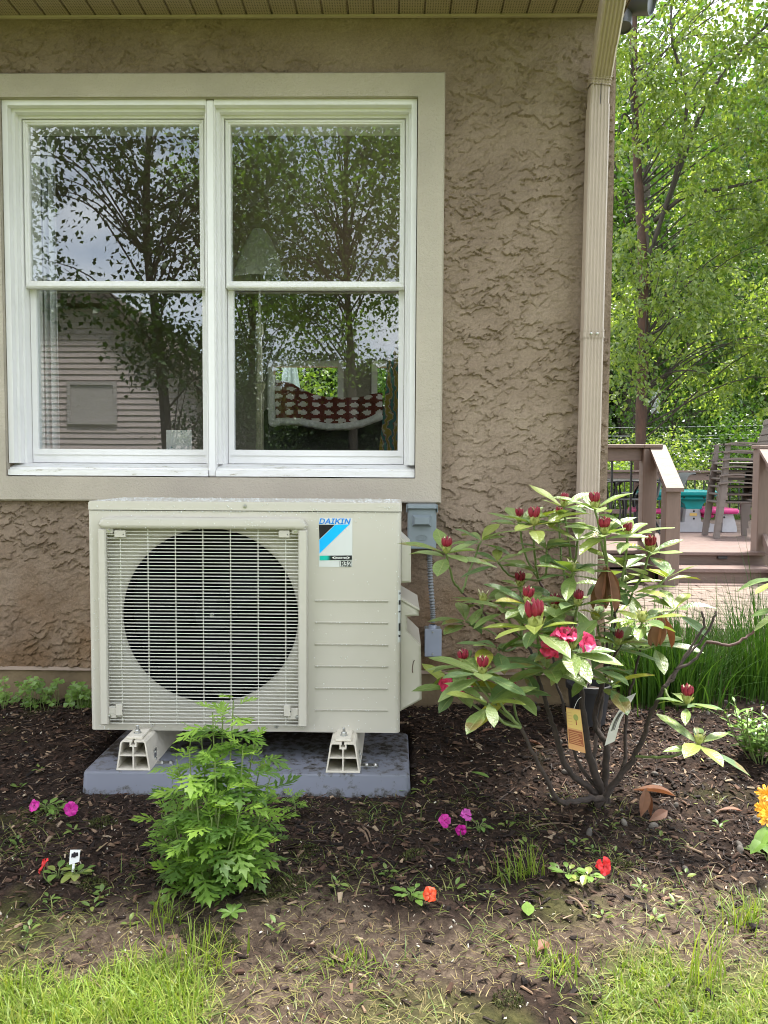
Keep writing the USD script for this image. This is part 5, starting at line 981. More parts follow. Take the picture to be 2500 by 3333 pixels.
impatiens('low plant with two magenta flowers left of the pad', (165, 2640), [(150, 2640), (190, 2645)], [(112, 2622, 40, (-.35, -.9, .4)), (230, 2632, 40, (.35, -.9, .3))], 'petal_magenta', .023)
impatiens('low plant with three pink-purple flowers between the pad and the shrub', (1520, 2720), [(1560, 2705)], [(1447, 2672, 35), (1517, 2652, 35, (.1, -.5, .9)), (1500, 2700, 35, (0, -.9, -.1))], 'petal_magenta', .020, 9, .022)
impatiens('low straggly plant with one drooping red flower beside a small white tag', (215, 2870), [(190, 2860), (250, 2855)], [(143, 2818, 70, (-.8, -.25, .45))], 'petal_scarlet', .022, 9, .032, 'abc')
impatiens('low plant with one orange flower in the mulch at bottom centre', (1350, 2930), [(1340, 2930)], [(1400, 2910, 45)], 'petal_orange', .0205, 11, .03, 'aab')
impatiens('low plant with one bright red flower below the rhododendron', (1900, 2865), [(1850, 2860), (1910, 2870)], [(1965, 2820, 50, (.25, -.9, .3))], 'petal_scarlet', .023, 10, .032, 'aac')
yf = impatiens('orange-yellow daisy-like flowers at the right edge of the picture', (2490, 2800), [(2500, 2800)], [], 'petal_yellow', .03, 4, .09, 'ab', name='marigold')
for px, py, Y in ((2498, 2588, -1.0), (2492, 2640, -1.02), (2505, 2660, -1.04)):
    c = at(px, py, Y)
    for ring_, (n, r, cup) in enumerate(((15, .034, .15), (13, .026, .5), (9, .017, .9))): blossom(yf, c, (-.45, -.75, .5), r, 'petal_yellow', n, cup, .30)
    obj(yf, 'stem', tube(curve([gpt(2500, 2800), (gpt(2500, 2800) + c) / 2 + [.02, 0, 0], c + [0, .01, 0]], 6), .0025, 6), 'stem_green')
place_leaf(yf, at(2520, 2680, -1.05), (-.75, -.35, -.45), .085, .04, 'small_leaf_a', droop=.3); place_leaf(yf, at(2520, 2720, -1.06), (-.85, -.3, -.15), .08, .04, 'small_leaf_b', droop=.3)
tgp = gpt(243, 2850); st_ = thing('seed_tag', 'small white tag with a dark printed picture stuck in the mulch at the lower left', 'plant tag', tgp)
q = [at(225, 2815, tgp[1]), at(258, 2805, tgp[1]), at(262, 2766, tgp[1] + .012), at(229, 2766, tgp[1] + .012)]; obj(st_, 'card', quadpl(q), 'print_white')
u_ = lambda a, b: (np.array(q[0]) * (1 - a) + np.array(q[1]) * a) * (1 - b) + (np.array(q[3]) * (1 - a) + np.array(q[2]) * a) * b + np.array([0, -.0012, 0])
for a, b, s in ((.3, .62, .15), (.5, .55, .12), (.68, .66, .16), (.45, .75, .1)): obj(st_, 'picture_blot', quadpl([u_(a - s, b - s), u_(a + s, b - s * .8), u_(a + s * .7, b + s), u_(a - s * .8, b + s * .9)], .0002), 'print_black')
obj(st_, 'stake', quadpl([u_(.35, -.6), u_(.6, -.6), u_(.6, 0), u_(.35, 0)]), 'print_white')
# clumps of chives by the path
leafmat('chives', [(.035, .095, .015), (.06, .15, .022), (.10, .20, .03)], .4, .2, (1.4, 1.5, .6), nscale=6)
def clump(px, py, Y, w, hgt, n, label, sprd=.30, long_=.06):
    c = at(px, py, Y); c[2] = float(gz(c[0], c[1])); t = thing('chives_clump', label, 'plant', c)
    x, y = c[0] + rg.normal(0, w * .42, n), c[1] + rg.normal(0, w * .28, n); hd = np.arctan2(y - c[1] + rg.normal(0, w * .35, n), x - c[0] + rg.normal(0, w * .4, n))
    L = hgt * rg.uniform(.55, 1.05, n); k = rg.random(n) < long_; L[k] *= rg.uniform(1.1, 1.45, k.sum()); ln = np.abs(rg.normal(0, sprd, n)) + .04
    obj(t, 'blades', blades(x, y, L, rg.uniform(.0035, .006, n), ln, hd, np.full(n, c[2] - .01), 6), 'chives', smooth=True, kind='stuff')
clump(2185, 2285, .12, .24, .42, 900, 'dense clump of dark green grass-like chives left of the small leafy bush', .34)
clump(2500, 2285, .25, .30, .52, 900, 'dark green grass-like clump at the right edge behind the small leafy bush', .36)
# bushes of small leaves
def bushy(name, label, c, rx, rz, n, L, tones, stems=9, w=.5):
    t = thing(name, label, 'plant', c)
    for s in range(stems):
        a = s * 2.4; q = c + [rx * .8 * math.cos(a) * math.sqrt((s + .5) / stems), rx * .6 * math.sin(a) * math.sqrt((s + .5) / stems), rz * rr_.uniform(.6, 1.0)]
        cc = curve([c + [(q[0] - c[0]) * .2, (q[1] - c[1]) * .2, -.01], (c + q) / 2 + [(q[0] - c[0]) * .2, 0, 0], q], 6); obj(t, 'stem', tube(cc, .0022, 5), 'stem_green')
        m_ = n // stems
        for k in range(m_):
            p = cc[min(len(cc) - 1, int((1 - .75 * k / m_) * (len(cc) - 1)))]; a2 = k * 2.4 + s; l = L * rr_.uniform(.7, 1.1) * (.6 if k < 2 else 1)
            place_leaf(t, p, (math.cos(a2), math.sin(a2), .75 if k < 4 else .3), l, l * w, 'small_leaf_' + rr_.choice(tones), droop=.2, fold=.25, belly=.5)
    return t
c = gpt(2475, 2480); bushy('leafy_bush', 'low bush of small fresh green leaves at the right edge below the grass clump', c, .17, .19, 280, .042, 'aab', 22, .38)
c = at(2040, 2080, .35); c[2] = float(gz(c[0], c[1])); bushy('leafy_plant', 'bright green leafy plant behind the rhododendron at the house corner', c, .16, .34, 90, .11, 'ac', 9, .36)
c = at(2090, 2090, .7); c[2] = 0.0; bushy('leafy_plant', 'low bright green plant beside the brick path behind the shrub', c, .2, .22, 80, .08, 'aab', 9, .4)
c = at(1930, 2330, .06); c[2] = float(gz(c[0], c[1])); bushy('ivy_plant', 'small ivy-like plant at the foot of the wall behind the shrub stems', c, .14, .10, 40, .055, 'ab', 8, .85)
# clover along the wall on the left
cl0 = at(110, 2300, -.08); cl0[2] = float(gz(cl0[0], cl0[1])); clv = thing('clover_patch', 'patch of clover-leaved wood sorrel at the wall foot on the left', 'plant', cl0)
for k in range(74):
    px = rr_.choice([rr_.uniform(-30, 190), rr_.uniform(-30, 190), rr_.uniform(225, 288)]); hp_ = 2205 + 90 * rr_.random() + max(0, (px - 190) * .35); Y = rr_.uniform(-.14, -.03)
    q = at(px, hp_, Y); g = np.array([q[0] + rr_.uniform(-.02, .02), Y, float(gz(q[0], Y)) - .01]); a0 = rr_.uniform(0, 6)
    if q[2] < g[2] + .01: q[2] = g[2] + .02
    obj(clv, 'stem', tube([g, (g + q) / 2 + [rr_.uniform(-.01, .01), 0, 0], q], .0011, 4), 'stem_green')
    s = rr_.uniform(.018, .028); tl = np.array([rr_.uniform(-.5, .5), rr_.uniform(-.9, -.2), 1.0]); B = basis(tl, (1, 0, 0)); ms = []
    for i_ in range(3):
        a = a0 + i_ * 2 * PI / 3; v, f = leaf_grid(s, s * 1.15, .12, .25, 5, .68); D = basis(B[:, 1] * math.cos(a) + B[:, 2] * math.sin(a), B[:, 0]); ms.append((v @ D.T + q, f))
    obj(clv, 'leaf', cat(ms), 'small_leaf_' + rr_.choice('aaab'), smooth=True)
# grass tufts and weeds
def tuft(px, py, n, L, label, sp=.55, w=.03):
    c = gpt(px, py); t = thing('grass_tuft', label, 'grass tuft', c); x, y = c[0] + rg.normal(0, w, n), c[1] + rg.normal(0, w * .7, n)
    obj(t, 'blades', blades(x, y, rg.uniform(.5, 1.1, n) * L, rg.uniform(.002, .0036, n), np.abs(rg.normal(.1, sp, n)) + .1, None, None, 5), 'grass', smooth=True, kind='stuff')
tuft(1705, 2850, 60, .10, 'tuft of long grass in the mulch below the rhododendron')
tuft(2420, 3000, 70, .09, 'grass tuft on the bare soil at the right edge'); tuft(545, 3000, 45, .075, 'grass tuft at the foot of the leafy chrysanthemum')
tuft(2290, 3190, 30, .16, 'taller grass tuft standing out of the right-hand lawn', .25); tuft(640, 3110, 80, .09, 'dense grass tuft at the right end of the left-hand lawn', .6, .04)
tuft(1130, 3130, 60, .06, 'pale flattened grass tuft on the bare strip near the bottom', 1.0); tuft(1790, 3150, 70, .08, 'leaning grass tuft at the left edge of the right-hand lawn', .9, .035)
wd = [(60, 2570), (130, 2520), (300, 2960), (330, 2925), (95, 3050), (420, 3020), (755, 2985), (1490, 2815), (1880, 2760), (1930, 2780), (2000, 2790), (2150, 2740), (1715, 2760), (1640, 2860), (2090, 2900), (2130, 3000), (1590, 2930), (1480, 2900), (1180, 2800), (1260, 2860), (900, 3040), (690, 2960), (1650, 2700), (240, 2720), (60, 2760), (1330, 2590), (1390, 2560), (2200, 2960), (2230, 2860), (1960, 3000), (160, 2950), (520, 2960), (1100, 2900), (2340, 2700), (1990, 2700)]
weeds = []
for px, py in wd:
    c = gpt(px, py)
    for k in range(rr_.randint(4, 8)):
        a = k * 2.4 + rr_.random(); l = rr_.uniform(.012, .026); v, f = leaf_grid(l, l * rr_.uniform(.35, .6), .2, .2, 5, .5); q = c + [math.cos(a) * .006, math.sin(a) * .006, .004 + k * .003]
        weeds.append((v @ basis((math.cos(a), math.sin(a), rr_.uniform(.1, .9))).T + q, f))
leafmat('weed_leaf', [(.11, .20, .035), (.17, .27, .06), (.25, .30, .07)], .45, .3, (1.5, 1.6, .6)); obj(None, 'weeds', cat(weeds), 'weed_leaf', smooth=True, kind='stuff', label='little seedling weeds scattered through the mulch')
c = gpt(1510, 3010 - 300); sd2 = thing('seedling', 'small star-shaped seedling below the chrysanthemum', 'plant', gpt(755, 3000))
for k in range(6): a = k * 1.05; place_leaf(sd2, gpt(755, 3000) + [0, 0, .02], (math.cos(a), math.sin(a), .35), .034, .014, 'small_leaf_b', droop=.2)
# fallen leaves and sticks
def fallen(label, px, py, d, L, W, mt, up=(0, 0, 1), name='fallen_leaf', lift=.008, **kw):
    c = gpt(px, py) + [0, 0, lift]; t = thing(name, label, 'leaf', c); place_leaf(t, c, d, L, W, mt, 'blade', up, **kw)
fallen('brown curled leaf standing at the right foot of the rhododendron, leftmost of three', 2085, 2668, (.25, .1, .95), .085, .034, 'dry_leaf', (0, -1, 0), fold=.5); fallen('dark brown curled leaf standing between two others by the rhododendron', 2118, 2668, (-.12, .1, .95), .08, .022, 'dry_leaf', (0, -1, 0), fold=.9)
fallen('reddish brown leaf lying rightmost of three by the rhododendron', 2112, 2682, (.8, .3, .32), .075, .03, 'dry_leaf', (0, -.7, .7)); fallen('rolled reddish dead leaf lying behind the three brown leaves', 2060, 2580, (.95, -.1, .05), .13, .03, 'dry_leaf', fold=1.2)
fallen('pinkish brown leaf on the mulch right of the pad', 1560, 2392, (.85, .5, .12), .075, .022, 'dry_leaf', fold=.5); fallen('brown leaf lying below the left branches of the shrub', 1690, 2420, (.9, -.2, .05), .08, .02, 'dry_leaf', fold=.8)
fallen('brown leaf lying flat in the bright soil at the right', 2340, 2645, (.9, .1, .06), .075, .02, 'dry_leaf', fold=.6); fallen('wilted pale green leaf lying in the mulch below the grass tuft', 1715, 2950, (-.1, -.85, .1), .075, .03, 'small_leaf_a', droop=.0, lift=.012)
fallen('dark green leaf lying on the mulch between pad and shrub', 1530, 2520, (.75, -.5, .1), .07, .022, 'small_leaf_b'); fallen('broken tan leaf on the bare strip near the bottom', 1745, 3110, (.6, .5, .25), .04, .028, 'dry_leaf', wave=.1)
mat('stick', (.17, .115, .075), .8, .3, 60)
for lb, a, b, r in (('short reddish stick lying in the mulch right of the chrysanthemum', (1165, 2700), (1200, 2745), .004), ('second thin stick beside the reddish stick right of the chrysanthemum', (1182, 2695), (1208, 2740), .003), ('long thin twig lying at the foot of the chrysanthemum', (580, 2990), (740, 2910), .002), ('straw-coloured stem lying below the flowers right of the pad', (1740, 2690), (1860, 2685), .0022), ('grey twig on the mulch beside the bare soil at right', (2230, 2760), (2360, 2830), .004), ('dark twig at the bottom centre right', (1850, 2925), (1905, 2970), .0035)):
    A, B = gpt(*a) + [0, 0, r], gpt(*b) + [0, 0, r]; t = thing('stick', lb, 'stick', (A + B) / 2); obj(t, 'wood', tube(curve([A, (A + B) / 2 + [.004, .003, .004], B], 4), [r, r * 1.1, r, r * .9, r, r * .8, r * .7][: 7] + [r * .6] * max(0, len(curve([A, A + .1, B], 4)) - 7), 6), 'stick', smooth=True)
# moss cushions
leafmat('moss', [(.04, .055, .008), (.075, .09, .012), (.12, .13, .02)], .8, .1, (1, 1, .5)); mv = []
for px, py, r in ((2030, 2815, .028), (1345, 2780, .03), (915, 2880, .05), (640, 3040, .03), (700, 3080, .045), (300, 2880, .03), (330, 2680, .035), (1655, 3260, .025), (1000, 2780, .03)):
    c = gpt(px, py); n = int(500 * (r / .03) ** 2 * .6); a, q = rg.uniform(0, 2 * PI, n), r * np.sqrt(rg.random(n)); x, y = c[0] + q * np.cos(a) * 1.3, c[1] + q * np.sin(a); mv.append(blades(x, y, rg.uniform(.004, .010, n), rg.uniform(.002, .003, n), rg.uniform(.1, 1.1, n), None, gz(x, y) + .006 * (1 - (q / r) ** 2), 2))
obj(None, 'moss', cat(mv), 'moss', smooth=True, kind='stuff', label='small cushions of dark yellowish moss in the mulch')
# black nursery pot behind the shrub
c = at(1915, 2290, -.16); c[2] = float(gz(c[0], c[1])); pot = thing('nursery_pot', 'black plastic nursery pot standing against the wall behind the shrub stems', 'pot', c)
obj(pot, 'body', lathe([(0, .003), (.062, .003), (.078, .145), (.074, .145), (.06, .02), (0, .02)], 24, c=c), 'dark_plastic', smooth=40); obj(pot, 'rim', lathe([(.0765, .13), (.084, .132), (.085, .150), (.079, .152), (.0745, .1455)], 24, c=c), 'dark_plastic', smooth=40); obj(pot, 'soil', lathe([(0, .125), (.071, .12)], 20, c=c), 'twig_bark')
# ---------------------------------------------------------------- brick path, steps, deck
YF = 4.25
DZ = float(at(2300, 1796, YF)[2]); TZ = float(at(2300, 1849, 3.98)[2])
SXL, SXR = float(at(2182, 1700, 3.9)[0]), float(at(2463, 1600, 4.3)[0]) + .02
pth = obj(None, 'brick_path', box(.92, 4.9, 1.96, 3.86, -.06, -.008), 'foundation', kind='structure', label='pinkish brick paver path before the deck steps')
bw_, bh_ = .232, .116; row = 0; yb = 1.97; r2 = random.Random(9)
while yb + bh_ < 3.86:
    xb = .93 - (row % 2) * bw_ / 2
    while xb < 4.85:
        a, b = max(xb, .925), min(xb + bw_ - .013, 4.89)
        if b - a > .04 and used.get((pth, 'brick'), 0) < 300:
            dz = r2.uniform(-.003, .003); c_ = ((a + b) / 2, yb + bh_ / 2); v, f = bbox(a, b, yb, yb + bh_ - .014, -.05, .008 + dz, .006); M_ = rotz(r2.uniform(-.02, .02)); v = (v - [c_[0], c_[1], 0]) @ M_.T + [c_[0], c_[1], 0]
            obj(pth, 'brick', (v, f), 'paver_' + r2.choice('abc') if False else 'paver')
        xb += bw_
    yb += bh_; row += 1
deck = thing('deck', 'brown timber deck floor with one step behind the house', 'deck', (3.5, YF, 0))
DX0, DX1, DYB = XC + .03, 7.0, 9.1
yb = YF + .03; k = 0
while yb < DYB:
    obj(deck, 'floor_board', bbox(DX0 if yb < YB + .2 else -3.0, DX1, yb, yb + .134, DZ - .028, DZ + r2.uniform(-.0015, .0015), .003), 'deck_floor'); yb += .140
obj(deck, 'nosing_board', bbox(SXL - .07, SXR + .05, YF - .03, YF + .028, DZ - .032, DZ + .002, .004), 'deck_floor')
obj(deck, 'riser_board', box(SXL - .06, SXR + .05, YF + .0, YF + .02, TZ - .03, DZ - .034), 'riser_wood')
obj(deck, 'step_tread', bbox(SXL - .06, SXR + .05, 3.96, YF - .002, TZ - .04, TZ, .005), 'deck_floor')
obj(deck, 'riser_board', box(SXL - .06, SXR + .05, 3.985, 4.005, -.03, TZ - .042), 'deck_wood')
obj(deck, 'landing_board', bbox(SXL - .2, SXR + .3, 3.865, 3.975, -.05, .012, .005), 'deck_floor')
sk0 = float(at(2350, 1810, YF)[0]); obj(deck, 'step_light', bbox(sk0 - .045, sk0 + .045, YF - .022, YF - .001, DZ - .065, DZ - .036, .004), 'black_metal')
for k in range(2):
    z0, z1 = (.0 + k * (DZ - .03) / 2, (k + 1) * (DZ - .03) / 2 - .008); obj(deck, 'skirt_board', box(DX0, SXL - .075, YF + .03, YF + .05, z0 - .03, z1), 'riser_wood'); obj(deck, 'skirt_board', box(SXR + .06, DX1, YF + .03, YF + .05, z0 - .03, z1), 'riser_wood')
obj(deck, 'joist', [box(-3, DX1, DYB - .1, DYB - .05, -.05, DZ - .03), box(DX1 - .1, DX1 - .05, YF + .1, DYB - .11, -.05, DZ - .03)], 'riser_wood')
RT = float(at(2060, 1447, 4.33)[2])
def post(par, x, y, z0, z1, w=.066): obj(par, 'post', bbox(x - w, x + w, y - w, y + w, z0, z1, .006), 'deck_post')
def sect(par, x0, x1, y, zt, n, dark='black_metal', cap=True):
    if cap: obj(par, 'cap_rail', bbox(x0 - .02, x1 + .02, y - .075, y + .075, zt - .034, zt, .006), 'deck_wood')
    obj(par, 'top_rail', bbox(x0, x1, y - .02, y + .02, zt - .155, zt - .036, .004), 'deck_wood'); zb = DZ + .09
    obj(par, 'bottom_rail', bbox(x0, x1, y - .02, y + .02, zb, zb + .07, .004), 'deck_wood')
    for k in range(n):
        xx = x0 + (k + .5) * (x1 - x0) / n; obj(par, 'baluster', tube([(xx, y, zb + .071), (xx, y, zt - .156)], .0115, 8, False), dark)
rl = thing('deck_railing', 'short brown railing with black balusters between the house and the left stair post', 'railing', (2.2, 4.33, 0))
PAx = float(at(2108, 1600, 4.33)[0]); post(rl, PAx, 4.33, 0, RT - .036); sect(rl, XC + .04, PAx - .067, 4.33, RT, 8)
obj(rl, 'cap_rail', bbox(PAx - .066, PAx + .11, 4.25, 4.41, RT - .034, RT + .001, .006), 'deck_wood')
def stairrail(x, label):
    t = thing('stair_railing', label, 'railing', (x, 4.1, 0)); zf = float(at(2180, 1583, 3.9)[2]); yf, yb_ = 3.9, 4.33
    post(t, x, yf, -.05, zf - .015)
    pr = Polygon([(yb_ - .03, RT - .035), (yb_ - .03, RT - .002), (yf - .10, zf - .012 + .0), (yf - .10, zf - .045)]); obj(t, 'cap_rail', prismx(pr, x - .078, x + .078), 'deck_wood')
    pr = Polygon([(yb_ - .07, RT - .19), (yb_ - .07, RT - .075), (yf + .068, zf - .0), (yf + .068, zf - .115)]); obj(t, 'top_rail', prismx(pr, x - .02, x + .02), 'deck_wood')
    zz = DZ - .02; pr = Polygon([(yb_ - .07, zz + .10), (yb_ - .07, zz + .19), (yf + .068, zz - .10), (yf + .068, zz - .19)]); obj(t, 'bottom_rail', prismx(pr, x - .02, x + .02), 'deck_wood')
    obj(t, 'baluster', tube([(x - .0, 4.11, zz + .01), (x, 4.11, (RT + zf) / 2 - .12)], .013, 8), 'black_metal'); obj(t, 'baluster_socket', lathe([(.013, 0), (.024, .0), (.024, .03), (.019, .05), (.013, .052)], 10, c=(x, 4.11, zz + .0)), 'black_metal', smooth=40)
    return t
stairrail(SXL, 'brown sloping stair rail left of the deck steps')
t = stairrail(SXR + .05, 'brown sloping stair rail right of the deck steps'); post(t, SXR + .05, 4.34, 0, RT - .036); obj(t, 'post_cap', bbox(SXR - .03, SXR + .13, 4.26, 4.42, RT - .034, RT, .006), 'deck_wood')
BZ = float(at(2250, 1531, DYB)[2]); bk = thing('deck_railing', 'long dark brown railing along the far side of the deck', 'railing', (1.5, DYB, 0))
for x in (-2.9, -.9, 1.1, 3.1, 5.1, 6.9): post(bk, x, DYB, 0, BZ - .036)
sect(bk, -2.8, 6.8, DYB, BZ, 70)
sr2 = thing('deck_railing', 'brown railing along the right side of the deck', 'railing', (6.9, 6.5, 0)); obj(sr2, 'cap_rail', bbox(6.82, 6.98, 4.5, 8.95, BZ - .034, BZ, .006), 'deck_wood'); obj(sr2, 'top_rail', bbox(6.88, 6.92, 4.5, 8.95, BZ - .155, BZ - .036), 'deck_wood')
post(sr2, 6.9, 4.45, 0, BZ - .036)
# ---------------------------------------------------------------- things on the deck
mat('chair_plastic', (.13, .105, .092), .5, .06); mat('teal_plastic', (.0, .27, .27), .45, .06); mat('pink_plastic', (.55, .035, .20), .45, .06); mat('grey_plastic', (.42, .42, .44), .55, .12, 8)
def ch_parts():
    ps = []
    for sy in (-1, 1):
        ps.append(('leg', cat([loft_q((.005, sy * .25, 0), (.05, sy * .235, .62), .060, .045)])))
        ps.append(('leg', cat([loft_q((.44, sy * .225, 0), (.40, sy * .215, .42), .055, .04)])))
        arm = curve([(.0, sy * .245, .625), (.15, sy * .255, .645), (.34, sy * .25, .635), (.47, sy * .235, .63)], 5); n = len(arm); w = np.array([0, .038, 0]); v = np.vstack([arm - w, arm + w, arm - w - [0, 0, .018], arm + w - [0, 0, .018]]); k = np.arange(n - 1)
        f = np.vstack([tri(np.stack([k, k + 1, n + k + 1, n + k], 1)), tri(np.stack([2 * n + k, 3 * n + k, 3 * n + k + 1, 2 * n + k + 1], 1)), tri(np.stack([k, 2 * n + k, 2 * n + k + 1, k + 1], 1)), tri(np.stack([n + k, n + k + 1, 3 * n + k + 1, 3 * n + k], 1))]); ps.append(('armrest', (v, f)))
    ps.append(('seat', bbox(.01, .45, -.225, .225, .395, .42, .01)))
    for k in range(5):
        z = .47 + k * .075; ps.append(('back_slat', xf(bbox(-.009, .009, -.20, .20, -.034, .034, .004), roty(.22), (.455 + (z - .42) * .22, 0, z))))
    for sy in (-1, 1): ps.append(('back_frame', loft_q((.44, sy * .215, .42), (.60, sy * .20, .92), .05, .035)))
    ps.append(('top_rail', xf(bbox(-.011, .011, -.225, .225, -.035, .035, .008), roty(.25), (.563, 0, .885))))
    return ps
def loft_q(a, b, wa, wb):
    a, b = np.array(a), np.array(b); o = np.array([[-1, -1, 0], [1, -1, 0], [1, 1, 0], [-1, 1, 0]]) * .5; v = np.vstack([a + o * wa, b + o * wb]); return v, tri(np.array([[3, 2, 1, 0], [4, 5, 6, 7]] + [[k, (k + 1) % 4, 4 + (k + 1) % 4, 4 + k] for k in range(4)]))
c0 = at(2338, 1753, 5.72); lab = ['bottom chair of the stack of brown plastic armchairs', 'second lowest chair in the stack of brown plastic armchairs', 'middle chair in the stack of brown plastic armchairs', 'chair just below the top of the brown plastic armchairs', 'fifth chair up in the stack of brown plastic armchairs', 'topmost chair of the stack of brown plastic armchairs']
src = thing('plastic_chair', lab[0] + ' by the right stair post', 'chair', (0, 0, 0), 'stacked plastic chairs on the deck')
for nm, ms in ch_parts(): obj(src, nm, ms, 'chair_plastic', smooth=30)
UsdGeom.Xformable(stage.GetPrimAtPath(src)).GetOrderedXformOps()[0].Set(Gf.Vec3d(float(c0[0]), 5.95, DZ + .003))
UsdGeom.Xformable(stage.GetPrimAtPath(src)).AddRotateZOp().Set(-8.0)
for k in range(1, 6): copy_of(src, 'plastic_chair', lab[k] + ' by the right stair post', (float(c0[0]) + .012 * k, 5.95, DZ + .003 + .088 * k), math.radians(-8), 'stacked plastic chairs on the deck', 'chair')
KY = 6.6; kt = thing('play_table', "child's picnic table with teal top, pink seats and grey base on the deck", 'table', at(2265, 1735, KY) * [1, 1, 0] + [0, 0, DZ])
def kb(n, p0, p1, y0, y1, mt, b=.02): a, c = at(p0[0], p1[1], KY), at(p1[0], p0[1], KY); obj(kt, n, bbox(a[0], c[0], KY + y0, KY + y1, max(DZ + .002, a[2]), c[2], b), mt, smooth=30)
kb('table_top', (2120, 1597), (2336, 1615), -.02, .62, 'teal_plastic'); kb('table_rim', (2130, 1615.5), (2320, 1628), 0, .58, 'teal_plastic')
a = [at(q[0], q[1], KY) for q in ((2212, 1628), (2312, 1628), (2293, 1640), (2288, 1658), (2238, 1658), (2232, 1640))]; obj(kt, 'pedestal', prism(Polygon([(q[0], q[2]) for q in a]), KY + .04, KY + .12), 'teal_plastic'); obj(kt, 'pedestal', prism(Polygon([(q[0], q[2]) for q in a]), KY + .44, KY + .52), 'teal_plastic')
a = [at(q[0], q[1], KY) for q in ((2195, 1738), (2195, 1700), (2232, 1700), (2236, 1657), (2281, 1657), (2286, 1700), (2330, 1706), (2335, 1738))]
for y in (.03, .43): obj(kt, 'base', prism(Polygon([(q[0], max(DZ + .002, q[2])) for q in a]), KY + y, KY + y + .1), 'grey_plastic')
kb('seat', (2282, 1656), (2406, 1672), -.02, .6, 'pink_plastic'); kb('seat_rim', (2290, 1672.5), (2330, 1686), .02, .5, 'pink_plastic'); kb('seat', (2090, 1656), (2160, 1672), -.02, .6, 'pink_plastic')
a = [at(q[0], q[1], KY) for q in ((2356, 1741), (2360, 1673), (2392, 1673), (2405, 1720), (2405, 1741))]; obj(kt, 'seat_leg', prism(Polygon([(q[0], max(DZ + .002, q[2])) for q in a]), KY + .05, KY + .2), 'grey_plastic'); obj(kt, 'crossbar', box(a[0][0] - .6, a[0][0] + .02, KY + .1, KY + .18, DZ + .01, DZ + .06), 'grey_plastic')
for q in ((2259, 1664), (2259, 1688), (2360, 1684)): c = at(q[0], q[1], KY + .028); obj(kt, 'bolt', lathe([(0, .004), (.012, .003), (.014, 0)], 8, 'y', (c[0], KY + .0295 + (.02 if q[0] > 2300 else 0), c[2])), 'black_metal')
for q in ((2227, 1619), (2292, 1620)): c = at(q[0], q[1], KY); obj(kt, 'bolt', lathe([(0, .004), (.011, .003), (.013, 0)], 8, 'y', (c[0], KY - .001, c[2])), 'black_metal')
c = at(2260, 1675, KY); obj(kt, 'maker_label', box(c[0] - .045, c[0] + .045, KY + .026, KY + .0295, c[2] - .017, c[2] + .017), 'tag_yellow')
PY = 6.9; ptz = float(at(2030, 1559, PY)[2]); px0 = float(at(2020, 1560, PY)[0]); ptb = thing('patio_table', 'round dark patio table seen through the left railing', 'table', (px0, PY, DZ))
obj(ptb, 'table_top', lathe([(0, ptz), (.5, ptz), (.515, ptz - .012), (.5, ptz - .028), (0, ptz - .024)], 32, c=(px0, PY, 0)), 'black_metal', smooth=40)
for k in range(4): a = k * PI / 2 + .6; obj(ptb, 'leg', tube(curve([(px0 + .42 * math.cos(a), PY + .42 * math.sin(a), ptz - .028), (px0 + .25 * math.cos(a), PY + .25 * math.sin(a), DZ + .38), (px0 + .42 * math.cos(a), PY + .42 * math.sin(a), DZ + .004)], 6), .014, 8), 'black_metal', smooth=True)
mat('sling', (.12, .125, .12), .8, .1, 30)
def patio_chair(px, Y, rz, label):
    c = at(px, 1700, Y); t = thing('patio_chair', label, 'chair', (0, 0, 0), 'patio chairs round the dark table')
    for sy in (-1, 1):
        obj(t, 'leg', tube(curve([(.22, sy * .25, 0), (.20, sy * .26, .3), (.24, sy * .26, .60), (-.05, sy * .26, .63), (-.24, sy * .25, .62)], 6), .0125, 8), 'black_metal', smooth=True); obj(t, 'leg', tube(curve([(-.26, sy * .25, 0), (-.16, sy * .24, .2), (-.2, sy * .24, .42), (-.30, sy * .23, .95)], 6), .0125, 8), 'black_metal', smooth=True)
    obj(t, 'seat', bbox(-.21, .23, -.23, .23, .40, .42, .006), 'sling'); obj(t, 'back', xf(bbox(-.006, .006, -.22, .22, 0, .52, .003), roty(-.2), (-.215, 0, .43)), 'sling')
    ops = UsdGeom.Xformable(stage.GetPrimAtPath(t)); ops.GetOrderedXformOps()[0].Set(Gf.Vec3d(float(c[0]), Y, DZ + .003)); ops.AddRotateZOp().Set(rz)
patio_chair(2078, 6.55, 160, 'dark metal patio chair to the right of the round table behind the railing'); patio_chair(1985, 6.6, 20, 'dark metal patio chair nearest the house behind the railing')
lc = at(2240, 1600, 8.0); lg_ = thing('lounge_chair', 'grey sling lounge chair behind the teal play table', 'chair', (lc[0], 8.0, DZ))
pf = [at(q[0], q[1], 8.0) for q in ((2215, 1605), (2222, 1592), (2232, 1562), (2243, 1543), (2262, 1538), (2264, 1541))]; pc = curve(pf, 6); n = len(pc); v = np.vstack([pc + [0, -.02, 0], pc + [0, .5, 0], pc + [0, -.02, -.02], pc + [0, .5, -.02]]); k = np.arange(n - 1)
obj(lg_, 'back', (v, np.vstack([tri(np.stack([k, k + 1, n + k + 1, n + k], 1)), tri(np.stack([2 * n + k, 3 * n + k, 3 * n + k + 1, 2 * n + k + 1], 1)), tri(np.stack([k, 2 * n + k, 2 * n + k + 1, k + 1], 1))])), 'sling', smooth=40)
obj(lg_, 'seat', bbox(pf[0][0] - .7, pf[0][0] + .02, 7.98, 8.5, pf[0][2] - .03, pf[0][2], .01), 'sling')
for dx in (-.65, -.05):
    for y in (8.0, 8.45): obj(lg_, 'leg', box(pf[0][0] + dx, pf[0][0] + dx + .03, y, y + .03, DZ + .002, pf[0][2] - .031), 'black_metal')
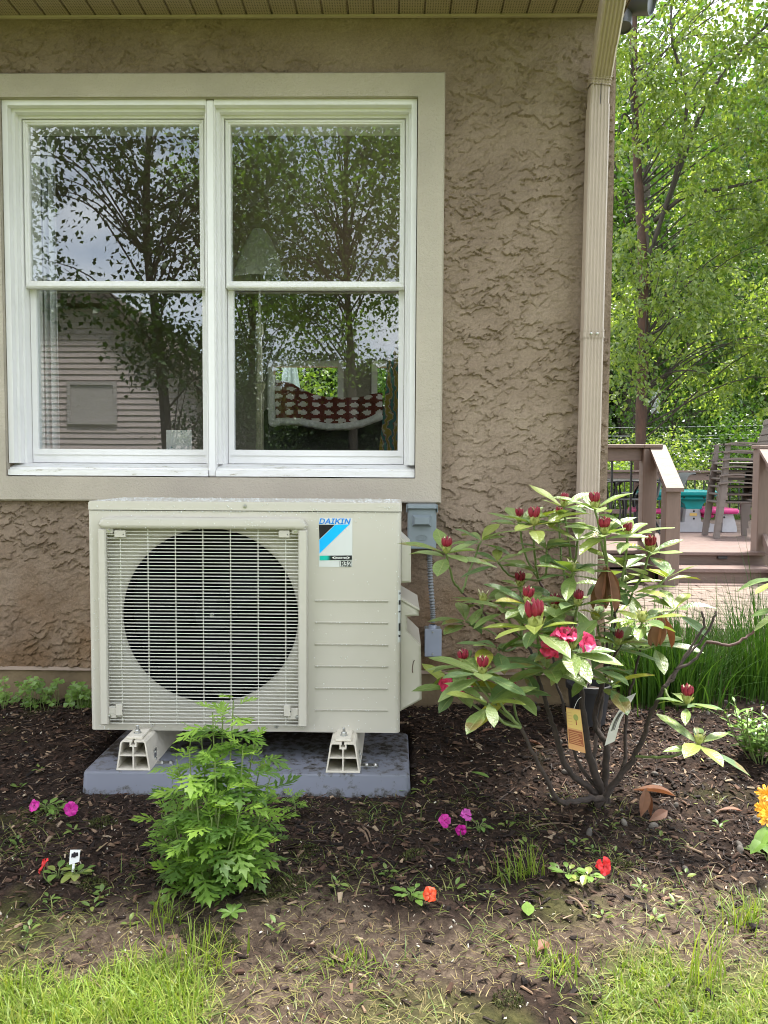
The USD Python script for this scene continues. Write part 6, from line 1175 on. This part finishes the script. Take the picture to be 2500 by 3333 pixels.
uc = at(945, 1200, 7.0); um = thing('parasol', 'closed pale green parasol on the deck seen through the rear window', 'parasol', (uc[0], 7.0, DZ)); mat('parasol_cloth', (.30, .38, .34), .8, .1, 10)
obj(um, 'pole', lathe([(0, DZ + .003), (.22, DZ + .003), (.22, DZ + .06), (.02, DZ + .08), (.019, 2.75), (0, 2.78)], 16, c=(uc[0], 7, 0)), 'grey_plastic', smooth=40)
aa = np.linspace(0, 2 * PI, 49)[:-1]; zz = [(1.35, .17), (1.6, .15), (2.0, .11), (2.4, .06), (2.7, .022)]; v = np.array([[(uc[0] + r * (1 + .28 * math.cos(8 * a)) * math.cos(a), 7 + r * (1 + .28 * math.cos(8 * a)) * math.sin(a), z) for a in aa] for z, r in zz]).reshape(-1, 3)
i, j = np.meshgrid(np.arange(4), np.arange(48), indexing='ij'); obj(um, 'canopy', (v, tri(np.stack([i * 48 + j, i * 48 + (j + 1) % 48, (i + 1) * 48 + (j + 1) % 48, (i + 1) * 48 + j], -1).reshape(-1, 4))), 'parasol_cloth', smooth=50)

# ---------------------------------------------------------------- trees
leafmat('birch_leaf', [(.13, .20, .06), (.19, .27, .08), (.26, .34, .11), (.34, .39, .16)], .34, .5, (1.7, 1.8, .6), spec=.55)
leafmat('tree_leaf', [(.055, .115, .024), (.085, .165, .032), (.125, .21, .045)], .42, .4, (1.6, 1.8, .6))
leafmat('light_leaf', [(.12, .20, .04), (.17, .26, .055), (.23, .31, .075)], .42, .45, (1.6, 1.7, .6))
leafmat('dark_leaf', [(.03, .058, .016), (.042, .08, .02), (.06, .105, .026)], .4, .28, (1.5, 1.7, .6))
leafmat('refl_leaf', [(.11, .20, .03), (.16, .26, .04), (.21, .31, .06)], .42, .4, (1.6, 1.8, .6))
rt = np.random.default_rng(31)
LFv = np.array([[0, 0, 0], [.35, .30, -.02], [.35, -.30, -.02], [.35, 0, .05], [.72, .22, -.06], [.72, -.22, -.06], [1, 0, -.14]]); LFf = np.array([[0, 3, 1], [0, 2, 3], [3, 6, 4], [1, 3, 4], [3, 5, 6], [2, 5, 3]])
LQv = np.array([[0, 0, 0], [.5, .32, .03], [.5, -.32, .03], [1, 0, -.1]]); LQf = np.array([[0, 2, 1], [2, 3, 1]])
def foliage(centres, rad, per, size, droop=.5, detail=True, flat=.7):
    c = np.repeat(centres, per, 0); n = len(c); o = rt.normal(0, 1, (n, 3)) * np.asarray(rad); o[:, 2] = o[:, 2] * flat - np.abs(rt.normal(0, .4, n)) * np.asarray(rad).max() * droop
    a = rt.uniform(0, 2 * PI, n); el = rt.normal(-droop, .45, n); x = np.stack([np.cos(a) * np.cos(el), np.sin(a) * np.cos(el), np.sin(el)], 1); up = np.array([0, 0, 1.0]) + rt.normal(0, .45, (n, 3))
    y = np.cross(up, x); y /= np.linalg.norm(y, axis=1, keepdims=True); z = np.cross(x, y); s = size * rt.uniform(.65, 1.25, n); M = np.stack([x, y, z], -1) * s[:, None, None]
    return scatter(LFv if detail else LQv, LFf if detail else LQf, M, c + o)
def sprays(centres, twigs, per, length, size):
    """leaves set along drooping twigs that leave each point"""
    n = len(centres) * twigs; a = rt.uniform(0, 2 * PI, n); L = length * rt.uniform(.5, 1.2, n); dr = rt.uniform(.25, 1.0, n); o = np.repeat(centres, twigs, 0) + rt.normal(0, .06, (n, 3))
    t = (np.arange(per) + .5) / per; hx = (L[:, None] * t * (1 - .25 * t)); p = np.stack([o[:, :1] + np.cos(a)[:, None] * hx, o[:, 1:2] + np.sin(a)[:, None] * hx, o[:, 2:] + .12 * L[:, None] * t - dr[:, None] * L[:, None] * t ** 2], -1).reshape(-1, 3)
    p += rt.normal(0, .02, p.shape); m_ = len(p); h = np.repeat(a, per) + rt.choice([-1, 1], m_) * rt.uniform(.3, 1.2, m_); el = rt.normal(-.65, .4, m_); x = np.stack([np.cos(h) * np.cos(el), np.sin(h) * np.cos(el), np.sin(el)], 1); up = np.array([0, 0, 1.0]) + rt.normal(0, .35, (m_, 3))
    y = np.cross(up, x); y /= np.linalg.norm(y, axis=1, keepdims=True); s = size * rt.uniform(.7, 1.25, m_); return scatter(LFv, LFf, np.stack([x, y, np.cross(x, y)], -1) * s[:, None, None], p)
def in_ellipsoids(n, els):
    w = np.array([e[3] * e[4] * e[5] for e in els]); out = []
    for e in els:
        k = int(n * (e[3] * e[4] * e[5]) / w.sum()) + 1; d = rt.normal(0, 1, (k, 3)); d /= np.linalg.norm(d, axis=1, keepdims=True); out.append(np.array(e[:3]) + d * (rt.random((k, 1)) ** (1 / 2.2)) * np.array(e[3:6]))
    return np.vstack(out)
def limbs(path, centres, n, r0):
    ms = []
    for c in centres[rt.permutation(len(centres))[:n]]:
        low = [q for q in path if q[2] < c[2] - .25]; s = np.array(low[-1] if low else path[0]) if not low else np.array(low[rt.integers(max(0, len(low) - 6), len(low))]); d = c - s; m_ = s + d * .5 + np.array([0, 0, .18 * np.linalg.norm(d[:2])])
        ms.append(tube(curve([s, m_, c], 5), np.linspace(r0, r0 * .18, 9)[: len(curve([s, m_, c], 5))] if len(curve([s, m_, c], 5)) <= 9 else np.linspace(r0, r0 * .18, len(curve([s, m_, c], 5))), 5))
    return ms
def tree(name, label, path, r0, r1, els, n, per, rad, size, leaf, bark='bark_grey', nl=24, lr=.03, group=None, detail=False, extra=(), droop=.5, zmin=.3, gate=0.0, gs=.55):
    path = curve(np.array(path, float), 8); t = thing(name, label, 'tree' if 'tree' in name or 'birch' in name else 'shrub', path[0], group)
    c = in_ellipsoids(n, els); c = c[c[:, 2] > zmin]; c = c[meshkit.fbm(c * gs, 3, 29) > gate]; obj(t, 'trunk', tube(path, np.linspace(r0, r1, len(path)), 10), bark, smooth=True)
    lm = limbs(path, c, nl, lr) + list(extra)
    if lm: obj(t, 'limbs', cat(lm), bark, smooth=True)
    obj(t, 'crown', foliage(c, rad, per, size, droop, detail), leaf, kind='stuff'); return t
# river birch beyond the deck
BY = 9.9
tp_ = [at(2085, 1560, BY) * [1, 1, 0], at(2085, 1440, BY), at(2095, 1000, BY), at(2085, 700, BY), at(2070, 450, BY), at(2060, 0, BY), at(2050, -500, BY)]
def br(pts, r0, r1): c = curve([at(a, b, y) for a, b, y in pts], 7); return tube(c, np.linspace(r0, r1, len(c)), 7)
ex = [br([(2090, 900, BY), (2160, 690, BY - .2), (2200, 560, BY - .4), (2235, 330, BY - .6), (2190, 140, BY - .7), (2185, 20, BY - .7)], .042, .016), br([(2160, 690, BY - .2), (2290, 350, BY), (2400, 180, BY + .2), (2520, 60, BY + .3)], .045, .022), br([(2130, 720, BY), (2230, 640, BY - .4), (2370, 610, BY - .6), (2520, 575, BY - .6)], .04, .018),
    br([(2085, 470, BY), (2035, 370, BY - .2), (2010, 440, BY - .4)], .022, .01), br([(2075, 480, BY), (2055, 300, BY - .1), (2060, 150, BY - .2)], .03, .015), br([(2092, 1270, BY), (2150, 1225, BY - .3), (2230, 1205, BY - .5), (2300, 1215, BY - .6)], .02, .008), br([(2090, 1100, BY), (2160, 1060, BY - .3), (2190, 960, BY - .5), (2230, 760, BY - .6)], .022, .008), br([(2230, 330, BY - .6), (2330, 190, BY - .5), (2480, 40, BY - .4)], .02, .01), br([(2085, 950, BY), (2030, 880, BY - .2), (1985, 800, BY - .4)], .02, .01)]
ct = np.array([at(px, py, BY + dy) for px, py, dy in zip(rt.uniform(1930, 2900, 1000), rt.uniform(-700, 1330, 1000), rt.uniform(-1.5, 1.2, 1000))]); keepc = (meshkit.fbm(ct * .55, 3, 17) > .47) & ~((ct[:, 2] < 2.2) & (np.abs(ct[:, 0] - tp_[1][0]) < .35) & (ct[:, 1] < BY + .2)); gap = ~((np.abs(ct[:, 0] - at(2140, 1300, BY)[0]) < .5) & (np.abs(ct[:, 2] - at(2140, 1290, BY)[2]) < .42)); ct = ct[keepc & gap]
bt = thing('river_birch', 'tall birch with peeling reddish brown trunk and drooping bright leaves beyond the deck', 'tree', tp_[0])
pth_ = curve(np.array(tp_), 8); obj(bt, 'trunk', tube(pth_, np.linspace(.105, .045, len(pth_)) * (1 + .08 * rt.normal(0, 1, len(pth_))), 12), 'bark', smooth=True); obj(bt, 'limbs', cat(ex + limbs(pth_, ct, 60, .016)), 'bark_grey', smooth=True)
obj(bt, 'crown', sprays(ct, 6, 13, .62, .078), 'birch_leaf', kind='stuff')
# woods behind the garden
grp = 'background trees behind the garden'
tree('maple_tree', 'broad dark green tree standing directly behind the birch', [(6.2, 17, 0), (6.3, 17, 4), (6.1, 17, 11)], .25, .08, [(6.2, 17, 8, 3.2, 2.5, 5.5), (7.5, 16.5, 4, 2.5, 2, 2.5)], 620, 20, (.4, .4, .35), .16, 'tree_leaf', nl=30, lr=.06)
tree('maple_tree', 'dark tree at the right edge of the picture behind the birch', [(10.5, 18, 0), (10.4, 18, 5), (10.7, 18, 12)], .25, .08, [(10.5, 18, 8, 3.2, 2.5, 5.8), (9.5, 17, 3.4, 2.4, 2, 2.2)], 620, 20, (.4, .4, .35), .16, 'tree_leaf', nl=30, lr=.06)
tree('ash_tree', 'lighter green tree between the house corner and the birch trunk', [(4.2, 19, 0), (4.1, 19, 5), (4.3, 19, 12)], .2, .07, [(4.2, 19, 7.5, 2.6, 2.2, 6), (4.5, 18.5, 2.8, 2.0, 1.6, 1.8)], 480, 20, (.4, .4, .35), .15, 'light_leaf', nl=26, lr=.05)
tree('oak_tree', 'tall shaded tree filling the distance behind the deck', [(8.5, 25, 0), (8.4, 25, 6), (8.6, 25, 16)], .35, .1, [(8.5, 25, 10, 5, 3, 8), (5, 26, 9, 4, 3, 7), (13, 25, 9, 4.5, 3, 8)], 1000, 16, (.6, .6, .5), .26, 'dark_leaf', nl=40, lr=.09)
for k, (lb, x, y, rx, rz, lf) in enumerate((('glossy light green shrub behind the far deck railing', 5.1, 12.2, 1.3, 1.05, 'birch_leaf'), ('dark shrub behind the deck at the right', 7.1, 12.6, 1.6, 1.3, 'tree_leaf'), ('yellowish green shrub close behind the birch trunk', 3.5, 12.8, 1.3, 1.0, 'light_leaf'), ('tall dark shrub behind the stacked chairs', 6.2, 14.5, 1.8, 1.9, 'tree_leaf'), ('bright young bush low beside the birch trunk', 4.1, 11.3, .8, .7, 'light_leaf'), ('dark bush at the far right behind the deck', 9.3, 13.5, 1.9, 1.7, 'dark_leaf'))):
    tree('garden_shrub', lb, [(x, y, 0), (x + .05, y, rz * .6), (x, y, rz * 1.2)], .04, .01, [(x, y, rz * .85, rx, rx * .7, rz * .95)], 330, 16, (.16, .16, .13), .07 + .01 * (k % 2), lf, nl=14, lr=.015, detail=False, zmin=.1)
for lb, x, y, lf, rz in (('light green tree seen through the rear window', -2.6, 14.5, 'light_leaf', 3.6), ('darker green tree seen through the rear window', .2, 16, 'tree_leaf', 4.2), ('bright leafy tree left of the others beyond the rear window', -5.2, 15, 'birch_leaf', 3.6)):
    tree('garden_tree', lb, [(x, y, 0), (x, y, 3), (x + .2, y, 7)], .14, .05, [(x, y, 3.4, 2.0, 1.6, rz)], 420, 16, (.3, .3, .25), .12, lf, nl=20, lr=.03)
for k, (x, y, h_, lf) in enumerate(((3.0, 31, 17, 'tree_leaf'), (9.0, 33, 19, 'dark_leaf'), (15.0, 32, 18, 'tree_leaf'), (21.0, 34, 18, 'dark_leaf'), (-4.0, 33, 17, 'dark_leaf'))):
    tree('forest_tree', ['tall tree far behind the house corner', 'tall dark tree far behind the middle of the deck', 'tall tree far behind the right side of the deck', 'tall dark tree far off at the right edge', 'tall dark tree far off behind the house'][k], [(x, y, 0), (x, y, h_ * .4), (x + .3, y, h_ * .9)], .35, .1, [(x, y, h_ * .55, 4.2, 3, h_ * .5), (x + 1, y - 1, h_ * .25, 4, 2.5, h_ * .25)], 850, 16, (.8, .8, .65), .46, lf, nl=16, lr=.08, zmin=.3)
# transformer can and wires far behind
tr = at(2134, 1312, 15.0); ut = thing('utility_pole', 'utility pole with pale grey transformer can behind the birch trunk', 'utility pole', (tr[0] - .30, 15.1, 0)); obj(ut, 'pole', lathe([(.11, 0), (.09, 8), (0, 8.02)], 10, c=(tr[0] - .30, 15.1, 0)), 'bark_grey', smooth=40)
obj(ut, 'transformer', lathe([(0, -.25), (.09, -.24), (.10, -.21), (.10, .19), (.112, .195), (.105, .22), (.04, .25), (0, .25)], 16, c=tr), 'grey_plastic', smooth=40)
for q in (-.06, .06): obj(ut, 'bushing', lathe([(.015, .24), (.022, .28), (.015, .32), (.01, .36), (0, .36)], 8, c=tr + [q, 0, 0]), 'grey_plastic')
obj(ut, 'bracket', box(tr[0] - .24, tr[0] - .09, 15.02, 15.08, tr[2], tr[2] + .06), 'steel')
for k, dz in enumerate((-.42, -.62, -.7)): obj(ut, 'wire', tube(curve([(tr[0] - 6, 14.7, tr[2] + dz - .1), (tr[0], 14.8, tr[2] + dz - .15), (tr[0] + 8, 15.2, tr[2] + dz + .1)], 8), .008, 5), 'steel')
# ---------------------------------------------------------------- across the garden, seen mirrored in the window
nh = thing('neighbour_house', 'pale pinkish house with lap siding mirrored in the lower left pane', 'house', (-7.5, -13.5, 0)); mat('siding_light', (.44, .40, .39), .4, .05); mat('siding', (.50, .42, .41), .6, .05, 4)
wl_ = (-11.8, -4.0); NYF = -12.2
for k in range(34):
    z0 = .25 + k * .115; h_ = 4.05 - z0; cut = max(0, (z0 - 2.6)) * .95
    if wl_[1] - cut - wl_[0] > .5: obj(nh, 'siding_board', prismx(Polygon([(NYF, z0), (NYF + .022, z0), (NYF + .004, z0 + .113), (NYF, z0 + .113)]), wl_[0], wl_[1] - cut), 'siding')
obj(nh, 'wall', prism(Polygon([(wl_[0], 0), (wl_[1], 0), (wl_[1], 2.6), (wl_[1] - 1.75, 4.2), (wl_[0], 4.2)]), NYF - 5, NYF - .002), 'siding')
obj(nh, 'roof', prism(Polygon([(wl_[1] + .3, 2.45), (wl_[1] + .3, 2.6), (wl_[1] - 1.7, 4.5), (wl_[0] - .3, 4.5), (wl_[0] - .3, 4.3), (wl_[1] - 1.78, 4.25)]), NYF - 5.2, NYF + .25), 'shingle')
w_ = obj(nh, 'window', ringbox(-6.6, -5.6, 1.9, 2.75, .07, NYF + .022, NYF + .05), 'siding_light'); obj(nh, 'door', box(-10.2, -9.3, NYF + .022, NYF + .04, .25, 2.3), 'room_wall')
obj(w_, 'pane', box(-6.53, -5.67, NYF + .024, NYF + .03, 1.97, 2.68), 'siding_light')
def rx(px, d): return (px - 1250) / 2500 * d
def rz_(py, d): return 1.016 + (1531 - py) / 2500 * d
tree('walnut_tree', 'dark branching tree mirrored in the left window panes', [(-3.15, -7.6, 0), (-3.3, -7.6, 2.4), (-3.5, -7.7, 4.6), (-3.3, -7.8, 8)], .085, .03, [(-2.7, -7.8, 5.2, 1.3, 1.1, 3.0), (-4.9, -7.5, 5.0, 1.5, 1.0, 1.9), (-3.1, -7.6, 2.9, 1.3, .9, .7)], 1150, 22, (.2, .2, .17), .095, 'dark_leaf', 'twig_bark', 40, .018, zmin=1.9, gate=.46, gs=.9)
tree('pear_tree', 'upright green tree mirrored in the right window panes', [(-.95, -14, 0), (-1.0, -14, 3.2), (-1.15, -14, 6), (-1.1, -14, 11.5)], .12, .03, [(-1.1, -14, 6.6, 2.5, 1.8, 3.9), (-1.2, -14, 10, 2.3, 1.6, 3.4)], 1150, 22, (.26, .26, .22), .12, 'refl_leaf', 'bark_grey', 60, .022, zmin=2.9, gate=.46)
tree('pear_tree', 'second green tree mirrored between the two windows', [(-3.6, -15.5, 0), (-3.5, -15.5, 4), (-3.3, -15.5, 10)], .12, .03, [(-3.4, -15.5, 6.6, 2.2, 1.6, 4.4)], 860, 22, (.26, .26, .22), .12, 'refl_leaf', 'bark_grey', 40, .022, zmin=2.2, gate=.44)
tree('pear_tree', 'third green tree mirrored at the right edge of the right window', [(1.5, -17, 0), (1.4, -17, 4), (1.5, -17, 10)], .12, .03, [(1.5, -17, 6.6, 2.4, 1.6, 4.8)], 800, 22, (.28, .28, .24), .13, 'refl_leaf', 'bark_grey', 40, .022, zmin=2.2, gate=.46)
tree('spruce_tree', 'dark evergreen mirrored low in the left window', [(-3.0, -10.2, 0), (-3.0, -10.2, 1.6), (-3.0, -10.2, 3.2)], .09, .03, [(-2.9, -10.2, 1.3, 1.15, .8, 1.4), (-2.5, -10.2, 2.3, .8, .6, 1.0)], 420, 16, (.16, .16, .13), .08, 'dark_leaf', nl=14, lr=.015, zmin=.1)
for k, (x, w2, h2, lb) in enumerate(((-1.6, 1.6, 2.3, 'dark hedge bush mirrored at the left of the right window'), (.3, 1.7, 2.2, 'dark hedge bush mirrored at the right of the right window'), (2.6, 1.9, 2.4, 'dark hedge bush further right across the lawn'), (5.5, 2.2, 2.2, 'large dark bush at the far right across the lawn'))):
    tree('hedge_shrub', lb, [(x, -16, 0), (x, -16, h2 * .5), (x, -16, h2)], .06, .02, [(x, -16, h2 * .8, w2, 1.0, h2 * .95)], 800, 24, (.2, .2, .18), .14, 'dark_leaf', nl=12, lr=.02, zmin=.1)
for k, (x, lb) in enumerate(((-5.2, 'tall evergreen hedge far behind the pear trees at the left'), (-.6, 'tall evergreen hedge far behind the pear trees in the middle'), (4.0, 'tall evergreen hedge far behind the pear trees at the right'))):
    tree('hedge_shrub', lb, [(x, -21, 0), (x, -21, 1.5), (x, -21, 3)], .08, .02, [(x, -21, 1.9, 2.9, 1.0, 2.3)], 620, 22, (.3, .3, .28), .22, 'dark_leaf', nl=8, lr=.02, zmin=.1)
tree('maple_tree', 'large unseen tree added across the lawn to the right of the camera', [(4.8, -12, 0), (4.7, -12, 4), (4.9, -12, 11)], .25, .08, [(4.8, -12, 7.5, 3.2, 2.6, 4.6)], 480, 16, (.45, .45, .38), .15, 'tree_leaf', nl=36, lr=.06, zmin=2.4)  # out-of-view tree added to block sky light from the right front
tree('maple_tree', 'large tree at the far left across the lawn', [(-8.6, -9.0, 0), (-8.6, -9.0, 4), (-8.4, -9.0, 10)], .25, .08, [(-8.4, -9.0, 6.5, 2.4, 2.2, 3.6)], 420, 16, (.4, .4, .35), .14, 'tree_leaf', nl=30, lr=.06, zmin=2.4)
